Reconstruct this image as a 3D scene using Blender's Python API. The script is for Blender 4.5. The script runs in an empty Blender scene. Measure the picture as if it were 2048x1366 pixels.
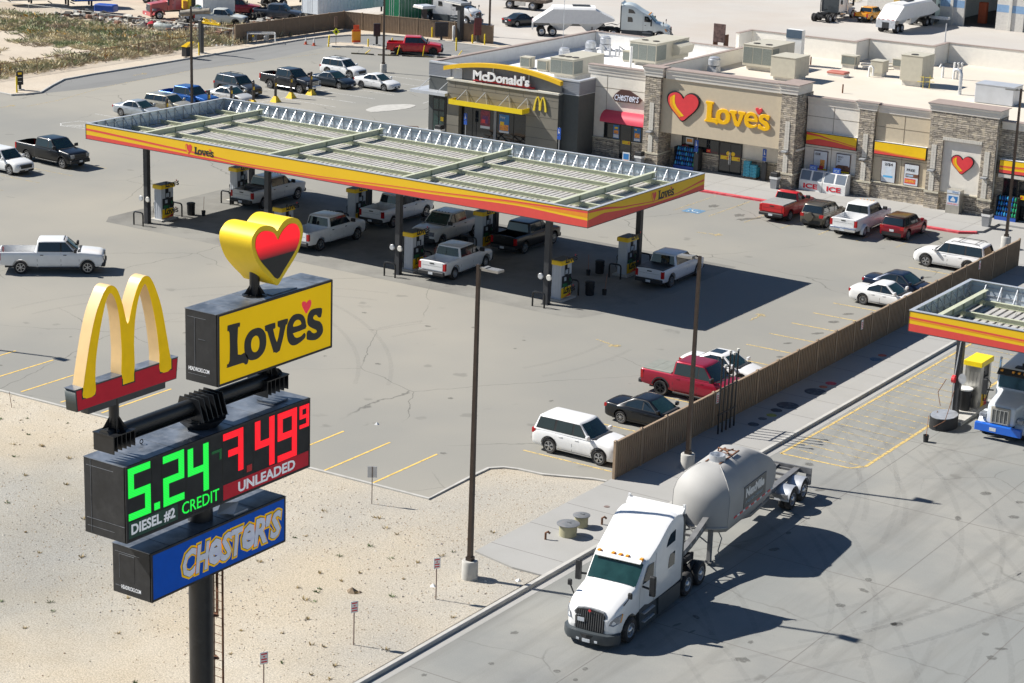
import bpy, bmesh, math, random
from math import sin, cos, pi, radians, tan, atan2, hypot
from mathutils import Vector, Matrix, noise
random.seed(7)
S = bpy.context.scene
C = S.collection
# ---------------------------------------------------------------- camera
cam = bpy.data.cameras.new("camera"); camo = bpy.data.objects.new("camera", cam); C.objects.link(camo)
S.camera = camo
CP, CR, CY = 0.28398215, -0.03399504, -0.57343423
_f = Vector((sin(CY)*cos(CP), cos(CY)*cos(CP), -sin(CP))); _r = Vector((cos(CY), -sin(CY), 0)); _d = _f.cross(_r)
_r2 = cos(CR)*_r + sin(CR)*_d; _d2 = -sin(CR)*_r + cos(CR)*_d
camo.matrix_world = Matrix(((_r2.x, -_d2.x, -_f.x, 44.97), (_r2.y, -_d2.y, -_f.y, -78.68), (_r2.z, -_d2.z, -_f.z, 33.0), (0, 0, 0, 1)))
cam.sensor_width = 36.0; cam.lens = 4162.73/2048*36; cam.clip_start = 1; cam.clip_end = 3000
# ---------------------------------------------------------------- light
SUN_EL = radians(41.5); SUN_AZ = radians(73.6)   # direction in which shadows fall, from +Y towards +X
sd = Vector((sin(SUN_AZ)*cos(SUN_EL), cos(SUN_AZ)*cos(SUN_EL), -sin(SUN_EL)))
sl = bpy.data.lights.new("sun", 'SUN'); sl.energy = 5.0; sl.angle = radians(0.5); sl.color = (1.0, 0.955, 0.885)
so = bpy.data.objects.new("sun", sl); C.objects.link(so); so.rotation_euler = sd.to_track_quat('-Z', 'Y').to_euler(); so.location = (0, 0, 60)
W = bpy.data.worlds.new("World"); S.world = W; W.use_nodes = True
nt = W.node_tree; sky = nt.nodes.new("ShaderNodeTexSky"); sky.sky_type = 'NISHITA'; sky.sun_disc = False
sky.sun_elevation = SUN_EL; sky.sun_rotation = SUN_AZ + pi; sky.dust_density = 0.1; sky.air_density = 1.0; sky.ozone_density = 5.0
nt.links.new(sky.outputs[0], nt.nodes["Background"].inputs[0]); nt.nodes["Background"].inputs[1].default_value = 0.05
S.view_settings.view_transform = 'Standard'; S.view_settings.look = 'None'; S.view_settings.gamma = 1; S.view_settings.exposure = 0.68
S.cycles.max_bounces = 5; S.cycles.diffuse_bounces = 4; S.cycles.glossy_bounces = 3; S.cycles.transparent_max_bounces = 6
S.cycles.use_denoising = True
# ---------------------------------------------------------------- materials
MATS = {}
def mat(name, col=(.5,.5,.5), rough=.6, metal=0., var=.08, scale=3., bump=0., emit=0., spec=.5, coat=0., objcol=False, dirt=None, ds=1.5):
    if name in MATS: return MATS[name]
    m = bpy.data.materials.new(name); m.use_nodes = True; t = m.node_tree; N = t.nodes; L = t.links
    b = N["Principled BSDF"]; b.inputs["Roughness"].default_value = rough; b.inputs["Metallic"].default_value = metal
    b.inputs["Specular IOR Level"].default_value = spec
    if coat: b.inputs["Coat Weight"].default_value = coat; b.inputs["Coat Roughness"].default_value = .06
    tc = N.new("ShaderNodeTexCoord"); nz = N.new("ShaderNodeTexNoise"); nz.inputs["Scale"].default_value = scale
    nz.inputs["Detail"].default_value = 5; L.new(tc.outputs["Object"], nz.inputs["Vector"])
    mr = N.new("ShaderNodeMapRange"); mr.inputs[1].default_value = .3; mr.inputs[2].default_value = .7
    mr.inputs[3].default_value = 1-var; mr.inputs[4].default_value = 1+var; L.new(nz.outputs[0], mr.inputs[0])
    mx = N.new("ShaderNodeVectorMath"); mx.operation = 'SCALE'; L.new(mr.outputs[0], mx.inputs["Scale"])
    if objcol:
        oi = N.new("ShaderNodeObjectInfo"); L.new(oi.outputs["Color"], mx.inputs[0])
    else: mx.inputs[0].default_value = col
    out = mx.outputs[0]
    if dirt:
        n2 = N.new("ShaderNodeTexNoise"); n2.inputs["Scale"].default_value = ds; n2.inputs["Detail"].default_value = 8; n2.inputs["Roughness"].default_value = .7
        L.new(tc.outputs["Object"], n2.inputs["Vector"])
        r2 = N.new("ShaderNodeMapRange"); r2.inputs[1].default_value = .5; r2.inputs[2].default_value = .75; r2.inputs[4].default_value = dirt[3]
        L.new(n2.outputs[0], r2.inputs[0]); mm = N.new("ShaderNodeMix"); mm.data_type = 'RGBA'
        L.new(r2.outputs[0], mm.inputs[0]); L.new(out, mm.inputs[6]); mm.inputs[7].default_value = (*dirt[:3], 1); out = mm.outputs[2]
    L.new(out, b.inputs["Base Color"])
    if emit:
        L.new(out, b.inputs["Emission Color"]); b.inputs["Emission Strength"].default_value = emit
    if bump:
        bp = N.new("ShaderNodeBump"); bp.inputs["Strength"].default_value = bump; bp.inputs["Distance"].default_value = .03
        L.new(nz.outputs[0], bp.inputs["Height"]); L.new(bp.outputs[0], b.inputs["Normal"])
    MATS[name] = m; return m
def nodes(m):
    return m.node_tree.nodes, m.node_tree.links, m.node_tree.nodes["Principled BSDF"]
def ground_mat(name, base, stain, stain_amt=.5, sc=.12, fine=6., crack=0., grain=.12, tint=None, streak=0., tscale=.035, bump=.25, crackscale=.09, spots=0.):
    m = bpy.data.materials.new(name); m.use_nodes = True; N, L, b = nodes(m); b.inputs["Roughness"].default_value = .9; b.inputs["Specular IOR Level"].default_value = .25
    geo = N.new("ShaderNodeNewGeometry"); pos = geo.outputs["Position"]
    def nz(scale, detail=6, rough=.6, vec=pos):
        n = N.new("ShaderNodeTexNoise"); n.inputs["Scale"].default_value = scale; n.inputs["Detail"].default_value = detail; n.inputs["Roughness"].default_value = rough
        L.new(vec, n.inputs["Vector"]); return n.outputs[0]
    def rng(x, a, c, d, e):
        r = N.new("ShaderNodeMapRange"); L.new(x, r.inputs[0])
        for i, v in zip((1, 2, 3, 4), (a, c, d, e)): r.inputs[i].default_value = v
        return r.outputs[0]
    def mixc(f, a, c, bt='MIX'):
        k = N.new("ShaderNodeMix"); k.data_type = 'RGBA'; k.blend_type = bt
        if isinstance(f, float): k.inputs[0].default_value = f
        else: L.new(f, k.inputs[0])
        for i, v in ((6, a), (7, c)):
            if isinstance(v, tuple): k.inputs[i].default_value = (*v, 1)
            else: L.new(v, k.inputs[i])
        return k.outputs[2]
    col = mixc(rng(nz(sc, 8, .65), .42, .68, 0, stain_amt), base, stain)
    if tint: col = mixc(rng(nz(tscale, 4), .45, .62, 0, .8), col, tint)
    if streak:
        mp = N.new("ShaderNodeMapping"); mp.inputs["Scale"].default_value = (1.1, .07, 1); L.new(pos, mp.inputs[0])
        col = mixc(rng(nz(.6, 6, .6, mp.outputs[0]), .5, .72, 0, streak), col, tuple(c*.55 for c in base))
    g = rng(nz(fine, 4, .8), .3, .7, 1-grain, 1+grain)
    col2 = N.new("ShaderNodeVectorMath"); col2.operation = 'SCALE'; L.new(col, col2.inputs[0]); L.new(g, col2.inputs["Scale"]); col = col2.outputs[0]
    if crack:
        dd = N.new("ShaderNodeVectorMath"); dd.operation = 'ADD'; nn = N.new("ShaderNodeTexNoise"); nn.inputs["Scale"].default_value = .5; nn.inputs["Detail"].default_value = 5; L.new(pos, nn.inputs["Vector"])
        L.new(pos, dd.inputs[0]); L.new(nn.outputs[1], dd.inputs[1])
        v = N.new("ShaderNodeTexVoronoi"); v.feature = 'DISTANCE_TO_EDGE'; v.inputs["Scale"].default_value = crackscale; L.new(dd.outputs[0], v.inputs["Vector"])
        mk = N.new("ShaderNodeMath"); mk.operation = 'MULTIPLY'; L.new(rng(v.outputs[0], 0, .0035, crack, 0), mk.inputs[0]); L.new(rng(nz(.07, 3), .48, .56, 0, 1), mk.inputs[1])
        col = mixc(mk.outputs[0], col, tuple(c*.35 for c in base))
    if spots:
        v = N.new("ShaderNodeTexVoronoi"); v.inputs["Scale"].default_value = .45; v.inputs["Randomness"].default_value = 1; 
        dd = N.new("ShaderNodeVectorMath"); dd.operation = 'ADD'; nn = N.new("ShaderNodeTexNoise"); nn.inputs["Scale"].default_value = 1.4; L.new(pos, nn.inputs["Vector"]); L.new(pos, dd.inputs[0]); L.new(nn.outputs[1], dd.inputs[1]); L.new(dd.outputs[0], v.inputs["Vector"])
        mk = N.new("ShaderNodeMath"); mk.operation = 'MULTIPLY'; L.new(rng(v.outputs[0], .1, .17, spots, 0), mk.inputs[0]); L.new(rng(nz(.16, 3), .5, .56, 0, 1), mk.inputs[1])
        col = mixc(mk.outputs[0], col, tuple(c*.45 for c in base))
    L.new(col, b.inputs["Base Color"])
    if bump:
        bp = N.new("ShaderNodeBump"); bp.inputs["Strength"].default_value = bump; bp.inputs["Distance"].default_value = .05
        L.new(nz(fine, 5, .8), bp.inputs["Height"]); L.new(bp.outputs[0], b.inputs["Normal"])
    MATS[name] = m; return m
M = {}
M['blk'] = mat("black_metal", (.012,.013,.015), .35, var=.3)
M['blkflat'] = mat("black_plastic", (.018,.019,.021), .6, var=.3, dirt=(.07,.07,.07,.45), ds=1.1)
M['dkgrey'] = mat("dark_grey_paint", (.05,.052,.056), .5)
M['grey'] = mat("grey_paint", (.28,.29,.30), .5)
M['ltgrey'] = mat("light_grey_metal", (.55,.57,.6), .4, .3, scale=1.)
M['galv'] = mat("galvanised_steel", (.55,.57,.6), .45, .6, var=.15)
M['chrome'] = mat("chrome", (.75,.77,.8), .12, 1., var=.02)
M['alu'] = mat("aluminium", (.62,.64,.66), .34, .9, var=.06, scale=1.5)
M['white'] = mat("white_paint", (.78,.78,.76), .45, dirt=(.45,.42,.37,.25))
M['offwhite'] = mat("off_white_paint", (.62,.60,.55), .6)
M['yel'] = mat("yellow_paint", (.88,.56,.01), .4, var=.04)
M['red'] = mat("red_paint", (.72,.05,.06), .42, var=.05)
M['signred'] = mat("sign_red", (.52,.018,.035), .55, var=.05, emit=.08, spec=.2)  # slight emission added to lift this red where it stands in shade
M['rust'] = mat("rusty_metal", (.16,.07,.035), .8, var=.35, scale=6)
M['rubber'] = mat("tyre_rubber", (.022,.022,.023), .85, var=.3, dirt=(.16,.14,.12,.5), ds=4)
M['glass'] = mat("dark_window_glass", (.012,.02,.025), .04, 0, var=.1, spec=.9)
M['glassgreen'] = mat("tinted_windscreen_glass", (.014,.045,.042), .05, 0, var=.25, scale=2.2, spec=.9)
M['glassblue'] = mat("store_window_glass", (.012,.016,.02), .06, 0, var=.4, scale=.8, spec=.8)
M['conc'] = mat("concrete", (.44,.43,.40), .85, var=.1, scale=2, bump=.1, dirt=(.3,.28,.25,.4))
M['wood'] = mat("wood_post", (.20,.15,.11), .8, var=.2, scale=8)
M['paint'] = mat("car_paint", rough=.28, objcol=True, var=.03, coat=.5, dirt=(.36,.33,.28,.10), ds=.8)
M['paintm'] = mat("metallic_car_paint", rough=.32, metal=.35, objcol=True, var=.04, coat=.5)
M['hl'] = mat("headlight_glass", (.26,.28,.31), .1, .3, var=.3, scale=9)
M['tl'] = mat("red_lamp_glass", (.42,.01,.012), .15, var=.2, scale=7)
M['amber'] = mat("amber_lamp_glass", (.8,.32,.02), .2)
M['plate'] = mat("number_plate_face", (.6,.63,.66), .4, var=.25, scale=30)
M['blue'] = mat("blue_paint", (.02,.09,.42), .4)
M['sagebeam'] = mat("pale_green_steel", (.50,.52,.38), .55, var=.05, scale=1.2, dirt=(.32,.30,.22,.25))
# ---------------------------------------------------------------- object helpers
def tag(o, label, cat, group=None):
    o['label'] = label; o['category'] = cat
    if group: o['group'] = group
    return o
def empty(name, loc=(0,0,0), rz=0., label=None, cat=None, group=None):
    o = bpy.data.objects.new(name, None); C.objects.link(o); o.location = loc; o.rotation_euler = (0, 0, rz); o.empty_display_size = .2
    if label: tag(o, label, cat, group)
    return o
def link(name, me, parent=None, mats=None):
    o = bpy.data.objects.new(name, me); C.objects.link(o)
    if parent is not None: o.parent = parent
    if mats:
        for m in (mats if isinstance(mats, (list, tuple)) else [mats]): me.materials.append(m)
    return o
def struct(o): o['kind'] = 'structure'; return o
class MB:
    """collects shapes into one mesh"""
    def __init__(s): s.v = []; s.f = []; s.m = []
    def add(s, vs, fs, m=0, mx=None):
        n = len(s.v)
        s.v += [tuple(mx @ Vector(v)) for v in vs] if mx is not None else [tuple(v) for v in vs]
        s.f += [tuple(i+n for i in f) for f in fs]; s.m += [m]*len(fs); return s
    def box(s, x0, x1, y0, y1, z0, z1, m=0, mx=None):
        return s.add([(x0,y0,z0),(x1,y0,z0),(x1,y1,z0),(x0,y1,z0),(x0,y0,z1),(x1,y0,z1),(x1,y1,z1),(x0,y1,z1)],
                     [(0,3,2,1),(4,5,6,7),(0,1,5,4),(1,2,6,5),(2,3,7,6),(3,0,4,7)], m, mx)
    def bbox(s, x0, x1, y0, y1, z0, z1, r=.03, m=0, mx=None):   # box with chamfered vertical and top edges
        def ring(d, z): return [(x0+r+d,y0+d,z),(x1-r-d,y0+d,z),(x1-d,y0+r+d,z),(x1-d,y1-r-d,z),(x1-r-d,y1-d,z),(x0+r+d,y1-d,z),(x0+d,y1-r-d,z),(x0+d,y0+r+d,z)]
        return s.loft([ring(0, z0), ring(0, z1-r), ring(r*.7, z1)], m, True, mx)
    def loft(s, rings, m=0, caps=True, mx=None, closed=True):
        n = len(rings[0]); vs = [p for r in rings for p in r]; fs = []
        for i in range(len(rings)-1):
            for j in range(n if closed else n-1):
                a = i*n+j; b = i*n+(j+1) % n; fs.append((a, b, b+n, a+n))
        if caps: fs.append(tuple(reversed(range(n)))); fs.append(tuple(range((len(rings)-1)*n, len(rings)*n)))
        return s.add(vs, fs, m, mx)
    def bar(s, p, q, w, h, m=0, up=(0,0,1)):
        p = Vector(p); q = Vector(q); d = (q-p).normalized(); u = Vector(up)
        if abs(d.dot(u)) > .98: u = Vector((1,0,0))
        a = d.cross(u).normalized()*w/2; b = a.cross(d).normalized()*h/2
        return s.loft([[c-a-b, c+a-b, c+a+b, c-a+b] for c in (p, q)], m)
    def tube(s, pts, r, n=8, m=0, caps=True):
        pts = [Vector(p) for p in pts]; rings = []; rr = r if isinstance(r, (list, tuple)) else [r]*len(pts); pu = None
        for i, p in enumerate(pts):
            d = (pts[min(i+1, len(pts)-1)]-pts[max(i-1, 0)]).normalized()
            if pu is None: u = Vector((0,0,1)) if abs(d.z) < .9 else Vector((1,0,0)); pu = (u-d*d.dot(u)).normalized()
            pu = (pu-d*d.dot(pu)).normalized(); w = d.cross(pu)
            rings.append([p+(pu*cos(2*pi*k/n)+w*sin(2*pi*k/n))*rr[i] for k in range(n)])
        return s.loft(rings, m, caps)
    def lathe(s, prof, n=16, m=0, mx=None, axis='z', caps=True):
        rings = []
        for r, h in prof:
            if axis == 'z': rings.append([(r*cos(2*pi*k/n), r*sin(2*pi*k/n), h) for k in range(n)])
            elif axis == 'y': rings.append([(r*sin(2*pi*k/n), h, r*cos(2*pi*k/n)) for k in range(n)])
            else: rings.append([(h, r*cos(2*pi*k/n), r*sin(2*pi*k/n)) for k in range(n)])
        return s.loft(rings, m, caps, mx)
    def prism(s, poly, z0, z1, m=0, mx=None):
        return s.loft([[(x,y,z0) for x,y in poly], [(x,y,z1) for x,y in poly]], m, True, mx)
    def quad(s, a, b, c, d, m=0): return s.add([a,b,c,d], [(0,1,2,3)], m)
    def mesh(s, name, smooth=None):
        me = bpy.data.meshes.new(name); me.from_pydata(s.v, [], s.f); me.polygons.foreach_set("material_index", s.m)
        bm = bmesh.new(); bm.from_mesh(me); bmesh.ops.recalc_face_normals(bm, faces=bm.faces); bm.to_mesh(me); bm.free()
        if smooth: shade(me, smooth)
        return me
    def build(s, name, mats, parent=None, smooth=None):
        return link(name, s.mesh(name, smooth), parent, mats)
def shade(me, ang=35):
    me.polygons.foreach_set("use_smooth", [True]*len(me.polygons)); me.set_sharp_from_angle(angle=radians(ang))
def frame(o, u, v):
    u = Vector(u).normalized(); v = Vector(v).normalized(); n = u.cross(v)
    return Matrix(((u.x, v.x, n.x, o[0]), (u.y, v.y, n.y, o[1]), (u.z, v.z, n.z, o[2]), (0,0,0,1)))
def FY(x, y, z): return frame((x, y, z), (1,0,0), (0,0,1))       # faces -Y
def FX(x, y, z): return frame((x, y, z), (0,1,0), (0,0,1))       # faces +X
def FXn(x, y, z): return frame((x, y, z), (0,-1,0), (0,0,1))     # faces -X
def curve_mesh(cu, name, mx=None, fit=None, align=False):
    ob = bpy.data.objects.new("t", cu); C.objects.link(ob)
    dg = bpy.context.evaluated_depsgraph_get(); me = bpy.data.meshes.new_from_object(ob.evaluated_get(dg)); bpy.data.objects.remove(ob); me.name = name
    if fit:
        xs = [v.co.x for v in me.vertices]; ys = [v.co.y for v in me.vertices]
        x0, x1, y0, y1 = min(xs), max(xs), min(ys), max(ys); w, h = fit
        kx = w/(x1-x0); ky = h/(y1-y0)
        for v in me.vertices: v.co.x = (v.co.x-x0)*kx; v.co.y = (v.co.y-y0)*ky
    if mx is not None: me.transform(mx)
    return me
def text(name, s, mx, w, h, m, parent, ext=.01, bold=.0, shear=0.):
    """lettering filling a w x h box whose lower left corner is the origin of mx"""
    cu = bpy.data.curves.new(name, 'FONT'); cu.body = s; cu.extrude = ext; cu.offset = bold; cu.resolution_u = 3; cu.shear = shear
    me = curve_mesh(cu, name, mx @ Matrix.Translation((0,0,ext)), (w, h)); bpy.data.curves.remove(cu)
    return link(name, me, parent, m)
def shape(name, loops, mx, m, parent, depth=.02, bevel=0.):
    """flat figure with outline loops (holes allowed), standing depth proud of the plane of mx"""
    cu = bpy.data.curves.new(name, 'CURVE'); cu.dimensions = '2D'; cu.fill_mode = 'BOTH'; cu.extrude = depth/2-bevel; cu.bevel_depth = bevel; cu.bevel_resolution = 1
    if bevel: cu.offset = -bevel
    for lp in loops:
        sp = cu.splines.new('POLY'); sp.points.add(len(lp)-1); sp.use_cyclic_u = True
        for p, q in zip(sp.points, lp): p.co = (q[0], q[1], 0, 1)
    me = curve_mesh(cu, name, mx @ Matrix.Translation((0,0,depth/2))); bpy.data.curves.remove(cu)
    return link(name, me, parent, m)
def sm(pts, n=3):
    """closed Catmull-Rom smoothing of an outline"""
    o = []; k = len(pts)
    for i in range(k):
        a, b, c, d = (pts[(i+j-1) % k] for j in range(4))
        for t in range(n):
            t = t/n; o.append(tuple(.5*((2*b[q])+(c[q]-a[q])*t+(2*a[q]-5*b[q]+4*c[q]-d[q])*t*t+(3*b[q]-a[q]-3*c[q]+d[q])*t**3) for q in (0, 1)))
    return o
def dup(o, parent=None):
    """copy a thing with its parts and sub-parts"""
    c = o.copy(); C.objects.link(c); c.parent = parent
    for ch in o.children: dup(ch, c)
    return c
HEART = [(0,.30),(.06,.40),(.17,.49),(.30,.50),(.42,.44),(.49,.33),(.50,.20),(.46,.05),(.36,-.12),(.2,-.3),(0,-.5),(-.2,-.3),(-.36,-.12),(-.46,.05),(-.50,.20),(-.49,.33),(-.42,.44),(-.30,.50),(-.17,.49),(-.06,.40)]
def heart(w, h, cx=0, cy=0): return [(x*w+cx, y*h+cy) for x, y in HEART]
# outlines of the lettering and emblems, metres
LV = {}
LV['L'] = [(0.03,1.45),(0.04,1.51),(0.10,1.52),(0.59,1.50),(0.64,1.46),(0.63,1.38),(0.59,1.34),(0.54,1.33),(0.53,0.44),(0.86,0.43),(1.05,0.20),(1.02,0.05),(0.96,0.01),(0.86,0.03),(0.77,0.10),(0.03,0.11),(0.00,0.15),(0.01,0.23),(0.13,0.33),(0.13,1.25),(0.03,1.33)]
LV['o'] = [(0.85,0.69),(0.90,0.88),(1.05,1.04),(1.24,1.12),(1.54,1.12),(1.75,1.03),(1.90,0.86),(1.95,0.67),(1.94,0.44),(1.85,0.25),(1.68,0.13),(1.49,0.07),(1.24,0.08),(1.07,0.14),(0.92,0.30),(0.86,0.49)]
LV['oh'] = [(1.41,0.88),(1.54,0.82),(1.61,0.66),(1.60,0.46),(1.51,0.34),(1.38,0.32),(1.26,0.38),(1.19,0.53),(1.19,0.70),(1.26,0.83)]
LV['v'] = [(1.89,1.07),(1.92,1.11),(2.35,1.11),(2.41,1.08),(2.42,0.94),(2.37,0.90),(2.31,0.88),(2.50,0.40),(2.65,0.83),(2.64,0.88),(2.54,0.95),(2.54,1.10),(2.60,1.12),(3.00,1.11),(3.07,1.08),(3.05,0.96),(3.00,0.90),(2.95,0.88),(2.65,0.09),(2.35,0.10),(2.31,0.14),(2.03,0.83),(1.97,0.90),(1.90,0.94)]
LV['e'] = [(3.01,0.64),(3.04,0.87),(3.16,1.04),(3.35,1.16),(3.62,1.15),(3.84,1.06),(3.97,0.90),(4.02,0.71),(4.00,0.55),(3.36,0.53),(3.36,0.49),(3.43,0.38),(3.58,0.32),(3.80,0.34),(3.92,0.41),(3.98,0.38),(4.01,0.30),(3.94,0.21),(3.72,0.13),(3.49,0.09),(3.29,0.12),(3.14,0.23),(3.05,0.40)]
LV['eh'] = [(3.35,0.75),(3.38,0.88),(3.51,0.95),(3.67,0.92),(3.76,0.83),(3.75,0.74)]
LV['s'] = [(4.89,1.06),(4.85,0.82),(4.80,0.77),(4.68,0.80),(4.59,0.90),(4.48,0.91),(4.41,0.86),(4.42,0.80),(4.52,0.73),(4.75,0.64),(4.89,0.50),(4.95,0.33),(4.92,0.19),(4.76,0.07),(4.53,0.03),(4.30,0.07),(4.12,0.13),(4.07,0.18),(4.07,0.37),(4.13,0.44),(4.21,0.44),(4.28,0.40),(4.35,0.33),(4.46,0.28),(4.57,0.28),(4.62,0.31),(4.57,0.38),(4.39,0.47),(4.18,0.60),(4.10,0.75),(4.11,0.93),(4.18,1.06),(4.32,1.14),(4.52,1.14),(4.70,1.12)]
LV['h'] = [(4.03,1.07),(3.89,1.25),(3.81,1.39),(3.82,1.50),(3.91,1.52),(4.00,1.48),(4.04,1.43),(4.11,1.48),(4.21,1.51),(4.28,1.47),(4.30,1.36),(4.25,1.25),(4.13,1.14)]
ARCH = [(0.00,0.01),(0.06,0.45),(0.20,1.06),(0.40,1.83),(0.63,2.48),(0.86,2.89),(1.08,3.18),(1.28,3.24),(1.47,3.15),(1.61,2.95),(1.79,2.48),(1.97,1.89),(2.18,2.43),(2.39,2.89),(2.60,3.17),(2.83,3.23),(3.03,3.11),(3.25,2.72),(3.49,2.09),(3.68,1.24),(3.79,0.70),(3.88,0.01),(3.38,0.02),(3.36,0.57),(3.27,1.33),(3.15,1.94),(2.99,2.52),(2.82,2.93),(2.72,2.98),(2.57,2.80),(2.43,2.49),(2.29,1.91),(2.23,1.20),(2.20,0.21),(1.69,0.20),(1.69,1.10),(1.63,2.05),(1.50,2.65),(1.34,2.95),(1.20,3.00),(1.05,2.78),(0.92,2.42),(0.76,1.89),(0.59,1.15),(0.53,0.52),(0.50,-0.01)]
H_OUT = [(-0.00,1.84),(0.12,1.96),(0.33,2.10),(0.56,2.16),(0.84,2.13),(1.08,2.04),(1.25,1.85),(1.33,1.63),(1.29,1.37),(1.15,1.06),(0.95,0.80),(0.60,0.49),(0.26,0.20),(0.00,-0.00),(-0.28,0.24),(-0.58,0.50),(-0.91,0.83),(-1.10,1.10),(-1.23,1.39),(-1.29,1.64),(-1.26,1.83),(-1.13,1.98),(-0.94,2.10),(-0.74,2.13),(-0.51,2.11),(-0.28,2.04),(-0.11,1.94)]
H_IN = [(0.01,1.54),(0.12,1.67),(0.29,1.82),(0.53,1.94),(0.73,1.96),(0.94,1.90),(1.09,1.74),(1.15,1.55),(1.10,1.29),(0.94,1.03),(0.67,0.77),(0.33,0.47),(0.00,0.22),(-0.41,0.57),(-0.74,0.88),(-0.94,1.12),(-1.07,1.38),(-1.12,1.57),(-1.07,1.80),(-0.92,1.92),(-0.74,1.96),(-0.51,1.93),(-0.28,1.85),(-0.13,1.74)]
# ================================================================ SETTING
ground_mat('dirt', (.50,.43,.34), (.40,.34,.27), .7, .25, 9, grain=.18, tint=(.56,.50,.41), tscale=.05, bump=.5)
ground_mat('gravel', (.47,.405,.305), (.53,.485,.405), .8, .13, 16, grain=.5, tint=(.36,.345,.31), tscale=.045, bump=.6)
ground_mat('asph', (.255,.250,.226), (.225,.225,.212), .5, .10, 30, crack=.75, grain=.12, tint=(.325,.306,.262), tscale=.028, bump=.2, spots=.35)
ground_mat('lane', (.225,.226,.22), (.185,.187,.183), .6, .12, 30, crack=.5, grain=.12, streak=.35, bump=.2)
ground_mat('slab', (.255,.25,.228), (.12,.116,.108), .75, .16, 20, crack=.3, grain=.1, bump=.15, spots=.5)
ground_mat('truckc', (.29,.286,.262), (.185,.192,.19), .75, .13, 20, crack=.5, grain=.10, tint=(.225,.235,.228), tscale=.06, streak=.6, bump=.15, spots=.5, crackscale=.07)
ground_mat('walk', (.345,.34,.325), (.30,.295,.275), .5, .3, 20, grain=.05, bump=.1)
ground_mat('yard', (.47,.445,.41), (.42,.395,.365), .6, .1, 16, grain=.15, tint=(.44,.385,.33), tscale=.03, bump=.3)
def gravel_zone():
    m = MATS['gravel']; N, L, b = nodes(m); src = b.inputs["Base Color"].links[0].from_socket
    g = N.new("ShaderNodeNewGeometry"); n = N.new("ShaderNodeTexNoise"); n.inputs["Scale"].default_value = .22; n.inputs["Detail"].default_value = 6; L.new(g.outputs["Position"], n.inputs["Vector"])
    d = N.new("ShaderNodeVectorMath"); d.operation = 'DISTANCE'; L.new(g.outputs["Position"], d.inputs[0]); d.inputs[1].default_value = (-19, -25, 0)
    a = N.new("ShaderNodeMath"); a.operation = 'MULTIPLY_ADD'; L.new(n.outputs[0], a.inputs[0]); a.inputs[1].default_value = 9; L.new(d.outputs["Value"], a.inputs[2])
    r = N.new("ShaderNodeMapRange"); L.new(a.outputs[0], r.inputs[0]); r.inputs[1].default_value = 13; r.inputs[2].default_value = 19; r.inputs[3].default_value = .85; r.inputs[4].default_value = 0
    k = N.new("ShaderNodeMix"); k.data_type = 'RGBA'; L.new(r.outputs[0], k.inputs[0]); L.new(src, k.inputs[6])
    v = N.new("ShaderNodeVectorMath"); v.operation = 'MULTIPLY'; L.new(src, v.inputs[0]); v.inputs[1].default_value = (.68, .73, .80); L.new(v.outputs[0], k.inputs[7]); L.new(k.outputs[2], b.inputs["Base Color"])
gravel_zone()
def line_mat(name, col, wear, amax=1.):
    m = mat(name, col, .75, var=.15); N, L, b = nodes(m)
    g = N.new("ShaderNodeNewGeometry"); n = N.new("ShaderNodeTexNoise"); n.inputs["Scale"].default_value = 5; n.inputs["Detail"].default_value = 9; n.inputs["Roughness"].default_value = .8
    L.new(g.outputs["Position"], n.inputs["Vector"]); r = N.new("ShaderNodeMapRange"); r.inputs[1].default_value = wear-.07; r.inputs[2].default_value = wear+.07; r.inputs[4].default_value = amax; L.new(n.outputs[0], r.inputs[0]); L.new(r.outputs[0], b.inputs["Alpha"])
    return m
YL = line_mat("worn_yellow_marking", (.75,.50,.12), .40); YM = line_mat("fading_yellow_marking", (.62,.45,.16), .44); YF = line_mat("faded_yellow_marking", (.62,.47,.2), .52)
WL = line_mat("worn_white_marking", (.62,.62,.60), .46); BL = line_mat("worn_blue_marking", (.12,.26,.42), .45)
RC = mat("red_kerb_paint", (.55,.06,.08), .7, var=.15, dirt=(.45,.3,.28,.6), ds=3)
def sheet(name, poly, z, m, thick=0.):
    mb = MB()
    if thick: mb.prism(poly, z-thick, z)
    else: mb.add([(x, y, z) for x, y in poly], [tuple(range(len(poly)))])
    return struct(mb.build(name, m))
sheet('ground', [(-900,-500),(700,-500),(700,1200),(-900,1200)], -.03, MATS['dirt'])
lot = [(-.05,-.3),(-.8,-.4),(-2.99,-1.35),(-4.2,-1.45),(-4.9,-1.65),(-5.37,-2.2),(-5.36,-3.55),(-5.19,-7.2),(-11.9,-7.35),(-24.8,-7.9),(-31.6,-8.1),(-60,-9),(-160,-12),(-160,49),(-99,51.5),(-97,53.5),(-95.3,53.4),(-94.6,54.4),(-94.3,56.2),(-96.3,59.6),(-98.0,62.8),(-98.3,67),(-98.35,75),(-98.6,85),(-98.8,91.7),(-99,99.4),(-98.6,103),(-97.6,106),(-96.1,108),(-94.5,109.2),(-92,109.9),(-88,110.1),(-80,110.3),(-74,110.4),(-74,105),(-70,92),(-45,92),(-45,66),(0,66),(0,0)]
sheet('parking_lot', lot, 0, MATS['asph'])
TS = 0
sheet('fuelling_slab', [(-54.9,24),(-54,22.8),(-17.2,22.6),(-16,23),(-15.5,24.5),(-14.5,31.5),(-14.6,40.3),(-55,40.3)], .004, MATS['slab'])
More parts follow.
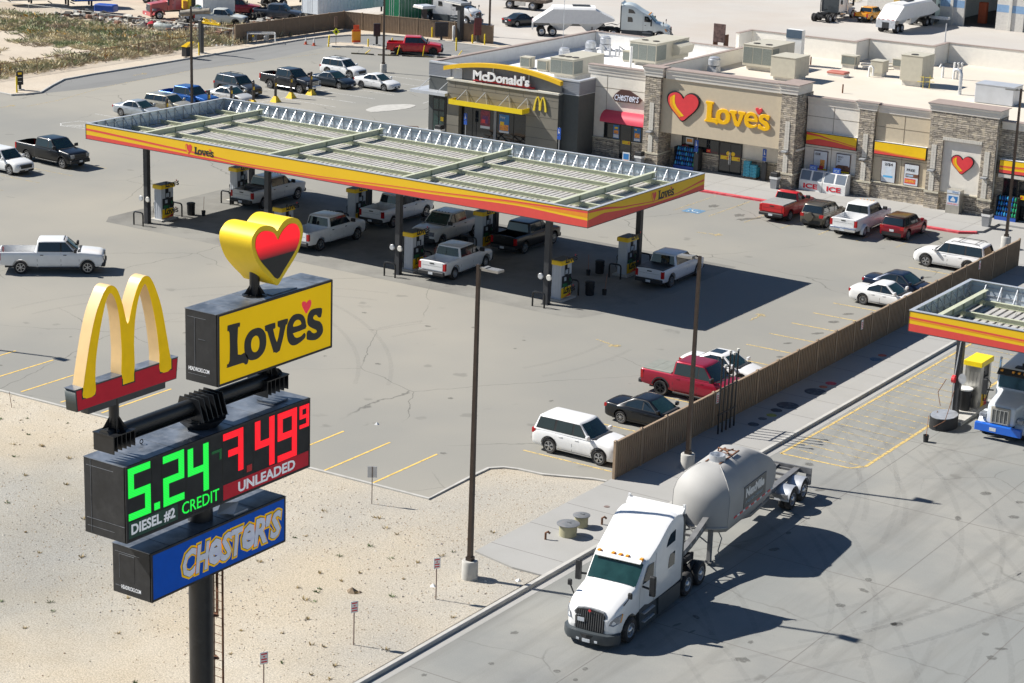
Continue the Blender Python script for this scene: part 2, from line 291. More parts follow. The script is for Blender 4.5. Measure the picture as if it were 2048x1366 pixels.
sheet('drive_lane', [(-94.2,56.2),(-96.2,59.6),(-97.9,62.8),(-98.2,67),(-98.25,75),(-98.5,85),(-98.7,91.7),(-98.9,99.4),(-98.5,103),(-97.5,106),(-96,107.9),(-94.4,109.1),(-92,109.8),(-88,110),(-80,110.2),(-74.2,110.3),(-74.2,103.5),(-80,102.3),(-89,102.0),(-94.4,101.5),(-95.0,100.2),(-94.1,98.4),(-92.6,84.4),(-93.6,76),(-92.8,63)], .004, MATS['lane'])
sheet('store_forecourt', [(-6.0,59.5),(-6.2,53.2),(-.1,53.0),(-.1,66),(-6,66)], .006, MATS['walk'])
sheet('dirt_yard', [(-96,112.9),(-70,112.9),(-70,92.5),(60,92.5),(60,160),(40,400),(-160,400),(-112,118)], -.006, MATS['yard'])
sheet('truck_lot', [(3.74,-80),(90,-80),(90,92),(3.74,92)], 0, MATS['truckc'])
sheet('gutter', [(3.75,-60),(4.15,-60),(4.15,60),(3.75,60)], .005, MATS['walk'])
gr = [(3.4,-11.65),(2.1,-11.71),(-.1,-11.2),(-.1,0),(-.15,-.45),(-.8,-.55),(-2.99,-1.5),(-4.3,-1.6),(-5.0,-1.85),(-5.5,-2.4),(-5.52,-3.55),(-5.34,-7.36),(-11.9,-7.52),(-24.8,-8.06),(-31.6,-8.26),(-60,-9.2),(-160,-12.2),(-160,-90),(3.45,-90)]
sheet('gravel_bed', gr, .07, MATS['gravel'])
sheet('gravel_verge', [(-99.2,51.8),(-97.2,53.8),(-95.3,53.65),(-94.75,54.6),(-94.5,56.3),(-96.5,59.7),(-98.2,62.8),(-98.5,67),(-98.55,75),(-98.8,85),(-99,91.7),(-99.2,99.4),(-98.8,103),(-97.8,106.2),(-96.3,108.2),(-94.6,109.4),(-92,110.1),(-80,110.5),(-80,113),(-101,113),(-101.2,92),(-103.5,86),(-103.5,52)], .07, MATS['dirt'])
# walkway between fence and truck lot, store pavement, kerbs
sheet('walkway', [(-.1,-5.1),(-.1,-11.2),(2.1,-11.71),(3.55,-11.66),(3.55,62),(0,62),(0,0),(-.1,0)], .15, MATS['walk'], .17)
sheet('store_pavement', [(-58,59.75),(-6.9,59.75),(-5.6,60.9),(-5.6,64),(12,64),(12,70),(-58,70)], .15, MATS['walk'], .17)
def kerb(name, pts, w=.16, h=.15, m=None, closed=False):
    mb = MB(); P = [Vector((x, y)) for x, y in pts]; L_, R_ = [], []
    for i, p in enumerate(P):
        a = P[i-1] if i else p; b = P[i+1] if i < len(P)-1 else p
        if closed: a = P[i-1]; b = P[(i+1) % len(P)]
        d = (b-a).normalized(); n = Vector((-d.y, d.x))*w/2; L_.append(p+n); R_.append(p-n)
    rings = [[(l.x,l.y,-.02),(r.x,r.y,-.02),(r.x,r.y,h-.02),(r.x+(l.x-r.x)*.12,r.y+(l.y-r.y)*.12,h),(l.x,l.y,h)] for l, r in zip(L_, R_)]
    mb.loft(rings+([rings[0]] if closed else []), 0, not closed); return struct(mb.build(name, m or M['conc']))
kerb('kerb', [(3.65,-80),(3.65,-11.9),(3.65,10),(3.65,60)], .2, .154)
kerb('lot_kerb', [(-.15,-.35),(-.8,-.47),(-2.99,-1.42),(-4.25,-1.52),(-4.95,-1.75),(-5.43,-2.3),(-5.44,-3.55),(-5.27,-7.28),(-11.9,-7.44),(-24.8,-7.98),(-31.6,-8.18),(-60,-9.1),(-160,-12.1)], .18, .14)
kerb('verge_kerb', [(-160,49),(-99,51.6),(-97,53.6),(-95.3,53.5),(-94.7,54.5),(-94.4,56.2),(-96.4,59.6),(-98.1,62.8),(-98.4,67),(-98.45,75),(-98.7,85),(-98.9,91.7),(-99.1,99.4),(-98.7,103),(-97.7,106.1),(-96.2,108.1),(-94.5,109.3),(-92,110),(-80,110.4),(-74,110.5)], .2, .15)
kerb('pavement_kerb', [(-58,59.68),(-36,59.68)], .16, .155)
kerb('red_kerb', [(-36,59.62),(-6.9,59.62),(-5.9,60.4)], .34, .158, RC)
isl = [(-94.6,98.7),(-95.3,100),(-94.9,101.1),(-93.5,101.5),(-88,101.8),(-80,102.2),(-76,102.3),(-76,101.0),(-84,100.6),(-91,100.2),(-93.6,98.3)]
sheet('island_gravel', isl, .1, MATS['dirt']); kerb('island_kerb', isl, .16, .15, None, True)
# painted markings
def lines(name, segs, m, w=.11, z=.008):
    mb = MB()
    for x0, y0, x1, y1, *ww in segs:
        a = Vector((x0, y0)); b = Vector((x1, y1)); d = (b-a).normalized(); n = Vector((-d.y, d.x))*(ww[0] if ww else w)/2
        mb.quad((*(a-n), z), (*(b-n), z), (*(b+n), z), (*(a+n), z))
    return struct(mb.build(name, m))
lines('bay_lines', [(-8.6-2.76*k, -7.15-.04*k, -8.6-2.76*k, -1.95-.06*k) for k in range(24)], YL)
lines('fence_bay_lines', [(-5.7, 1.1+2.917*k, -.8, 1.14+2.917*k) for k in range(17)], YM)
lines('store_bay_lines', [(-8.65-2.9*k, 52.4, -8.65-2.9*k, 58.9) for k in range(8)], YF)
lines('west_bay_lines', [(-79, y, -66.4, y) for y in (28.7-3.6*2, 28.7-3.6, 28.7, 32.1, 35.8)], YF)
lines('white_bay_lines', [(-83.5, y, -70.5, y) for y in (52.0,54.9,57.8,60.7,63.5,66.4,69.3,72.3,75.2,78.2,81.1,84.0,87.0)]+[(-77,52,-77,87)], WL)
hat = [(-81.6+.5*k, 46.0+.2*k, -79.9+.5*k, 48.8-.1*k) for k in range(5)]
lines('white_hatching', hat+[(-82.4,46.8,-81.6,46.0),(-81.6,46,-79,46.4),(-82.4,46.8,-82,48.6),(-82,48.6,-78.5,49.2)]+[(-65.9+.9*k,76.5,-66.8+.9*k,82.5) for k in range(6)], WL)
lines('lane_line', [(-90.3,50.5,-90.6,54.8),(-90.6,54.8,-92.8,63.1),(-92.8,63.1,-93.6,76),(-93.6,76,-92.6,84.4),(-92.6,84.4,-91.5,94)], YF, .09, .012)
arr = []
for ax, ay, a in ((-95.4,70.3,1.57),(-91.5,49.3,1.57),(-92.5,97,1.4),(-12,19.5,-.3),(-7.9,30,1.6),(-20.5,47.5,.2)):
    d = Vector((cos(a), sin(a))); n = Vector((-d.y, d.x)); p = Vector((ax, ay))
    arr += [(*(p-d*.9), *(p+d*.5), .16), (*(p+d*.5-n*.35), *(p+d*.7+n*.35), .3), (*(p+d*.75-n*.15), *(p+d*.9+n*.15), .25)]
lines('lane_arrows', arr, YF, .2, .013)
lines('accessible_bay_symbol', [(-25.5,53.2,-24.1,53.2,1.3)], BL, 1.3, .010)
lines('accessible_bay_wheelchair', [(-25.1,53.5,-24.8,53.0,.1),(-24.8,53.0,-24.4,53.0,.1),(-24.4,53.0,-24.3,52.8,.1),(-25.15,53.65,-25.0,53.65,.14),(-25.2,53.2,-25.1,52.9,.09)], WL, .1, .014)
hb = [(4.35,8.55,7.9,8.7,.14),(7.9,8.7,8.4,9.4,.14),(8.4,9.4,8.4,34,.17),(4.35,8.5,4.45,36,.14)]+[(4.4,9.6+1.0*k,8.35,9.3+1.0*k,.12) for k in range(25)]
lines('hatched_box', hb[:4], YM); lines('box_hatching', hb[4:], YF)
mb = MB()   # sawn joints in the concrete walkway, pavement and truck lot
for k in range(24): mb.box(-.08, 3.5, -10+3*k, -9.97+3*k, .151, .1525)
for k in range(18): mb.box(-58+3*k, -57.97+3*k, 59.85, 66, .151, .1525)
mb.box(-58, -6, 62.6, 62.63, .151, .1525)
for k in range(9): mb.box(4.1, 60, -40+9*k+.3, -39.96+9*k+.3, .001, .0025)
for k in range(7): mb.box(9.2+6*k, 9.23+6*k, -70, 60, .001, .0025)
struct(mb.build('concrete_joints', mat("dark_joint", (.16,.15,.14), .9)))
TM = line_mat("faint_tyre_mark", (.13,.13,.13), .46, .07); OS = line_mat("oil_stain", (.07,.068,.06), .42, .35)
def stains(name, pts, z):
    mb = MB()
    for i, (x, y, a, b, t) in enumerate(pts):
        mb.add([(x+a*cos(k*pi/8)*cos(t)*(1+.3*sin(3*k+i))-b*sin(k*pi/8)*sin(t), y+a*cos(k*pi/8)*sin(t)+b*sin(k*pi/8)*cos(t)*(1+.3*cos(2*k+i)), z+i*.00005) for k in range(16)], [tuple(range(16))])
    return struct(mb.build(name, OS))
stains('oil_stains', [(random.uniform(5,26), random.uniform(-28,12), random.uniform(.08,.3), random.uniform(.06,.22), random.random()*3) for k in range(60)], .0062)
stains('bay_stains', [(-3.4+random.uniform(-.6,.6), 2.6+2.917*k+random.uniform(-.4,.4), random.uniform(.2,.5), random.uniform(.12,.3), 1) for k in range(16)]+[(random.uniform(-36,-8), random.uniform(-5.5,20), random.uniform(.06,.22), random.uniform(.05,.16), 0) for k in range(25)]+[(-10-2.9*k, 55+random.uniform(-1,1), .35, .5, 0) for k in range(6)]+[(-20.5,53.6,.3,1.1,-.5),(-19.7,55.4,.2,.9,-.4)], .0092)
def arcs(name, n, x0, x1, y0, y1, rmin, rmax, z, a0, a1):
    mb = MB()
    for k in range(n):
        cx, cy, r, a, sw = random.uniform(x0,x1), random.uniform(y0,y1), random.uniform(rmin,rmax), random.uniform(a0,a1), random.uniform(.25,.8)
        for off in (0, 1.75):
            for i in range(14):
                t0, t1 = a+sw*i/14, a+sw*(i+1)/14; rr = r+off; w = .12; p = [(cx+(rr+q)*cos(t)-r*cos(a), cy+(rr+q)*sin(t)-r*sin(a), z+k*.0002) for t, q in ((t0,-w),(t1,-w),(t1,w),(t0,w))]; mb.quad(*p)
    return struct(mb.build(name, TM))
arcs('tyre_marks', 22, 6, 26, -28, 14, 12, 45, .0045, -.6, .6); arcs('lot_tyre_marks', 12, -45, -8, 2, 50, 9, 30, .0085, -1.5, 3.0)
# manhole covers and filler lids on the walkway
for i, (x, y, r, c, lb) in enumerate([(1.43,15.2,.52,(.05,.06,.075),'large dark round tank cover on the walkway by the orange filler lid'),(1.53,18.3,.52,(.05,.06,.075),'large dark round tank cover next to the red and orange lids'),(1.33,14.1,.27,(.04,.045,.05),'small black round cover beside the yellow green lid'),
      (1.5,13.2,.24,(.33,.32,.05),'yellow green round filler lid on the walkway'),(1.49,19.35,.20,(.5,.13,.05),'small orange round filler lid on the walkway'),(1.54,20.2,.27,(.5,.05,.07),'dark red round filler lid on the walkway'),(1.57,26.0,.3,(.08,.14,.2),'blue and white round cover on the walkway far along the fence'),
      (1.55,26.95,.22,(.5,.1,.05),'orange red round lid next to the blue and white cover'),(1.44,11.3,.26,(.05,.06,.07),'dark round cover on the walkway nearest the vent pipes'),(1.39,12.4,.2,(.1,.1,.1),'small grey round lid between dark and yellow green lids'),(1.6,-3.3,.12,(.2,.15,.13),'tiny rusty round lid on the pale walkway by the lamp')]):
    b = MB(); b.lathe([(r*1.12,.15),(r*1.12,.158),(r,.160),(r,.166),(r*.9,.170)], 20); o = b.build('manhole_cover', mat("cover_%d" % i, c, .6, var=.3, scale=6, dirt=(.4,.38,.35,.35), ds=5)); o.location = (x, y, 0)
    tag(o, lb, 'manhole cover', 'covers and lids set in the walkway')
b = MB(); pp = [(-66.9,69.6),(-66.3,69.8),(-65.3,72.8),(-65.6,74.9),(-66.3,75.1),(-67.2,74.4),(-68.1,72.6),(-67.7,70.2)]
b.prism(sm(pp), 0, .02); o = struct(b.build('drain_pad', M['conc']))
# pebbles and weeds on the gravel: nobody could count them
def blob(mb, x, y, z, r, m=0):
    a = random.random()*6; vs = []
    for k in range(5): vs.append((x+r*cos(a+k*1.257)*random.uniform(.7,1.2), y+r*sin(a+k*1.257)*random.uniform(.7,1.2), z-.01))
    vs.append((x+random.uniform(-.2,.2)*r, y+random.uniform(-.2,.2)*r, z+r*random.uniform(.5,.9)))
    mb.add(vs, [(k, (k+1) % 5, 5) for k in range(5)], m)
mb = MB()
for i in range(15000):
    x = random.uniform(-36, 3.2); y = random.uniform(-36, -8.4)
    dn = noise.noise(Vector((x*.12, y*.12, 3)))
    if dn < -.05 and random.random() < .8: continue
    blob(mb, x, y, .07, random.uniform(.02, .055)*(1.5 if random.random() < .06 else 1), random.choice((0,0,0,1,1,2,3)))
for i in range(900): blob(mb, random.uniform(-5, -.2), random.uniform(-11.5, -1.9), .07, random.uniform(.02,.05), random.choice((0,1,2)))
o = mb.build('pebbles', [mat("pebble_tan", (.44,.36,.26), .9), mat("pebble_pale", (.58,.54,.47), .9), mat("pebble_brown", (.36,.27,.19), .9), mat("pebble_dark", (.24,.22,.20), .9)]); o['kind'] = 'stuff'; tag(o, 'tan and pale pebbles scattered over the gravel bed', 'pebbles')
def tuft(mb, x, y, z, r, h, n, mi, lean=.5):
    for k in range(n):
        a = random.random()*2*pi; q = random.random()**.6*r; bx = x+q*.5*cos(a); by = y+q*.5*sin(a); hh = h*random.uniform(.45, 1.1)
        tx = x+q*cos(a)*(1+lean*.4); ty = y+q*sin(a)*(1+lean*.4); w = .012+.035*random.random()*max(h, .4); b = a+random.uniform(.8, 2.2)
        mb.add([(bx-w*cos(b), by-w*sin(b), z), (bx+w*cos(b), by+w*sin(b), z), (tx+w*.6*cos(b), ty+w*.6*sin(b), z+hh*.75), (tx+random.uniform(-.1,.1)*h, ty+random.uniform(-.1,.1)*h, z+hh)], [(0,1,2,3)], mi)
mb = MB()
for i in range(170):
    x = random.uniform(-30, 3); y = random.uniform(-34, -8.8); tuft(mb, x, y, .07, random.uniform(.08,.2), random.uniform(.05,.14), 14, random.choice((0,1,1)))
o = mb.build('weeds', [mat("weed_green", (.10,.15,.05), .8, var=.3), mat("weed_dry", (.36,.27,.12), .8, var=.3)]); o['kind'] = 'stuff'; tag(o, 'small green and dry weeds dotted over the gravel', 'weeds')
# scrub beyond the chain link fence
G1 = mat("scrub_straw", (.60,.52,.34), .85, var=.25, scale=.6); G2 = mat("scrub_olive", (.40,.39,.24), .85, var=.3, scale=.6); G3 = mat("scrub_green", (.30,.34,.19), .85, var=.3, scale=.6); G4 = mat("scrub_brown", (.42,.35,.25), .85, var=.3, scale=.6); G5 = mat("scrub_gold", (.46,.27,.05), .85, var=.2)
mb = MB()
n = 0
while n < 1900:
    x = random.uniform(-150, -102.9); y = random.uniform(50, 98 if x > -104 else 92)
    e = noise.noise(Vector((x*.09, y*.09, 1.7)))+.5*noise.noise(Vector((x*.3, y*.3, 5)))
    near = (x > -107) or (y > 82)
    if e < (-.22 if near else .08): 
        if random.random() < .93: continue
    c = noise.noise(Vector((x*.2, y*.2, 9))); mi = 0 if c < -.12 else 1 if c < .12 else 2 if c < .3 else 3
    if random.random() < .3: mi = random.choice((0,1,3,0))
    if random.random() < .03: mi = 4
    s = random.uniform(.45, 1.15)*(1.25 if near else .8); tuft(mb, x, y, -.03, s*.95, s*.50, 40, mi, .9); n += 1
o = mb.build('scrub', [G1, G2, G3, G4, G5]); o['kind'] = 'stuff'; tag(o, 'dry straw and olive scrub growing beyond the chain link fence', 'scrub')
mb = MB()
for i in range(260):
    x = random.uniform(-112,-101.5); y = random.uniform(90.5,104)
    tuft(mb, x, y, 0, random.uniform(.2,.7), random.uniform(.2,.8), 24, random.choice((0,0,1,3)))
for i in range(120):
    tuft(mb, random.uniform(-190,-60), random.uniform(180,330), 0, random.uniform(.5,1.6), random.uniform(.4,1.4), 20, random.choice((0,1,3)))
o = mb.build('yard_weeds', [G1, G2, G3, G4]); o['kind'] = 'stuff'; tag(o, 'weeds growing among the scrap behind the brown fence', 'weeds')
# ================================================================ PYLON SIGN
CX, CYY = 1.89, -30.33
py = empty('pylon_sign', (CX, -30.46, 0), 0, 'tall black roadside pylon with yellow heart, arches, green and red price board', 'pylon sign')
def rel(o):      # geometry below is written in world coordinates
    o.matrix_parent_inverse = Matrix.Translation((-CX, 30.46, 0)); return o
b = MB(); b.lathe([(.41,-.1),(.41,11.0)], 40); rel(b.build('pole', mat("black_pole_paint", (.014,.015,.017), .38, var=.2, dirt=(.05,.05,.05,.5), ds=2), py, 30)).data.transform(Matrix.Translation((CX,-30.46,0)))
b = MB()
for s in (-.2, .2): b.bar((2.12+s, -29.88, .1), (2.12+s, -29.88, 6.2), .045, .06)
for k in range(20): b.tube([(1.92,-29.88,.25+.31*k),(2.32,-29.88,.25+.31*k)], .012, 5)
for k in range(4): b.bar((2.1,-29.9,1.3+1.55*k),(2.0,-30.1,1.3+1.55*k), .3, .04)
b.bar((2.06,-29.86,4.3),(2.06,-29.86,5.9),.04,.09)
rel(b.build('ladder', M['rust'], py))
CABTOP = mat("weathered_cabinet_top", (.17,.19,.22), .3, .4, var=.5, scale=1.3, dirt=(.45,.46,.48,.6), ds=2.2)
def cabinet(y0, y1, z0, z1, w):
    b = MB(); b.box(CX-w/2, CX+w/2-.02, y0, y1, z0, z1-.02); f = .075
    for a, c, d, e in ((y0,y1,z0,z0+f),(y0,y1,z1-f,z1),(y0,y0+f,z0+f,z1-f),(y1-f,y1,z0+f,z1-f)): b.box(CX+w/2-.06, CX+w/2+.012, a, c, d, e)
    b.box(CX-w/2-.02, CX+w/2-.062, y0-.01, y1+.01, z1-.02, z1, 1)
    for k in range(int((y1-y0)/1.4)): b.box(CX-w/2, CX+w/2-.07, y0+.9+1.4*k, y0+.93+1.4*k, z1, z1+.01, 1)
    for zz in (z0+.25, z1-.25):   # seams and louvres on the end
        b.box(CX-w/2+.1, CX+w/2-.5, y0-.006, y0, zz, zz+.012, 1)
    return b, f
b, f = cabinet(-30.32, -24.43, 12.56, 14.97, 1.37); b.box(1.75, 2.05, -30.33, -30.32, 14.02, 14.035, 1); b.box(1.6,1.61,-30.33,-30.32,12.9,14.7,1); lc = rel(b.build('sign_cabinet', [M['blkflat'], CABTOP], py)); lc['label'] = 'black cabinet with yellow panel and black lettering'
def face(name, y0, y1, z0, z1, x, m, parent):
    b = MB(); b.box(x-.02, x, y0, y1, z0, z1); return rel(b.build(name, m, parent))
def relc(o):  # child of a part whose parent inverse already sits in world coordinates
    return o
face('sign_panel', -30.245, -24.505, 12.635, 14.895, 2.572, mat("yellow_sign_face", (.80,.50,.002), .6, var=.03, scale=.7, emit=.22, spec=.2), lc).matrix_parent_inverse = Matrix()  # faint glow added so the shaded yellow face reads bright
LB = mat("black_lettering", (.016,.019,.022), .5)
for k, hl in (('L',None),('o','oh'),('v',None),('e','eh'),('s',None)):
    o = shape('letter', [sm(LV[k], 2)]+([sm(LV[hl], 2)] if hl else []), FX(2.574, -29.88, 13.0), LB, lc, .008); o.matrix_parent_inverse = Matrix()
shape('heart_emblem', [sm(LV['h'])], FX(2.574,-29.88,13.0), mat("crimson_emblem", (.75,.03,.06), .5, emit=.25), lc, .01)  # emission added to brighten the red of the emblem
WT = mat("white_lettering", (.85,.86,.88), .6, var=.03, emit=.12, spec=.2)  # white letters carry a little added emission against the shade
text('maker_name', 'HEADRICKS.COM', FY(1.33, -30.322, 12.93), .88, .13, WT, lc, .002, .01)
# heart lamp on top
hb_ = frame((CX+.685, -27.36, 15.35), (0,1,0), (0,0,1))
HY = mat("glossy_yellow_heart", (.95,.66,.025), .5, var=.03, spec=.3)
ho = [(a, b-.0) for a, b in sm(H_OUT)]
o = shape('heart_case', [ho], frame((CX-.685, -27.36, 15.35), (0,1,0), (0,0,1)), HY, py, 1.37); rel(o); hc = o; shade(o.data, 30); hc['label'] = 'deep yellow heart shaped case'
b = MB(); hi = sm(H_IN)
shape('heart_screen', [hi], frame((CX+.687, -27.36, 15.35), (0,1,0), (0,0,1)), mat("dark_led_heart", (.022,.022,.022), .6), hc, .01)
def clip_up(poly, z, keep=1):
    out = []
    for i in range(len(poly)):
        a, c = poly[i], poly[(i+1) % len(poly)]
        if (a[1]-z)*keep >= 0: out.append(a)
        if (a[1]-z)*(c[1]-z) < 0: t = (z-a[1])/(c[1]-a[1]); out.append((a[0]+t*(c[0]-a[0]), z))
    return out
LEDR = bpy.data.materials.new("red_led_glow"); LEDR.use_nodes = True; N, L, bs = nodes(LEDR)
geo = N.new("ShaderNodeNewGeometry"); sx = N.new("ShaderNodeSeparateXYZ"); L.new(geo.outputs["Position"], sx.inputs[0]); mr = N.new("ShaderNodeMapRange"); mr.inputs[1].default_value = 16.36; mr.inputs[2].default_value = 16.85; L.new(sx.outputs[2], mr.inputs[0])
bs.inputs["Base Color"].default_value = (.25,.01,.02,1); bs.inputs["Emission Color"].default_value = (1,.004,.015,1); mu = N.new("ShaderNodeMath"); mu.operation = 'MULTIPLY'; mu.inputs[1].default_value = .62; L.new(mr.outputs[0], mu.inputs[0]); L.new(mu.outputs[0], bs.inputs["Emission Strength"])
shape('lit_screen', [clip_up(hi, 16.36-15.35)], frame((CX+.699, -27.36, 15.35), (0,1,0), (0,0,1)), LEDR, hc, .006)
b = MB(); b.lathe([(.17,14.97),(.17,15.9)], 16)
for k in range(8):
    a = k*pi/4; b.add([(.17*cos(a),.17*sin(a),15.3),(.36*cos(a),.36*sin(a),15.0),(.17*cos(a),.17*sin(a),15.0)], [(0,1,2)])
b.lathe([(.42,14.972),(.42,14.99)], 16); o = b.build('heart_stand', M['blk'], py); o.data.transform(Matrix.Translation((CX,-27.7,0))); rel(o)
b = MB(); b.box(CX-.5, CX+.5, -27.4, -26.1, 14.975, 15.0); rel(b.build('access_hatch', CABTOP, py))
# arm, brackets and saddle
b = MB(); b.tube([(CX,-34.8,11.93),(CX,-26.5,11.93)], .24, 24); b.box(CX-.02,CX+.26,-34.8,-26.5,11.66,11.68); rel(b.build('cross_arm', mat("satin_black", (.02,.022,.024), .4), py, 40))
for y0, y1 in ((-34.83,-33.87),(-27.55,-26.44)):
    b = MB(); b.box(CX-.42, CX+.42, y0, y0+.04, 11.45, 12.03)
    n = 6
    for k in range(1, n): yy = y0+(y1-y0)*k/(n-1)-.03; b.add([(CX-.42,yy,12.0),(CX+.42,yy,12.0),(CX+.42,yy,11.5),(CX-.42,yy,11.5),(CX-.42,yy+.025,12.0),(CX+.42,yy+.025,12.0),(CX+.42,yy+.025,11.5),(CX-.42,yy+.025,11.5)], [(0,1,2,3),(7,6,5,4),(0,4,5,1),(1,5,6,2),(2,6,7,3),(3,7,4,0)])
    b.box(CX-.44, CX+.44, y0-.02, y1+.02, 12.0, 12.04)
    yc = (y0+y1)/2
    for k in range(8):
        a = k*pi/4+.2; r2 = .42; b.add([(CX+.15*cos(a),yc+.15*sin(a),12.5),(CX+r2*cos(a),yc+r2*sin(a),12.04),(CX+.15*cos(a),yc+.15*sin(a),12.04)], [(0,1,2)])
    b.tube([(CX,yc,12.04),(CX,yc,12.56 if y0 > -30 else 13.15)], .16, 14)
    rel(b.build('arm_bracket', M['blk'], py))
b = MB(); b.prism([(CX-.45,-31.0),(CX+.45,-31.0),(CX+.45,-29.6),(CX-.45,-29.6)], 11.42, 11.5)
b.loft([[(CX+r*cos(2*pi*k/8+.39),-30.33+r*1.15*sin(2*pi*k/8+.39),z) for k in range(8)] for r, z in ((.45,11.1),(.78,11.45))])
for k in range(6):
    yy = -30.95+.23*k; b.add([(CX-.62,yy,11.5),(CX+.62,yy,11.5),(CX+.4,yy,12.22),(CX-.4,yy,12.22),(CX-.62,yy+.03,11.5),(CX+.62,yy+.03,11.5),(CX+.4,yy+.03,12.22),(CX-.4,yy+.03,12.22)], [(3,2,1,0),(4,5,6,7),(0,1,5,4),(1,2,6,5),(2,3,7,6),(3,0,4,7)])
rel(b.build('saddle', M['blk'], py))
# arches and their red base
mc = MB()
o = shape('arches', [sm(ARCH, 3)], frame((CX-.23, -35.87, 13.49), (0,1,0), (0,0,1)), [mat("cream_yellow_arch_side", (.80,.56,.27), .45, var=.04)], py, .44); rel(o); shade(o.data, 40); AR = o
shape('arch_face', [[(a*.994+.011, b*.994+.01) for a, b in sm(ARCH, 3)]], frame((CX+.212, -35.87, 13.49), (0,1,0), (0,0,1)), mat("golden_arch_face", (.80,.50,.002), .5, var=.05, emit=.16, spec=.2), AR, .01)  # small added glow stands in for bounce light on the shaded face
bp_ = [(0,.70),(4.51,.70),(4.43,0),(.06,0)]
o = shape('red_base', [bp_], frame((CX-.23, -36.18, 13.11), (0,1,0), (0,0,1)), [M['grey']], py, .44); rel(o)
N_ = mat("dark_sign_side", (.06,.075,.075), .5); o.data.materials.clear(); o.data.materials.append(N_); RB = o
b = MB(); b.box(CX-.235, CX+.215, -36.2, -31.66, 13.811, 13.822); q = b.build('base_cap', CABTOP, RB)
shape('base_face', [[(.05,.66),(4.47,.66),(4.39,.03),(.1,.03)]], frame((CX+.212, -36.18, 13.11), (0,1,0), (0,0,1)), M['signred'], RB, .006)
b = MB()
for yy in (-35.62,-33.91,-32.23): b.box(CX+.2, CX+.221, yy-.29, yy+.29, 13.455, 13.80)
b.build('leg_surround', M['blk'], RB)
b = MB()
for yy in (-35.61,-33.915,-32.235): b.box(CX+.2, CX+.2235, yy-.243, yy+.243, 13.50, 13.83)
b.build('arch_foot', MATS["golden_arch_face"], RB)
b = MB(); b.bar((CX,-35.6,13.0),(CX,-32.2,13.0), .3, .2); rel(b.build('base_channel', M['dkgrey'], py))
# price board
b, f = cabinet(-34.82, -25.84, 8.64, 11.13, 1.74); b.box(1.3,1.31,-34.83,-34.82,8.7,11.1,1); b.box(1.1,2.7,-34.83,-34.82,9.15,9.165,1)
pc = rel(b.build('price_cabinet', [M['blkflat'], CABTOP], py)); pc['label'] = 'long black price cabinet with lit digits'
X3 = 2.765
face('price_panel', -34.745, -25.915, 8.715, 11.055, X3, mat("matt_led_panel", (.020,.021,.022), .7, var=.3, scale=2), pc).matrix_parent_inverse = Matrix()
b = MB()
for yy in (-33.66,-33.2,-32.1,-30.95,-30.36,-29.3,-28.82,-27.66,-26.5,): b.box(X3, X3+.004, yy, yy+.02, 9.35, 11.03)
b.build('panel_seam', mat("seam_black", (.004,.004,.005), .5), pc)
def led(name, c1, c2, st):
    m = bpy.data.materials.new(name); m.use_nodes = True; N, L, bs = nodes(m); g = N.new("ShaderNodeNewGeometry"); mp = N.new("ShaderNodeMapping"); mp.inputs["Rotation"].default_value = (.6,0,0)
    L.new(g.outputs["Position"], mp.inputs[0]); w = N.new("ShaderNodeTexWave"); w.bands_direction = 'Z'; w.inputs["Scale"].default_value = 4.5; w.inputs["Distortion"].default_value = .6; L.new(mp.outputs[0], w.inputs["Vector"])
    k = N.new("ShaderNodeMix"); k.data_type = 'RGBA'; k.inputs[6].default_value = (*c1, 1); k.inputs[7].default_value = (*c2, 1); L.new(w.outputs[1], k.inputs[0]); L.new(k.outputs[2], bs.inputs["Emission Color"]); bs.inputs["Emission Strength"].default_value = st
    bs.inputs["Base Color"].default_value = (*(x*.3 for x in c1), 1); return m
LG = led("green_led", (.0,.78,.005), (.015,.70,.12), .72); LR = led("red_led", (1.,.0,.012), (1.,.006,.02), .66); LRD = led("dim_red_led", (.22,.004,.01), (.3,.01,.01), .4); LGD = led("dim_green_led", (.0,.09,.02), (.0,.05,.015), .5)
SEG = {'5':'afgcd','2':'abged','4':'fgbc','9':'abcdfg','3':'abgc','7':'abc'}
def digit(ch, y, z, w, h, t, m, tp=None):
    b = MB(); hh = h/2; q = t*.93
    R = {'a':(0,w,h-q,h),'g':(0,w,hh-q/2,hh+q/2),'d':(0,w,0,q),'f':(0,t,hh,h),'b':(w-t,w,hh,h),'e':(0,t,0,hh),'c':(w-t,w,0,hh)}
    for s in SEG[ch]:
        a, c, d, e = R[s]
        if s == 'g' and ch == '3': a = w*.25
        b.box(X3, X3+.012+(.001 if s in 'bcef' else 0), y+a, y+c, z+d, z+e)
    return b.build('digit', m, pc)
digit('5',-34.71,9.35,.98,1.70,.245,LG); digit('2',-33.15,9.35,.96,1.67,.25,LG); digit('4',-32.01,9.34,.98,1.60,.245,LG); digit('7',-30.87,10.2,.47,.36,.1,LGD)
digit('3',-30.31,9.55,.98,1.45,.245,LR); digit('4',-28.73,9.30,.99,1.70,.26,LR); digit('9',-27.565,9.27,1.0,1.71,.25,LR); digit('9',-26.41,10.15,.5,.80,.14,LR)
for yy, zz, s, m in ((-33.57,9.37,.25,LG),(-29.15,9.38,.25,LRD)):
    b = MB(); b.box(X3, X3+.012, yy, yy+s, zz, zz+s*.92); b.build('decimal_point', m, pc)
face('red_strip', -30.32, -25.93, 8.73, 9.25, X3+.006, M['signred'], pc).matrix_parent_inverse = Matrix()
face('green_strip', -34.72, -32.5, 8.75, 9.28, X3+.006, mat("dark_green_sign", (.006,.07,.045), .5), pc).matrix_parent_inverse = Matrix()
text('grade_name', 'UNLEADED', FX(X3+.006, -29.59, 8.80), 2.94, .36, WT, pc, .003, .03)
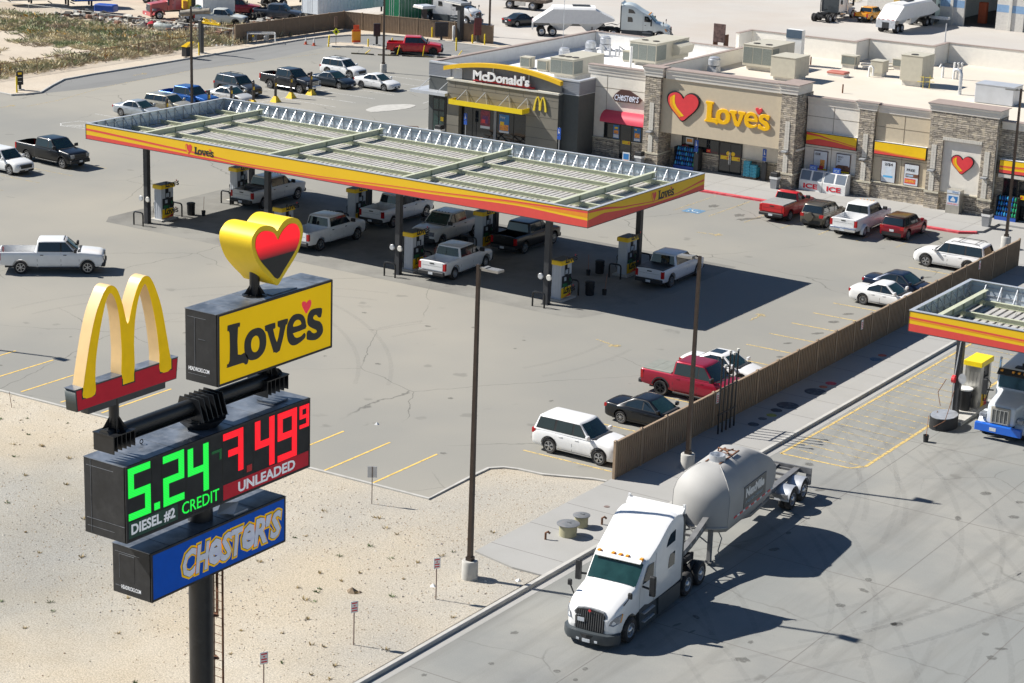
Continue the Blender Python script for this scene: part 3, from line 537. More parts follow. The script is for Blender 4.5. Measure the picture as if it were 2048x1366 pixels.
text('grade_name', 'DIESEL #2', FX(X3+.006, -34.61, 8.83), 1.98, .38, WT, pc, .003, .03)
text('payment_word', 'CREDIT', FX(X3, -32.30, 8.83), 1.77, .40, LG, pc, .005)
b = MB()
for yy in (-32.9,-29.0):
    for k in range(10): a = k*2*pi/10; a2 = a+2*pi/10; b.tube([(CX-.25,yy+.07*cos(a),11.22+.07*sin(a)),(CX-.25,yy+.07*cos(a2),11.22+.07*sin(a2))], .018, 4)
b.build('lifting_eye', M['blk'], pc)
b = MB(); b.box(CX-.3, CX+.45, -27.25, -26.5, 11.15, 11.19); b.build('roof_hatch', CABTOP, pc)
# blue cabinet
b, f = cabinet(-33.70, -27.08, 6.27, 7.93, 1.64); b.box(1.35,2.0,-33.705,-33.70,6.75,7.62,0); b.box(1.35,2.0,-33.71,-33.705,7.62,7.635,1); b.box(1.35,1.36,-33.71,-33.705,6.8,7.62,1)
cc = rel(b.build('blue_sign_cabinet', [M['blkflat'], CABTOP], py)); cc['label'] = 'black cabinet with blue panel, lowest of the pylon'
face('blue_panel', -33.625, -27.155, 6.345, 7.855, 2.715, mat("blue_sign_face", (.002,.055,.32), .6, var=.05, emit=.22, spec=.15), cc).matrix_parent_inverse = Matrix()  # blue face on the shaded side, brightened by added emission
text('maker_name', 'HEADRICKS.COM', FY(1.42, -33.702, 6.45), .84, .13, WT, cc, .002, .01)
def chesters(mx, w, h, par, layers):
    ch = "CHeSTeR'S"; ws = [.118,.122,.112,.10,.105,.115,.12,.04,.10]; x = 0
    for c, k in zip(ch, ws):
        hh = h*(.34 if c == "'" else .92 if c == 'e' else 1)
        for off, m, dz in layers:
            cu = bpy.data.curves.new('t', 'FONT'); cu.body = c; cu.extrude = .004; cu.offset = off/h*.7; cu.resolution_u = 2; cu.shear = .18
            sl = mx @ Matrix.Translation((x*w-off*1.2, (h-hh)*(.95 if c == "'" else .5)+x*0-off*1.2, dz))
            me = curve_mesh(cu, 'letter', sl, (k*w*.97+off*2.4, hh+off*2.4)); bpy.data.curves.remove(cu); link('letter', me, par, m)
        x += k+.006
chesters(FX(2.715, -32.22, 6.64), 4.95, .86, cc, ((.11, mat("gold_lettering", (.85,.50,.005), .6, emit=.15, spec=.2), .004), (.055, mat("navy_lettering", (.012,.012,.04), .5), .012), (.04, mat("silver_lettering", (.62,.65,.75), .6, emit=.1, spec=.2), .020)))  # gold and silver letters get a weak added glow to offset shade
b = MB(); b.add([(2.2,-30.0,8.02),(2.6,-29.6,8.02),(2.55,-29.3,8.35),(2.1,-29.7,8.3)], [(0,1,2,3)]); b.box(1.9,2.6,-29.6,-28.9,7.94,8.0); b.build('roof_flap', M['ltgrey'], cc)
def att(o): o.matrix_parent_inverse = Matrix.Translation(-o.parent.location); return o
# ================================================================ FUEL CANOPIES
FASC = mat("canopy_yellow", (.86,.53,.008), .5, var=.03, scale=.4); STR = mat("canopy_red_stripe", (.74,.075,.06), .5, var=.03); STO = mat("canopy_orange_stripe", (.82,.28,.02), .4, var=.03)
BACKP = mat("fascia_back_panel", (.55,.63,.70), .35, .25, var=.12, scale=.8); RIM = mat("canopy_rim_metal", (.66,.68,.70), .35, .5, var=.1)
DECK = mat("white_deck_pan", (.47,.455,.43), .45, var=.08, scale=1.5, dirt=(.42,.36,.3,.45), ds=1.2)
def stripes(parent, mx, Lh, H, pts):
    """swooping bands: pts = (u, a, b, c, d) fractions from the top; red a-b, orange b-c, yellow c-d, red d-1"""
    def ev(u):
        for p, q in zip(pts, pts[1:]):
            if u <= q[0]+1e-6:
                t = (u-p[0])/(q[0]-p[0]); t2 = t*t*(3-2*t)*.35+t*.65; return [p[i]+(q[i]-p[i])*t2 for i in range(1, 5)]
    n = 40; us = [i/n for i in range(n+1)]; V = [ev(u) for u in us]
    for a, b, m, nm in ((0,1,STR,'red_swoosh'),(1,2,STO,'orange_swoosh'),(3,None,STR,'red_band')):
        mb = MB(); vs = []
        for u, v in zip(us, V): vs += [(u*Lh, H*(1-v[a]), .004), (u*Lh, H*(1-(1 if b is None else v[b])), .004)]
        mb.add(vs, [(2*i, 2*i+1, 2*i+3, 2*i+2) for i in range(n)], 0, mx); mb.build(nm, m, parent)
def love_sign(mx, s, parent, m, hm=None, depth=.012, bevel=0.):
    for k, hl in (('L',None),('o','oh'),('v',None),('e','eh'),('s',None)):
        shape('letter', [[(a*s, b*s) for a, b in sm(LV[k], 2)]]+([[(a*s, b*s) for a, b in sm(LV[hl], 2)]] if hl else []), mx, m, parent, depth, bevel)
    shape('heart_emblem', [[(a*s, b*s) for a, b in sm(LV['h'])]], mx, hm or M['red'], parent, depth, bevel)
def band_heart(mx, w, h, parent, depth, rim=True):
    if rim:
        shape('heart_rim', [sm(heart(w*1.09, h*1.10))], mx, M['blkflat'], parent, depth*.8)
    shape('heart_face', [sm(heart(w, h))], mx @ Matrix.Translation((0,0,depth*.5)), M['red'], parent, depth*.6)
    z = depth*1.1+.003
    def strip(a, b_): return [(x*w, y*h) for x, y in sm2(a)+sm2(b_)[::-1]]
    def sm2(p):
        o = []
        for i in range(len(p)-1):
            for k in range(4): t = k/4; o.append((p[i][0]+(p[i+1][0]-p[i][0])*t, p[i][1]+(p[i+1][1]-p[i][1])*t))
        return o+[p[-1]]
    A_ = [(-.435,.30),(-.44,.16),(-.415,.02),(-.35,-.09),(-.22,-.25),(-.095,-.385)]; B_ = [(-.36,.375),(-.365,.22),(-.345,.06),(-.28,-.06),(-.15,-.22),(-.025,-.35)]; C_ = [(-.27,.425),(-.28,.27),(-.265,.12),(-.21,-.01),(-.08,-.17),(.055,-.315)]
    shape('heart_band', [strip(A_, B_)], mx @ Matrix.Translation((0,0,z)), mat("band_orange", (.85,.33,.02), .4), parent, .006)
    shape('heart_band', [strip([(x+.006,y+.004) for x,y in B_], C_)], mx @ Matrix.Translation((0,0,z)), M['yel'], parent, .006)
def inside(x, y):
    c = False; P = HEART
    for i in range(len(P)):
        a, b = P[i], P[i-1]
        if (a[1]*.93 > y) != (b[1]*.93 > y) and x < (b[0]*.93-a[0]*.93)*(y-a[1]*.93)/(b[1]*.93-a[1]*.93)+a[0]*.93: c = not c
    return c
def canopy(x0, x1, y0, y1, z0, z1, beams, cols, label, front, side, group):
    r = empty('fuel_canopy', ((x0+x1)/2, (y0+y1)/2, 0), 0, label, 'fuel canopy', group)
    H = z1-z0; b = MB(); t = .03; ft = .05
    b.box(x0, x1, y0, y0+t, z0, z1); b.box(x0, x1, y1-t, y1, z0, z1); b.box(x0, x0+t, y0+t, y1-t, z0, z1); b.box(x1-t, x1, y0+t, y1-t, z0, z1)
    fa = att(b.build('fascia', FASC, r))
    stripes(fa, FY(x0+.02, y0, z0+.02), x1-x0-.04, H-.04, front)
    stripes(fa, FX(x1, y0+.02, z0+.02), y1-y0-.04, H-.04, side)
    b = MB(); e = .012
    for zz in (z0-.02, z1-.02): 
        b.box(x0-e, x1+e, y0-e, y0-.001, zz, zz+.04); b.box(x1+.001, x1+e, y0-e, y1+e, zz, zz+.04); b.box(x0-e, x1+e, y1+.001, y1+e, zz, zz+.04); b.box(x0-e, x0-.001, y0-e, y1+e, zz, zz+.04)
    for xx in (x0, x1-.02): b.box(xx-.004, xx+.024, y0-e-.002, y0-.001, z0, z1)
    b.build('dark_edge', M['dkgrey'], fa)
    w = .2; b = MB()
    b.box(x0-e, x1+e, y0-e, y0+w, z1+.02, z1+.05); b.box(x0-e, x1+e, y1-w, y1+e, z1+.02, z1+.05); b.box(x0-e, x0+w, y0+w, y1-w, z1+.02, z1+.05); b.box(x1-w, x1+e, y0+w, y1-w, z1+.02, z1+.05)
    att(b.build('rim', RIM, r))
    b = MB()
    b.box(x0+t+.01, x1-t-.01, y0+t+.002, y0+t+.02, z0+.1, z1-.03); b.box(x0+t+.01, x1-t-.01, y1-t-.02, y1-t-.002, z0+.1, z1-.03); b.box(x0+t+.002, x0+t+.02, y0+t+.03, y1-t-.03, z0+.1, z1-.03); b.box(x1-t-.02, x1-t-.002, y0+t+.03, y1-t-.03, z0+.1, z1-.03)
    att(b.build('fascia_backing', BACKP, r))
    sb = MB(); n = int((x1-x0)/.85)
    for yy, s in ((y0+t+.03, 1), (y1-t-.03, -1)):
        for k in range(n+1):
            xx = x0+.1+k*(x1-x0-.2)/n; sb.box(xx-.02, xx+.02, min(yy, yy+.05*s), max(yy, yy+.05*s), z0+.05, z1)
            sb.bar((xx, yy+.04*s, z1-.04), (xx, yy+.75*s, z0+.12), .045, .045)
        for zz in (z0+.35, z0+.75): sb.box(x0+.1, x1-.1, yy+.002, yy+.03, zz, zz+.04) if s > 0 else sb.box(x0+.1, x1-.1, yy-.03, yy-.002, zz, zz+.04)
    n = max(2, int((y1-y0)/.85))
    for xx, s in ((x0+t+.03, 1), (x1-t-.03, -1)):
        for k in range(1, n):
            yy = y0+.1+k*(y1-y0-.2)/n; sb.box(min(xx, xx+.05*s), max(xx, xx+.05*s), yy-.02, yy+.02, z0+.05, z1)
            sb.bar((xx+.04*s, yy, z1-.04), (xx+.75*s, yy, z0+.12), .045, .045)
        for zz in (z0+.35, z0+.75): sb.box(min(xx,xx+.03*s), max(xx,xx+.03*s), y0+.1, y1-.1, zz, zz+.04)
    att(sb.build('fascia_framing', M['galv'], r))
    b = MB(); k = x0+.35       # deck pans with raised ribs running across
    b.box(x0+t, x1-t, y0+t, y1-t, z0+.05, z0+.07)
    while k < x1-.4: b.box(k, k+.26, y0+.3, y1-.3, z0+.0705, z0+.15); k += .40
    att(b.build('deck', DECK, r))
    b = MB(); n = max(3, int((y1-y0)/2.75)); ys = [y0+1.3+k*(y1-y0-2.6)/(n-1) for k in range(n)]
    for yy in ys:
        b.box(x0+.3, x1-.3, yy-.09, yy+.09, z0+.40, z0+.42); b.box(x0+.3, x1-.3, yy-.012, yy+.012, z0+.18, z0+.40); b.box(x0+.3, x1-.3, yy-.09, yy+.09, z0+.16, z0+.18)
        xx = x0+1.5
        while xx < x1-1: b.tube([(xx,yy,z0+.42),(xx+.05,yy+.9,z0+.16)], .014, 4); b.tube([(xx,yy,z0+.42),(xx+.05,yy-.9,z0+.16)], .014, 4); xx += 1.8
    att(b.build('purlins', M['sagebeam'], r))
    for xx in beams:
        b = MB(); yb0, yb1 = y0+1.0, y1-.6
        b.box(xx-.13, xx+.13, yb0, yb1, z0+.78, z0+.805); b.box(xx-.015, xx+.015, yb0, yb1, z0+.44, z0+.78); b.box(xx-.13, xx+.13, yb0, yb1, z0+.425, z0+.44)
        for k in range(5): yy = yb0+.4+k*(yb1-yb0-.8)/4; b.box(xx-.12, xx+.12, yy-.01, yy+.01, z0+.44, z0+.78)
        att(b.build('main_beam', M['sagebeam'], r))
    for cx, cy in cols:
        b = MB(); b.box(cx-.17, cx+.17, cy-.17, cy+.17, 0, z0+.05); b.box(cx-.25, cx+.25, cy-.25, cy+.25, 0, .03); att(b.build('column', mat("dark_canopy_column", (.035,.037,.042), .5, var=.15), r))
    return r, fa
F1 = [(0,.28,.42,.43,.72),(.25,.60,.70,.74,.84),(.34,.78,.83,.86,.91),(.5,.74,.78,.83,.87),(.69,.48,.52,.57,.67),(.884,.14,.235,.30,.41),(1,.02,.15,.42,.58)]
S1 = [(0,.02,.14,.14,.56),(.12,.06,.22,.22,.42),(.3,.42,.50,.50,.62),(.55,.68,.73,.73,.82),(.75,.66,.71,.72,.84),(1,.32,.44,.46,.66)]
can, fa = canopy(-56.2,-15.9,23.3,37.6,5.42,6.45,(-52.0,-41.1,-30.3,-19.2),[(x,y) for x in (-51.6,-40.95,-30.3,-19.2) for y in (24.35,35.3)],
   'long yellow and red fuel canopy with open top covering eight car pumps', F1, S1, 'fuel canopies')
band_heart(FY(-46.85,23.3,5.95), .58, .66, fa, .01, False); love_sign(FY(-46.35,23.297,5.66), .34, fa, LB)
band_heart(FX(-15.9,31.05,5.98), .55, .62, fa, .01, False); love_sign(FX(-15.897,31.6,5.70), .40, fa, LB)
F2 = [(0,.27,.36,.44,.62),(.3,.55,.62,.7,.8),(.6,.75,.8,.84,.9),(1,.5,.55,.6,.7)]
can2, fa2 = canopy(7.75,60,14.8,22.8,5.42,6.45,(8.9,20,31,42,53),[(8.75,19.7),(20,19.7),(31,19.7),(42,19.7),(53,19.7)],
   'yellow and red fuel canopy over the diesel lane at the right edge', F2, [(0,.3,.4,.4,.6),(1,.3,.4,.4,.6)], 'fuel canopies')
# ---------------------------------------------------------------- pumps
PW = mat("pump_white_side", (.50,.53,.57), .45, var=.06, dirt=(.3,.3,.3,.3)); PB = mat("pump_dark_face", (.02,.022,.026), .3, var=.3, scale=6); PG = mat("pump_green_panel", (.02,.16,.07), .4)
pump_lbl = ['car pump by the westernmost column in front of the sunlit lot','car pump mostly hidden behind the yellow heart of the pylon','car pump beside the third front column, left of the white pickup with black bed','car pump nearest the camera by the last front column',
            'rear row pump beside the white pickup with tool boxes','rear row pump by the bed of the second white utility pickup','rear row pump between the camera facing pickup and the black pickup','rear row pump beside the white pickup with black bed cover at the east end']
def make_pump():
    r = empty('fuel_pump', (0,0,0), 0, pump_lbl[0], 'fuel pump', 'car fuel pumps under the main canopy')
    b = MB(); b.box(-.55,.55,-.85,.85,0,.12); b.build('plinth', M['conc'], r)
    b = MB(); b.bbox(-.33,.33,-.62,-.18,.12,2.25,.03); b.bbox(-.33,.33,.18,.62,.12,2.25,.03)
    for s in (-1, 1):
        for k in range(3): b.box(-.25+.2*k, -.22+.2*k, min(s*.62,s*.635), max(s*.62,s*.635), .2, 2.2)
    b.build('cabinet', PW, r)
    b = MB(); b.box(-.30,.30,-.6,.6,.14,.82); b.box(-.27,.27,-.18,.18,.82,2.3); b.build('centre', PB, r)
    b = MB(); b.box(-.345,.345,-.50,.55,.84,1.55); b.box(-.35,.35,.02,.30,1.58,1.95); b.build('face_panel', PB, r)
    b = MB()
    for s in (-1,1): b.box(min(s*.345,s*.352),max(s*.345,s*.352),-.4,.2,.86,1.05); b.box(min(s*.345,s*.352),max(s*.345,s*.352),.35,.5,1.1,1.3)
    b.build('grade_buttons', PG, r)
    b = MB()
    for s in (-1,1): b.box(min(s*.34,s*.353),max(s*.34,s*.353),-.55,.55,.17,.80)
    lp = b.build('advert_panel', M['yel'], r)
    shape('swoosh', [[(-.5,.02),(.5,.02),(.5,.22),(.2,.12),(-.2,.05)]], FX(.353,0,.18), M['red'], lp, .004)
    love_sign(FX(.353,-.32,.38), .28, lp, LB, depth=.004)
    b = MB()
    for s in (-1,1): b.box(min(s*.34,s*.356),max(s*.34,s*.356),-.25,-.02,1.2,1.45); b.box(min(s*.345,s*.358),max(s*.345,s*.358),-.15,.15,1.62,1.9)
    b.build('screen', mat("pump_screen", (.45,.5,.55), .2, var=.4, scale=12), r)
    b = MB(); b.bbox(-.42,.42,-.72,.72,2.25,2.52,.05); cp = b.build('topper', M['yel'], r)
    b = MB(); b.box(-.36,.36,-.64,.64,2.52,2.53); b.build('topper_recess', M['dkgrey'], cp)
    love_sign(FX(.42,-.3,2.30), .28, cp, LB, depth=.003)
    for s in (-1, 1):
        b = MB(); b.tube([(s*.36,s*.45,1.35),(s*.46,s*.5,1.15),(s*.42,s*.5,.95)], .035, 6); b.tube([(s*.40,s*.48,1.0),(s*.55,s*.5,.55),(s*.5,s*.3,.3),(s*.42,s*.1,.5),(s*.37,0,1.5),(s*.3,.0,2.2)], .018, 6); b.build('hose', M['blkflat'], r)
    return r
p0 = make_pump(); pxs = (-51.6,-40.95,-30.3,-19.2); PUMPS = []
for i, (x, y) in enumerate([(x, 26.0) for x in pxs]+[(x, 33.9) for x in pxs]):
    o = p0 if i == 0 else dup(p0); o.location = (x, y, 0); o['label'] = pump_lbl[i]; PUMPS.append(o)
def hoop():
    b = MB(); b.tube([(-.42,0,0),(-.42,0,.75),(-.38,0,.88),(-.28,0,.93),(.28,0,.93),(.38,0,.88),(.42,0,.75),(.42,0,0)], .055, 8); return b.mesh('hoop', 40)
hm_ = hoop(); hm_.materials.append(M['blk'])
HL = ['first','second','third','fourth']
for row, yy in ((0,23.45),(1,27.35),(2,32.45),(3,36.2)):
    for i, x in enumerate(pxs):
        o = bpy.data.objects.new('bollard_hoop', hm_); C.objects.link(o); o.location = (x, yy, 0)
        tag(o, '%s black hoop bollard from the left %s' % (HL[i], ('along the front edge of the canopy','just behind the front pumps','in front of the rear pumps','behind the rear columns')[row]), 'bollard', 'black hoop bollards guarding the pump islands')
def bin_mesh():
    b = MB(); b.lathe([(.24,0),(.27,.05),(.29,.75),(.31,.80),(.31,.84),(.26,.88),(.12,.9)], 14); b.box(-.33,.33,-.05,.05,.55,.6); return b.mesh('bin', 40)
bm_ = bin_mesh(); bm_.materials.append(M['blkflat'])
def bucket(x, y, lbl, lean=.12):
    r = empty('squeegee_bucket', (x, y, 0), 0, lbl, 'bucket', 'squeegee buckets beside the pumps')
    b = MB(); b.lathe([(.12,0),(.15,.36),(.14,.36),(.11,.05)], 12); b.build('bucket', M['blkflat'], r, 40)
    b = MB(); b.tube([(0,0,.1),(lean,.05,1.35)], .014, 5); b.build('squeegee_handle', mat("reddish_handle", (.35,.14,.07), .6), r)
for i, (x, y) in enumerate([(-51.1,28.2),(-50.4,33.3),(-40.2,28.0),(-29.6,28.0),(-18.3,27.9),(-20.6,32.9),(-41.8,33.0),(-31.2,32.9)]):
    o = bpy.data.objects.new('waste_bin', bm_); C.objects.link(o); o.location = (x, y, 0)
    tag(o, ['black round bin behind the westernmost front pump','black round bin left of the white pickup with tool boxes','black round bin behind the pump hidden by the heart','black round bin behind the third front pump','black round bin right of the front pump nearest the camera','black round bin in front of the rear pump at the east end','black round bin in front of the second rear pump','black round bin in front of the third rear pump'][i], 'bin', 'black bins beside the pumps')
bucket(-50.3,28.6,'black bucket with upright reddish squeegee at the westernmost island', .02); bucket(-51.2,32.7,'black bucket with leaning squeegee beside the rear row bin', .6)
bucket(-17.6,28.5,'black bucket in shade behind the nearest pump bin'); bucket(-20.9,32.0,'black bucket in shade before the east rear pump', -.05); bucket(9.25,14.7,'black bucket with tall mops standing alone before the diesel island',.02)
# diesel island
r = empty('diesel_pump', (9.1, 21.6, 0), 0, 'steel sided diesel pump with bright yellow cap beside the truck', 'fuel pump')
b = MB(); b.box(-.6,.6,-3.4,1.4,0,.16); b.build('island', M['conc'], r)
b = MB(); b.box(-.42,.42,-.75,-.3,.16,2.45); b.box(-.42,.42,.5,.75,.16,2.45)
for k in range(4): b.box(-.4+.2*k,-.37+.2*k,-.765,-.75,.2,2.4)
b.build('cabinet', mat("brushed_steel", (.5,.49,.46), .3, .8, var=.1), r)
b = MB(); b.box(-.35,.35,-.3,.5,.16,2.4); b.box(-.43,.43,-.3,.45,.95,1.75); b.build('centre', PB, r)
b = MB(); b.box(-.425,.425,-.3,.5,.18,.85); lp = b.build('advert_panel', M['yel'], r)
b = MB(); b.box(.425,.43,.1,.5,.18,.55); b.build('swoosh', M['red'], lp)
b = MB(); b.box(.43,.435,-.1,.25,.9,1.1); b.build('grade_panel', PG, r)
b = MB(); b.bbox(-.5,.5,-.85,.85,2.45,2.72,.02); b.build('topper', mat("bright_yellow_cap", (.93,.68,.01), .35), r)
b = MB(); b.tube([(.45,.3,1.6),(.6,.45,1.35),(.55,.4,1.0),(.5,.2,.45),(.46,-.1,.5),(.45,-.15,1.3),(.4,-.1,2.1)], .03, 6); b.build('hose', M['blkflat'], r)
r = empty('planter_guard', (9.0, 17.6, 0), 0, 'low black rounded island guard with steel lid below the canopy column', 'guard')
b = MB(); b.loft([[(.75*cos(t)*.9, .75*sin(t)*1.3, z) for t in [k*2*pi/20 for k in range(20)]] for z in (0, .62)]); b.build('drum', M['blkflat'], r, 40)
b = MB(); b.loft([[(.72*cos(t)*.9, .72*sin(t)*1.3, z) for t in [k*2*pi/20 for k in range(20)]] for z in (.62, .64)]); b.build('lid', M['galv'], r)
b = MB(); b.tube([(-.4,.1,.7),(-.5,-.5,.2),(-.1,-1.0,.2),(.4,-.9,.6),(.35,-.3,1.2),(.2,.5,1.8)], .02, 5); b.tube([(-.3,.6,2.3),(-.6,.4,1.6),(-.3,.1,1.0)], .02, 5); b.build('air_hose', M['rust'], r)
o = bpy.data.objects.new('waste_bin', bm_.copy()); C.objects.link(o); o.location = (8.95, 20.45, .16); o.scale = (1.15,1.15,1.3); tag(o, 'tall black bin with white liner between diesel column and pump', 'bin')
b = MB(); b.lathe([(.33,.84),(.34,.9),(.2,.93)], 14); q = b.build('bin_liner', M['white'], o)
r = empty('column_equipment', (8.75,19.7,0), 0, 'red hose reel, mirror and electrical box fixed on the diesel column', 'equipment')
b = MB(); b.lathe([(.2,-.08),(.2,.08)], 14, axis='x'); q = b.build('hose_reel', M['red'], r); q.location = (-.1,-.3,2.0)
b = MB(); b.loft([[(.22*cos(t), 0, .28*sin(t)) for t in [k*pi/6 for k in range(12)]], [(.15*cos(t), .12, .2*sin(t)) for t in [k*pi/6 for k in range(12)]]]); q = b.build('mirror', M['galv'], r); q.location = (.35,-.3,2.1)
b = MB(); b.box(.17,.6,-.3,.3,4.3,5.2); b.build('electrical_box', M['offwhite'], r)
b = MB(); b.tube([(.1,-.19,4.4),(.02,-.19,3.6),(-.1,-.19,2.2),(-.1,-.19,.3)], .03, 6); b.build('conduit', M['ltgrey'], r)
# mirrors on the canopy columns
for i, x in enumerate(pxs):
    r = empty('column_mirror', (x, 24.1, 0), 0, 'pair of small round mirrors on the %s front column of the main canopy' % HL[i], 'mirror', 'round mirrors on the canopy columns')
    for s in (-1, 1):
        b = MB(); b.lathe([(.16,-.05),(.2,.02),(.17,.05)], 10, axis='y'); q = b.build('mirror', M['offwhite'] if s > 0 else M['galv'], r, 40); q.location = (.3*s, -.05, 1.75)
# ---------------------------------------------------------------- lamp posts
def lamp(x, y, h, heads, lbl, base=.85, br=.33, w=.15):
    r = empty('lamp_post', (x, y, 0), 0, lbl, 'lamp post', 'tall brown lamp posts of the lot')
    b = MB(); b.lathe([(br,0),(br*1.02,.1),(br,base-.04),(br*.93,base)], 18); b.build('concrete_base', M['conc'], r, 40)
    b = MB(); b.loft([[(sx*k, sy*k, z) for sx, sy in ((-1,-1),(1,-1),(1,1),(-1,1))] for z, k in ((base, w*.62), (h, w*.42))]); b.box(-w*.9,w*.9,-w*.9,w*.9,base,base+.16); b.build('pole', mat("bronze_pole", (.045,.032,.026), .4, .3, var=.2), r)
    for a in heads:
        ux, uy = cos(a), sin(a)
        b = MB(); b.bar((0,0,h-.12),(ux*.3,uy*.3,h-.12), .06, .08); mx = Matrix.Rotation(a, 4, 'Z'); b.box(.28,1.05,-.22,.22,h-.17,h-.08,0,mx); b.box(.3,.45,-.18,.18,h-.08,h-.04,0,mx)
        q = b.build('lamp_head', mat("lamp_head_metal", (.30,.29,.27), .4, .4), r)
        b = MB(); b.box(.5,1.0,-.18,.18,h-.079,h-.071,0,mx); b.build('lamp_plate', mat("lamp_top_grid", (.20,.20,.20), .5, var=.5, scale=30), q)
    return r
lamp(1.28,-13.6,13.2,(0,),'tall brown lamp post on round concrete base standing in the gravel by the kerb')
lamp(1.94,3.5,10.4,(pi,),'brown lamp post on concrete base between the wooden fence and the tanker trailer')
lamp(-2.64,57.4,11.1,(0,pi),'brown lamp post with two heads before the stone store front at the right')
lamp(-79.3,88.3,10.5,(0,),'lamp post on grey square base beside the small white sedan')
lamp(-71.9,51.6,10.5,(0,),'lamp post rising behind the left corner of the main canopy by the silver cars')
lamp(-86.2,117.5,10.5,(0,),'lamp post in the dirt yard behind the restaurant roof')
lamp(-45.0,-5.4,10.4,(0,),'lamp post left of the frame, seen by its shadow on the empty bays')
# ================================================================ STORE AND RESTAURANT
def stone_mat(name, a, b_, c):
    m = bpy.data.materials.new(name); m.use_nodes = True; N, L, bs = nodes(m); bs.inputs["Roughness"].default_value = .9; bs.inputs["Specular IOR Level"].default_value = .2
    g = N.new("ShaderNodeNewGeometry"); sx = N.new("ShaderNodeSeparateXYZ"); L.new(g.outputs["Position"], sx.inputs[0])
    ad = N.new("ShaderNodeMath"); ad.operation = 'ADD'; L.new(sx.outputs[0], ad.inputs[0]); L.new(sx.outputs[1], ad.inputs[1]); cb = N.new("ShaderNodeCombineXYZ"); L.new(ad.outputs[0], cb.inputs[0]); L.new(sx.outputs[2], cb.inputs[1])
    n0 = N.new("ShaderNodeTexNoise"); n0.inputs["Scale"].default_value = 1.7; L.new(cb.outputs[0], n0.inputs["Vector"]); va = N.new("ShaderNodeVectorMath"); va.operation = 'MULTIPLY_ADD'; va.inputs[1].default_value = (.06,.05,0); L.new(n0.outputs[1], va.inputs[0]); L.new(cb.outputs[0], va.inputs[2])
    def brick(w, h, off):
        b = N.new("ShaderNodeTexBrick"); b.inputs["Scale"].default_value = 1; b.inputs["Brick Width"].default_value = w; b.inputs["Row Height"].default_value = h; b.inputs["Mortar Size"].default_value = .012; b.inputs["Mortar Smooth"].default_value = .5; b.offset = off; b.squash = 1.5; b.squash_frequency = 2; b.inputs['Bias'].default_value = -.1
        b.inputs["Color1"].default_value = (*a,1); b.inputs["Color2"].default_value = (*b_,1); b.inputs["Mortar"].default_value = (.035,.03,.026,1); L.new(va.outputs[0], b.inputs["Vector"]); return b
    b1 = brick(.62,.15,.37); b2 = brick(.40,.10,.5); n1 = N.new("ShaderNodeTexNoise"); n1.inputs["Scale"].default_value = 2.2; L.new(cb.outputs[0], n1.inputs["Vector"]); r = N.new("ShaderNodeMapRange"); r.inputs[1].default_value = .47; r.inputs[2].default_value = .53; L.new(n1.outputs[0], r.inputs[0])
    k = N.new("ShaderNodeMix"); k.data_type = 'RGBA'; L.new(r.outputs[0], k.inputs[0]); L.new(b1.outputs[0], k.inputs[6]); L.new(b2.outputs[0], k.inputs[7])
    n2 = N.new("ShaderNodeTexNoise"); n2.inputs["Scale"].default_value = 3; n2.inputs["Detail"].default_value = 2; L.new(cb.outputs[0], n2.inputs["Vector"]); r2 = N.new("ShaderNodeMapRange"); r2.inputs[1].default_value = .5; r2.inputs[2].default_value = .66; r2.inputs[4].default_value = .7; L.new(n2.outputs[0], r2.inputs[0])
    k2 = N.new("ShaderNodeMix"); k2.data_type = 'RGBA'; L.new(r2.outputs[0], k2.inputs[0]); L.new(k.outputs[2], k2.inputs[6]); k2.inputs[7].default_value = (*c,1); L.new(k2.outputs[2], bs.inputs["Base Color"])
    mf = N.new("ShaderNodeMix"); L.new(r.outputs[0], mf.inputs[0]); L.new(b1.outputs[1], mf.inputs[2]); L.new(b2.outputs[1], mf.inputs[3]); iv = N.new("ShaderNodeMath"); iv.operation = 'SUBTRACT'; iv.inputs[0].default_value = 1; L.new(mf.outputs[0], iv.inputs[1])
    ad2 = N.new("ShaderNodeMath"); ad2.operation = 'ADD'; L.new(iv.outputs[0], ad2.inputs[0]); L.new(b1.outputs[0], ad2.inputs[1])
    bp = N.new("ShaderNodeBump"); bp.inputs["Strength"].default_value = 1; bp.inputs["Distance"].default_value = .12; L.new(ad2.outputs[0], bp.inputs["Height"]); L.new(bp.outputs[0], bs.inputs["Normal"]); return m
STONE = stone_mat("ledge_stone", (.60,.53,.43), (.27,.24,.21), (.66,.57,.42))
CREAM = mat("cream_stucco", (.76,.72,.64), .9, var=.04, bump=.05, dirt=(.4,.36,.30,.2), ds=.6); TAN = mat("tan_stucco", (.56,.48,.35), .9, var=.04, bump=.05); CORN = mat("cream_cornice", (.70,.66,.59), .8, var=.04); CAPM = mat("brown_cap_flashing", (.34,.27,.235), .6); SILL = mat("pale_stone_sill", (.55,.51,.40), .8, var=.08)
ROOFM = mat("pale_roof_membrane", (.60,.545,.46), .85, var=.05, scale=.5, dirt=(.48,.38,.28,.45), ds=.25); ROOFW = mat("white_roof_membrane", (.74,.73,.71), .8, var=.04, scale=.5, dirt=(.52,.48,.42,.4), ds=.3)
TILE = mat("pale_tile", (.62,.59,.52), .5, var=.06); JOINT = mat("joint_line", (.20,.16,.11), .9)
ORG = (-30, 66.5, 0)
st = empty('convenience_store', ORG, 0, "stone and stucco convenience store with large yellow lettering and red heart", 'store')
def P(b, name, mats, parent=None, smooth=None): 
    o = b.build(name, mats, parent or st, smooth); 
    if parent is None: att(o)
    return o
ZP = .15
b = MB(); b.box(-41.8,-36.0,66.1,66.5,1.6,7.0); P(b, 'wall_panel', CREAM); b = MB(); b.box(-22.3,-17.95,66.1,66.5,1.6,7.0); P(b, 'wall_panel', CREAM)
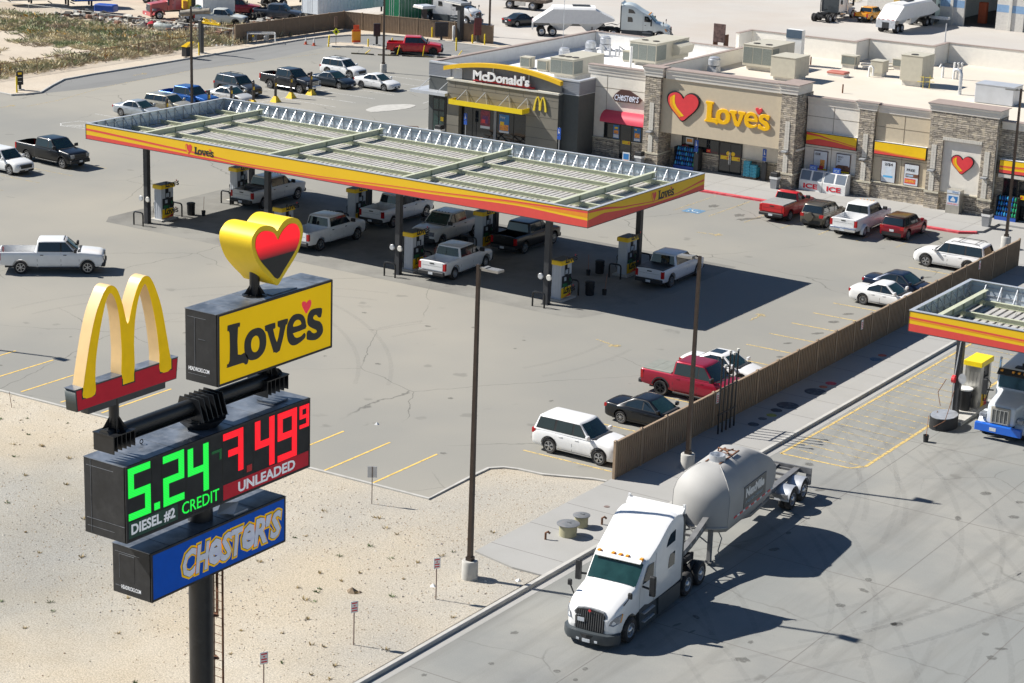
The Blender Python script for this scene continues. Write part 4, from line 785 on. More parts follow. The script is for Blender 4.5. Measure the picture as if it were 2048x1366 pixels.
b = MB(); b.box(-36.0,-22.3,66.6,67.0,1.5,7.0); P(b, 'wall_panel', CREAM)
tw = MB(); tw.box(-16.6,-12.1,66.1,66.5,1.45,7.0); tan = P(tw, 'wall_panel', TAN); tan['label'] = 'tan stucco bay between the two pilasters'
b = MB(); b.box(-6.9,12,66.1,66.5,ZP,7.0); P(b, 'wall_panel', STONE)['label'] = 'stone wall right of the stone tower'
# stone plinth, split round the doors
b = MB(); b.box(-41.8,-38.72,66.0,66.5,ZP,1.55); b.box(-37.6,-35.9,66.0,66.5,ZP,1.55); b.box(-35.9,-29.9,66.5,67,ZP,1.45); b.box(-27.85,-22.3,66.5,67,ZP,1.45); b.box(-22.3,-17.95,66.0,66.5,ZP,1.5); b.box(-16.6,-12.1,66.0,66.5,ZP,1.36); P(b, 'stone_plinth', STONE)
b = MB(); b.box(-41.8,-38.72,65.93,66.1,1.55,1.63); b.box(-37.6,-35.9,65.93,66.1,1.55,1.63); b.box(-35.7,-29.9,66.43,66.6,1.45,1.52); b.box(-27.85,-23.9,66.43,66.6,1.45,1.52); b.box(-22.3,-17.95,65.93,66.1,1.5,1.58); b.box(-16.6,-12.1,65.93,66.1,1.36,1.44); P(b, 'sill_course', SILL)
def cornice(x0, x1, y, z, h, ends=(1,1), back=.5, nm='cornice'):
    prof = [(0,0),(.04,0),(.05,h*.33),(.09,h*.36),(.10,h*.72),(.17,h*.76),(.18,h*.93)]
    b = MB(); r0 = []; r1 = []
    pr = prof+[(-back, h*.93),(-back, 0)]
    for d, zz in pr: r0.append((x0-(d if ends[0] and d > 0 else 0), y-d, z+zz)); r1.append((x1+(d if ends[1] and d > 0 else 0), y-d, z+zz))
    b.loft([r0, r1]); o = P(b, nm, CORN)
    b = MB(); e0 = .2 if ends[0] else 0; e1 = .2 if ends[1] else 0; b.box(x0-e0, x1+e1, y-.2, y+back, z+h*.93+.002, z+h); P(b, 'cornice_cap', CAPM, o).matrix_parent_inverse = Matrix.Translation((30,-66.5,0)) @ o.matrix_parent_inverse.inverted() if False else Matrix()
    return o
cornice(-42.0,-36.0,66.1,6.75,.75,(0,0)); cornice(-22.3,-17.95,66.1,6.60,.62,(0,0)); cornice(-18.05,-16.55,65.85,6.75,.62); cornice(-16.5,-12.1,66.1,6.65,.62,(0,0)); cornice(-12.1,-6.85,65.4,7.42,.62,(1,1),1.9); cornice(-6.8,12,66.1,6.65,.6,(0,0))
cornice(-35.75,-34.2,64.4,7.42,.78,(1,1),1.0); cornice(-34.0,-23.9,64.65,7.35,.78,(0,0),1.0); cornice(-23.85,-22.45,64.4,7.42,.78,(1,1),2.6)
# joints in the stucco
b = MB()
for x0, x1, z in ((-41.8,-36,5.7),(-22.3,-17.95,5.68),(-16.6,-12.1,5.6),(-22.3,-17.95,3.3),(-16.6,-12.1,3.3)): b.box(x0, x1, 66.088, 66.1, z, z+.03)
for x, z0, z1 in ((-40.2,3.9,6.75),(-20.1,1.6,6.6),(-14.35,1.45,6.6)): b.box(x, x+.03, 66.087, 66.1, z0, z1)
P(b, 'stucco_joint', JOINT)
# pillars of the entrance feature
def pillar(x0, x1, y0, y1, z1, tile=True, zt=1.35):
    b = MB(); b.box(x0, x1, y0, y1, ZP, z1); o = P(b, 'stone_pillar', STONE)
    b = MB(); b.box(x0-.08, x1+.08, y0-.08, y1-.01, zt-.13, zt); b.box(x0-.04, x1+.04, y0-.05, y1-.01, ZP, zt-.14, 1); b.build('pillar_band', [SILL, STONE], o)
    if tile:
        c = (x0+x1)/2; b = MB(); z = 3.3
        for a, d in ((zt+.02, 2.95),(3.15, 5.4 if z1 > 7 else 5.1)):
            n = int((d-a)/.2)
            for k in range(n):
                for q in (0, 1): b.box(c-.19+.195*q, c-.005+.195*q, y0-.03, y0-.002, a+.2*k, a+.2*k+.19)
        b.build('tile_strip', TILE, o); b = MB(); b.bbox(c-.24, c+.24, y0-.42, y0-.01, 2.98, 3.10, .02); b.build('wall_light', M['grey'], o)
    return o
pillar(-35.7,-34.3,64.4,66.5,7.42); pillar(-23.75,-22.45,64.4,66.4,7.42); pillar(-17.9,-16.65,65.85,66.45,6.75)
b = MB(); b.box(-22.46,-22.40,64.9,66.6,3.0,3.2); b.box(-22.449,-22.44,64.41,67.2,3.2,7.42); P(b, 'side_return', [STONE])
b = MB(); b.box(-23.7,-22.5,66.4,67.1,3.2,7.42); P(b, 'pillar_upper', STONE)
b = MB(); b.bar((-22.6,64.7,3.12),(-22.6,66.7,3.12), .5, .16); P(b, 'soffit_edge', CORN)
b = MB(); b.box(-34.3,-23.75,64.7,65.2,3.05,7.36); sp = P(b, 'sign_wall', TAN)
b = MB(); b.box(-34.2,-23.8,65.2,66.6,3.06,3.1); P(b, 'soffit', CORN)
sg = MB(); sg.box(-33.9,-24.2,64.69,64.698,4.2,4.21); hs = empty('t')if False else None
band_heart(FY(-32.32,64.7,5.28), 2.7, 2.15, sp, .13)
love_sign(FY(-30.35,64.70,4.28), 1.145, sp, [mat("channel_letter_yellow", (.90,.50,.004), .35, var=.02)], M['red'], .14, .02)
# door and window groups
def glazed(x0, x1, y, z0, z1, nd, parent=None, fr=.07, nm='window'):
    b = MB(); b.box(x0, x1, y-.05, y+.05, z0, z1); o = P(b, nm, M['blk'])
    w = (x1-x0-fr)/nd
    for k in range(nd):
        b = MB(); b.box(x0+fr+w*k, x0+w*(k+1), y-.054, y-.051, z0+fr, z1-fr); b.build('pane', M['glassblue'], o)
    return o
def sign(parent, x, y, z, w, h, cols, s=None, tc=None, nm='notice'):
    b = MB(); b.box(x, x+w, y-.012, y, z, z+h, 0); n = len(cols)
    for i, c in enumerate(cols[1:]): 
        a, d, e, f = c[:4]; b.box(x+w*a, x+w*d, y-.013-.001*i, y-.0125, z+h*e, z+h*f, i+1)
    ms = [cols[0]]+[c[4] for c in cols[1:]]; o = b.build(nm, ms, parent)
    if s: text('wording', s[0], FY(x+w*s[1], y-.016, z+h*s[3]), w*(s[2]-s[1]), h*(s[4]-s[3]), tc, o, .002, s[5] if len(s) > 5 else 0)
    return o
SW = mat("poster_white", (.62,.66,.70), .4, var=.05); SY = M['yel']; SR = M['red']; SB = mat("poster_blue", (.03,.18,.45), .4); SBR = mat("poster_brown", (.16,.07,.04), .5, var=.4, scale=6); SO = mat("poster_orange", (.75,.30,.06), .5, var=.4, scale=7); SK = M['blkflat']; SLB = mat("poster_light_blue", (.35,.48,.60), .4, var=.3, scale=3)
w1 = glazed(-40.25,-38.7,66.04,1.66,2.9,1); w2 = glazed(-37.65,-36.0,66.04,1.66,2.9,1); d1 = glazed(-38.68,-37.62,66.02,ZP,2.95,1,nm='door')
sign(w1,-39.35,65.98,1.72,.55,1.1,[SB,(.05,.95,.05,.3,SW),(.1,.9,.35,.6,SO),(.2,.8,.7,.85,SY)],nm='poster'); sign(w2,-37.4,65.98,1.72,.6,1.1,[SB,(.05,.95,.03,.2,SW),(.1,.9,.25,.6,SO),(.1,.4,.8,.9,SY)],nm='poster'); sign(d1,-38.45,65.95,1.35,.75,.28,[SY,(.75,.9,.3,.7,SR)])
w3 = glazed(-33.3,-32.0,66.55,1.45,2.65,1); w4 = glazed(-31.85,-29.9,66.55,1.45,2.65,2); d2 = glazed(-29.85,-27.88,66.52,ZP,2.62,2,nm='double_door')
sign(w3,-32.9,66.49,2.05,.65,.5,[SW,(.1,.9,.3,.8,SO)],nm='poster'); sign(w3,-33.2,66.49,1.55,.55,.35,[SR,(.4,.9,.1,.9,SW)],nm='poster'); sign(w4,-31.0,66.49,1.6,.35,.25,[SR,(.2,.8,.3,.7,SO)],nm='poster')
for x in (-29.7,-28.72): sign(d2,x,66.455,1.25,.72,.3,[SY,(.75,.9,.3,.7,SR)])
b = MB(); b.lathe([(.17,-.01),(.17,.0)], 14, axis='y'); 
for x in (-29.05,-28.62): q = b.build('door_badge', SY, d2); q.location = (x, 66.46, 1.75)
b = MB()
for x in (-28.93,-28.8): b.tube([(x,66.40,.9),(x,66.40,1.9)], .02, 6)
b.build('door_handle', M['chrome'], d2)
# awning
b = MB(); prof = [(66.1,3.95),(65.75,3.9),(65.4,3.7),(65.2,3.4),(65.15,3.1),(65.2,3.1),(65.25,3.38),(65.45,3.64),(65.78,3.84),(66.1,3.88)]; b.loft([[(x, y, z) for y, z in prof] for x in (-40.2,-38.8,-37.4,-36.0)]); P(b, 'awning', mat("red_awning_fabric", (.60,.05,.09), .55, var=.05), None, 30)
b = MB(); b.loft([[(x,y,z) for x,z in ((-39.55,5.0),(-39.3,4.72),(-37.1,4.78),(-36.85,5.1),(-37.2,5.35),(-38.1,5.75),(-38.8,5.75),(-39.3,5.35))] for y in (65.95,66.1)]); cw = P(b, 'wall_sign', mat("brown_wall_sign", (.08,.035,.03), .5))
chesters(FY(-39.35,65.95,4.85), 2.3, .45, cw, ((.02, MATS["navy_lettering"], .004), (.01, MATS["silver_lettering"], .012)))
# red and yellow fascia boxes
def fbox(x0, x1, y, z0, z1, yel, lbl, pts):
    b = MB(); b.box(x0, x1, y, 66.1, z0, z1); o = P(b, 'fascia_box', M['blkflat'])
    b = MB(); b.box(x0+.05, x1-.05, y-.01, y, z0+.05, z1-.05); q = b.build('fascia_face', M['yel'] , o); stripes(q, FY(x0+.05, y-.01, z0+.05), x1-x0-.1, z1-z0-.1, pts)
    b = MB(); b.box(x0, x1, y+.01, 66.08, z1, z1+.03); b.build('box_top', M['white'], o); return o
fbox(-22.2,-17.95,65.88,3.52,4.52,0,'',[(0,.0,.22,.23,.72),(.25,.12,.25,.28,.45),(.5,.35,.42,.45,.52),(1,.68,.71,.76,.8)]); fbox(-16.55,-12.35,65.88,3.52,4.5,0,'',[(0,.66,.68,.72,.74),(.5,.8,.82,.86,.88),(1,.88,.9,.97,.99)])
fbox(-6.6,6,65.6,3.5,4.5,0,'',[(0,.45,.55,.62,.75),(.3,.3,.4,.55,.75),(1,.1,.2,.4,.6)])
ps = [(-21.47,1.52),(-19.58,1.52),(-15.85,1.50),(-14.0,1.50)]
for i, (x, z) in enumerate(ps):
    b = MB(); b.box(x-.04, x+1.14, 66.02, 66.1, z-.04, z+1.6); o = P(b, 'poster_frame', mat("dark_red_frame", (.07,.02,.02), .4))
    if i == 0: sign(o,x,66.015,z,1.1,1.56,[SW,(0,1,0,.16,SY),(.5,.85,.18,.6,SO),(.45,.75,.12,.3,SR)],('A TREAT REMIX',.08,.5,.8,.92,.01),SK,'poster')
    if i == 1: sign(o,x,66.015,z,1.1,1.56,[SW,(0,1,0,.17,SY),(0,1,.17,.42,SBR),(.1,.9,.40,.47,SBR)],('BISCUITS\nWITH\nPEP',.1,.5,.6,.9,.01),SK,'poster')
    if i == 2: sign(o,x,66.015,z,1.1,1.56,[SW,(.3,.75,.25,.72,mat("poster_ice", (.60,.68,.76), .4)),(.15,.85,.22,.32,mat("poster_sky", (.10,.42,.75), .4))],('2/$4',.2,.8,.78,.93,.02),SK,'poster')
    if i == 3: sign(o,x,66.015,z,1.1,1.56,[SW,(.1,1,.38,.56,SBR),(.15,.65,.42,.52,SLB),(.05,.85,.08,.32,SR),(.1,.8,.13,.27,SO)],('FREE',.15,.75,.68,.80,.02),SK,'poster')
# stone tower on the right
b = MB(); b.box(-12.05,-10.95,65.4,67.5,ZP,7.42); b.box(-7.95,-6.9,65.4,67.5,ZP,7.42); b.box(-10.95,-7.95,65.4,67.5,5.38,7.42); b.box(-10.95,-7.95,65.62,66,ZP,1.45); tow = P(b, 'stone_tower', STONE)
b = MB(); b.box(-10.95,-7.95,65.6,66,1.52,5.38); rc = b.build('recess_panel', CREAM, tow)
b = MB(); b.box(-12.1,-10.95,65.33,65.45,1.33,1.46); b.box(-7.95,-6.83,65.33,65.45,1.33,1.46); b.box(-10.95,-7.95,65.52,65.66,1.45,1.53); b.build('sill_course', SILL, tow)
b = MB()
for k in range(17): b.box(-10.98+.178*k, -10.98+.178*k+.165, 65.37, 65.398, 5.38, 5.62)
for c in (-11.6,-7.5):
    for a, d in ((1.48,2.95),(3.15,5.05)):
        for k in range(int((d-a)/.2)):
            for q in (0,1): b.box(c-.19+.195*q, c-.005+.195*q, 65.37, 65.398, a+.2*k, a+.2*k+.19)
b.build('tile_trim', TILE, tow)
for c in (-11.6,-7.5): b = MB(); b.bbox(c-.24, c+.24, 65.0, 65.39, 2.98, 3.10, .02); b.build('wall_light', M['grey'], tow)
band_heart(FY(-9.36,65.6,3.68), 1.62, 1.28, rc, .14)
b = MB()
for k in range(22): b.box(-6.86, -6.83, 65.45, 65.62, 1.5+.2*k, 1.69+.2*k)
b.build('side_tile_strip', TILE, tow)
# right hand entrance in shade
b = MB(); b.box(-6.6,6,65.62,66.1,3.2,3.46); 
P(b, 'tile_lintel', TILE)
w5 = glazed(-6.3,-5.2,66.04,1.2,3.1,1); d3 = glazed(-5.1,-3.4,66.02,ZP,3.0,2,nm='double_door'); sign(d3,-4.9,65.95,1.7,.6,.3,[SY,(.1,.3,.2,.8,SR)]); glazed(-3,5,66.04,1.2,3.1,3)
# roof and rear parapets
b = MB(); b.box(-35.6,-22.5,65.3,90,6.45,6.75); b.box(-22.5,12,66.5,96,6.45,6.75); b.box(-35.4,-22.6,65.2,65.6,6.75,7.3); P(b, 'roof', ROOFM)
def par(b, x0, x1, y0, y1, z0, z1): b.box(x0, x1, y0, y1, z0, z1, 0); b.box(x0-.05, x1+.05, y0-.05, y1+.05, z1+.002, z1+.05, 1)
b = MB(); par(b,-38.6,-28.3,87.9,88.2,5,8.45); par(b,-38.6,-38.3,85.3,87.84,5,8.45); par(b,-28.6,-28.3,88.26,90.8,5,8.45); par(b,-28.24,-22.2,90.5,90.8,5,8.45); par(b,-22.5,-22.2,90.86,93.9,5,8.45); par(b,-22.14,12,93.6,93.9,5,8.45); par(b,-35.85,-35.55,65.3,85.2,5.2,7.9); P(b, 'parapet', [mat("pale_parapet_stucco", (.82,.79,.72), .85, var=.03, dirt=(.6,.55,.48,.2), ds=.5), CAPM])
b = MB(); b.box(-38.3,-28.6,88,90.4,6.4,6.7); b.box(-41.9,-35.9,66.5,68,5,5.2); b.box(-38.5,12,96,96.3,0,6.7); P(b, 'rear_wall', CREAM)
# ---------------- restaurant wing
rs = empty('restaurant', (-48.7, 75, 0), 0, 'dark grey restaurant wing with white roof, yellow arch brow and yellow letter emblem', 'restaurant')
def R(b, name, mats, smooth=None): return att(b.build(name, mats, rs, smooth))
DG = mat("charcoal_render", (.075,.082,.080), .7, var=.06); TP = mat("taupe_tile_cladding", (.20,.185,.15), .6, var=.05, scale=.7); SILV = bpy.data.materials.new("silver_corrugated_band"); SILV.use_nodes = True; N, L, bs = nodes(SILV); bs.inputs["Base Color"].default_value = (.25,.265,.30,1); bs.inputs["Metallic"].default_value = .4; bs.inputs["Roughness"].default_value = .4
g_ = N.new("ShaderNodeNewGeometry"); wv = N.new("ShaderNodeTexWave"); wv.bands_direction = 'Z'; wv.inputs["Scale"].default_value = 2.6; L.new(g_.outputs["Position"], wv.inputs["Vector"]); bp2 = N.new("ShaderNodeBump"); bp2.inputs["Strength"].default_value = .4; bp2.inputs["Distance"].default_value = .02; L.new(wv.outputs[1], bp2.inputs["Height"]); L.new(bp2.outputs[0], bs.inputs["Normal"])
b = MB(); b.box(-56.1,-53.8,63.6,63.9,ZP,5.2); b.box(-43.0,-41.3,63.6,63.9,ZP,5.2); b.box(-53.8,-43,63.6,63.9,5.0,5.2); b.box(-41.6,-41.3,63.9,66.5,ZP,5.2); b.box(-56.1,-55.8,63.9,90.2,ZP,5.2); b.box(-56.1,-36,89.9,90.2,ZP,5.2); R(b, 'wall', DG)
b = MB(); b.box(-56.12,-53.9,63.58,63.9,5.25,6.3); b.box(-42.9,-41.28,63.58,63.9,5.25,6.3); b.box(-53.9,-42.9,63.62,63.9,5.25,6.3); b.box(-41.6,-41.28,63.9,66.1,5.25,6.3); b.box(-56.12,-55.8,63.9,90.2,5.25,6.3); R(b, 'silver_band', SILV)
b = MB(); b.box(-56.14,-41.26,63.55,63.95,6.302,6.42); b.box(-41.62,-41.26,63.95,66.08,6.302,6.42); b.box(-56.14,-41.26,63.56,63.9,5.2,5.248); b.box(-41.6,-41.26,63.9,66.08,5.2,5.248); R(b, 'metal_coping', M['ltgrey'])
b = MB(); par(b,-55.8,-55.75,63.95,90,5.0,6.3); b.box(-56.16,-55.72,63.95,90.25,6.36,6.42,1); par(b,-55.7,-36.9,89.9,90.2,5,6.37); R(b, 'parapet', [mat("white_parapet", (.80,.79,.76), .8, var=.04, dirt=(.5,.47,.42,.2), ds=.8), CAPM])
b = MB(); b.box(-55.75,-41.6,63.9,89.9,4.9,5.2); b.box(-41.6,-35.9,66.5,88,4.9,5.2); R(b, 'roof', ROOFW)
# projecting tiled box with a glazed opening
b = MB(); b.box(-53.8,-52.6,63.0,63.6,ZP,5.15); b.box(-45.9,-42.85,63.0,63.6,ZP,5.15); b.box(-52.6,-45.9,63.0,63.6,3.15,5.15); bx = R(b, 'tiled_box', TP)
b = MB(); b.box(-53.85,-42.8,62.9,63.6,5.152,5.30); b.build('box_cap', mat("pale_cap", (.62,.60,.52), .6), bx)
b = MB()
for z in (1.4,2.25,3.15,4.05,4.6): b.box(-53.8,-52.6,62.992,63,z,z+.02); b.box(-45.9,-42.85,62.992,63,z,z+.02)
for z in (4.05,4.6): b.box(-52.6,-45.9,62.992,63,z,z+.02)
for k in range(7): b.box(-53.0+1.35*k,-52.985+1.35*k,62.992,63,4.62,5.15)
b.build('cladding_joint', mat("cladding_joint_dark", (.06,.055,.045), .8), bx)
b = MB(); b.box(-42.849,-42.84,63.02,63.58,ZP,5.15); b.build('box_side', DG, bx)
b = MB(); b.box(-52.6,-45.9,63.45,63.55,ZP,3.15); gl = R(b, 'glazing', M['blk'])
for x0, x1 in ((-52.4,-51.5),(-51.4,-49.3),(-49.05,-47.4),(-47.3,-46.0)): b = MB(); b.box(x0,x1,63.43,63.449,.3,3.0); b.build('pane', M['glassblue'], gl)
b = MB(); b.box(-49.3,-49.05,63.35,63.44,ZP,3.14); b.build('mullion', M['grey'], gl)
sign(gl,-50.66,63.42,1.44,.95,1.5,[mat("poster_maroon", (.22,.03,.06), .4, var=.5, scale=5),(.2,.8,.3,.7,mat("poster_purple", (.12,.03,.14), .4, var=.5, scale=8)),(.1,.5,.3,.5,SR),(0,1,0,.14,SW)],nm='poster'); sign(gl,-48.78,63.42,1.32,.97,1.52,[SB,(0,1,0,.1,SW),(.05,.95,.12,.45,SO),(.1,.5,.4,.6,SY)],('Enjoy',.1,.6,.75,.92,.01),SW,'poster')
# door left
b = MB(); b.box(-55.6,-54.2,63.5,63.62,ZP,3.45); dr = R(b, 'door', M['blk'])
for x in (-55.5,-54.9): b = MB(); b.box(x,x+.5,63.48,63.499,.3,2.3); b.box(x,x+.5,63.48,63.499,2.45,3.35); b.build('pane', M['glassgreen'], dr)
sign(dr,-54.75,63.47,1.5,.3,.35,[SY,(.2,.8,.3,.7,SY)])
# sign wall, lettering, arch brow
b = MB(); n = 16; arc = lambda x: 6.28+.72*(1-((x+48.4)/5.75)**2)
top = [(-52.6+9.8*i/n, min(6.62, arc(-52.6+9.8*i/n)-.33)) for i in range(n+1)]
b.loft([[(-52.6,y,5.31)]+[(x,y,z) for x, z in top]+[(-42.8,y,5.31)] for y in (63.3,63.45)]); sw = R(b, 'sign_wall', mat("grey_sign_wall", (.17,.175,.18), .5))
b = MB(); b.box(-53.3,-52.5,63.2,63.6,5.31,6.1); b.build('sign_wall_end', M['ltgrey'], sw)
text('restaurant_name', "McDonald's", FY(-51.15,62.95,5.50), 5.55, .80, mat("white_channel_letters", (.80,.80,.80), .4), sw, .06, .035)
b = MB(); b.box(-51.2,-45.3,62.93,63.3,5.40,5.45); b.build('letter_rail', M['red'], sw)
b = MB(); n = 24; rings = []
for i in range(n+1):
    x = -54.15+11.5*i/n; z = arc(x); rings.append([(x,62.85,z-.34),(x,63.28,z-.34),(x,63.28,z),(x,62.85,z)])
b.loft(rings); R(b, 'arch_brow', mat("brow_yellow", (.82,.50,.015), .4, var=.03))
b = MB()
for x in (-49.4,-45.9): b.box(x,x+.07,63.15,63.22,5.9,6.6)
R(b, 'brow_post', M['ltgrey'])
b = MB(); b.box(-52.9,-45.6,61.9,61.94,3.37,3.78); b.box(-52.9,-52.86,61.94,63.0,3.37,3.78); b.box(-45.64,-45.6,61.94,63.0,3.37,3.78); b.box(-52.86,-45.64,61.94,63.0,3.38,3.42); yc = R(b, 'yellow_canopy', mat("canopy_tray_yellow", (.84,.62,.01), .4, var=.03))
b = MB()
for x in (-51.9,-50.0,-47.7,-45.9): b.tube([(x-.25,62.0,3.78),(x+.05,62.95,4.55)], .035, 6); b.tube([(x+.3,62.9,3.42),(x+.05,62.95,4.55)], .02, 5)
b.build('tie_rod', M['ltgrey'], yc)
b = MB(); b.box(-57.3,-53.7,62.5,63.6,3.8,4.05); b.box(-57.3,-56.1,63.6,66.5,3.8,4.05); bc = R(b, 'silver_canopy', M['ltgrey'])
b = MB()
for x in (-56.3,-54.3): b.tube([(x-.3,62.6,4.05),(x+.3,63.6,5.0)], .03, 5)
b.build('tie_rod', M['ltgrey'], bc)
shape('letter_emblem', [[(a*.335, b*.36) for a, b in sm(ARCH, 2)]], FY(-45.2,62.99,3.66), mat("emblem_yellow", (.85,.66,.06), .35), bx, .12)
# ---------------- roof equipment
HV = mat("rooftop_unit_beige", (.50,.47,.38), .5, var=.04, dirt=(.35,.32,.25,.3), ds=2); COIL = mat("condenser_coil", (.20,.22,.20), .6, .3, var=.25, scale=20); FAN = mat("fan_dark", (.05,.045,.04), .6)
def hvac(x, y, z, w, d, h, lbl, fans=2, hood=False, coil=True, m=None, curb=.3, grp='rooftop air conditioning units'):
    r = empty('rooftop_unit', (x, y, z), 0, lbl, 'air conditioner', grp)
    b = MB(); b.box(-w*.42,w*.42,-d*.42,d*.42,0,curb+.01); b.build('curb', M['offwhite'], r)
    b = MB(); b.bbox(-w/2,w/2,-d/2,d/2,curb,curb+h,.03,0); b.box(-w/2-.03,w/2+.03,-d/2-.03,d/2+.03,curb+h+.002,curb+h+.05)
    for k in range(1, 3): b.box(w/2+.001,w/2+.008,-d/2+k*d/3,-d/2+k*d/3+.02,curb+.05,curb+h-.05)
    b.build('casing', m or HV, r)
    if coil:
        n = max(1, round(w/1.0))
        for k in range(n): b = MB(); b.box(-w/2+.06+k*(w-.06)/n, -w/2+(k+1)*(w-.06)/n, -d/2-.012, -d/2-.001, curb+h*.12, curb+h*.9); b.build('coil_panel', COIL, r)
        b = MB(); b.box(w/2+.001,w/2+.012,-d/2+.1,-d/2+d*.3,curb+h*.12,curb+h*.9); b.build('coil_panel', COIL, r)
    for k in range(fans):
        b = MB(); b.lathe([(.3,0),(.3,.05),(.22,.06),(0.001,.05)], 14); q = b.build('fan', FAN, r); q.location = (-w/2+(k+.7)*w/(fans+.4), -d/2+d*.22, curb+h+.05)
    if hood: b = MB(); b.loft([[(w/2,-.1,curb+h*.9),(w/2,d*.4,curb+h*.9),(w/2,d*.4,curb+h*.2),(w/2,-.1,curb+h*.2)],[(w/2+.9,-.1,curb+h*.75),(w/2+.9,d*.4,curb+h*.75),(w/2+.7,d*.4,curb+h*.35),(w/2+.7,-.1,curb+h*.35)]]); b.build('intake_hood', HV, r)
    return r
hvac(-46.4,71.5,5.2,2.3,5.0,1.35,'beige rooftop unit with three coil panels right behind the yellow arch brow',3,curb=.5); hvac(-45.6,84.2,5.2,2.7,6.0,1.7,'largest beige rooftop unit with intake hood on the white roof',2,True,curb=.35)
hvac(-32.2,78.9,6.75,2.7,4.2,1.7,'beige rooftop unit with two fans behind the heart sign wall',2,curb=.4); hvac(-28.3,75.0,6.75,2.2,2.6,1.6,'boxy rooftop unit at the right end of the heart sign wall',0,coil=False)
hvac(-19.4,80.0,6.75,1.9,2.4,2.0,'tall beige rooftop unit standing on a white curb in the middle of the store roof',1,coil=False,curb=.45); hvac(-11.0,76.2,6.75,3.1,2.0,1.4,'pale blue grey rooftop box behind the stone tower',0,coil=False,m=M['ltgrey'],curb=.05)
hvac(-27.2,84.4,6.75,1.3,1.0,.75,'small low condenser at the foot of the first rear parapet step',0,grp='small condensers on the roofs'); hvac(-23.6,82.2,6.75,1.1,1.2,.95,'small condenser with dark right side near the middle of the store roof',0,coil=False,grp='small condensers on the roofs'); hvac(-23.5,86.6,6.75,1.3,.9,.6,'small condenser by the pale ducts below the second parapet',0,grp='small condensers on the roofs')
for i, (x, y) in enumerate([(-47.7,82.6),(-46.3,82.9),(-52.3,72.9),(-50.3,72.5)]): hvac(x,y,5.2,1.0,.9,.85,['small condenser on the white roof, left one by the largest unit','small condenser on the white roof, right one by the largest unit','small condenser above the left part of the yellow arch brow','small condenser above the middle of the yellow arch brow'][i],0,grp='small condensers on the roofs',curb=.1)
r = empty('louvre_cabinet', (-31.5,82.4,6.75), 0, 'tall white cabinet with dark louvre top leaning near the rear parapet', 'roof cabinet'); b = MB(); b.box(-.72,.72,-.3,.3,0,3.0); b.build('casing', M['white'], r); b = MB(); b.box(-.72,.72,-.34,-.301,2.3,3.0); b.build('louvre', mat("louvre_blue", (.07,.11,.16), .5), r)
def vent(x, y, z, lbl):
    r = empty('exhaust_fan', (x, y, z), 0, lbl, 'exhaust fan', 'mushroom exhaust fans on the roofs'); b = MB(); b.box(-.4,.4,-.4,.4,0,.55); b.build('curb', M['galv'], r)
    b = MB(); b.lathe([(.3,.55),(.35,.6),(.5,.62),(.5,1.1),(.42,1.12),(.42,1.25),(.3,1.3)], 16); b.build('cowl', M['galv'], r, 40)
for x, y, z, l in ((-51.8,78.1,5.2,'leftmost metal exhaust fan on the white roof'),(-52.4,83.6,5.2,'middle metal exhaust fan on the white roof'),(-53.0,87.2,5.2,'metal exhaust fan nearest the rear corner of the white roof'),(-34.5,73.6,6.75,'metal exhaust fan on the tan roof behind the heart')): vent(x,y,z,l)
r = empty('fan_cluster', (-50.9,84.2,5.2), 0, 'jumble of small metal pipes and ducts beside the exhaust fans', 'ducts'); b = MB()
for k in range(9): q = random.uniform(-1.2,1.2), random.uniform(-.8,.8); b.tube([(q[0],q[1],.1),(q[0],q[1],random.uniform(.4,1.0)),(q[0]+random.uniform(-.6,.6),q[1]+.3,.5)], .1, 7)
b.build('duct', M['galv'], r)
def vp(name, x, y, z, pts, rr, m, lbl, cat='vent pipe', grp=None): r = empty(name, (x,y,z), 0, lbl, cat, grp); b = MB(); [b.tube(p, rr, 9) for p in pts]; b.build('pipe', m, r, 50)
vp('vent_pipe', -14.8,77.9,6.75,[[(0,0,0),(0,0,1.6),(-.1,0,1.85),(-.35,0,1.95),(-.6,0,1.85)]],.14,M['galv'],'shiny hooked vent pipe near the front of the store roof')
vp('vent_pipe', -19.2,85.2,6.75,[[(0,0,0),(0,0,.9),(-.2,0,1.05),(-.3,0,.8)]],.1,M['white'],'white hooked vent pipe beside three upright pipes')
vp('vent_pipe_row', -18.2,85.1,6.75,[[(.28*k,.1*k,0),(.28*k,.1*k,1.4)] for k in range(3)],.09,M['white'],'three upright white pipes in a row on the roof')
vp('vent_pipe', -23.9,81.2,6.75,[[(-.1,-.1,0),(-.1,-.1,.75),(.05,-.1,.9),(.25,-.1,.75),(.25,-.1,.1)]],.09,M['white'],'white bent pipe in front of the small condenser')
vp('vent_pipe', -41.2,71.5,5.2,[[(0,0,0),(0,0,3.2)]],.12,M['white'],'white vertical pipe rising behind the first stone pillar')
vp('roof_duct', -26.2,84.4,6.75,[[(0,0,.4),(2.6,3.2,.5)],[(.2,-.1,.2),(2.9,3.0,.3)]],.1,M['offwhite'],'pale ducts running diagonally to the small condensers','duct')
vp('antenna', -51.0,76.5,5.2,[[(0,0,0),(0,0,6.2)]],.025,M['ltgrey'],'thin antenna mast standing on the white roof','antenna'); vp('antenna', -22.6,93.7,8.5,[[(0,0,0),(0,0,1.6)]],.05,M['ltgrey'],'short antenna at the corner of the rear parapet','antenna')
r = empty('skylight', (-26.0,79.4,6.75), 0, 'low red and white hatch lying on the store roof', 'roof hatch'); b = MB(); b.box(-.75,.75,-.5,.5,0,.25); b.build('frame', M['white'], r); b = MB(); b.bbox(-.8,.8,-.55,.55,.25,.42,.05); b.build('lid', mat("faded_red_lid", (.48,.16,.12), .6), r)
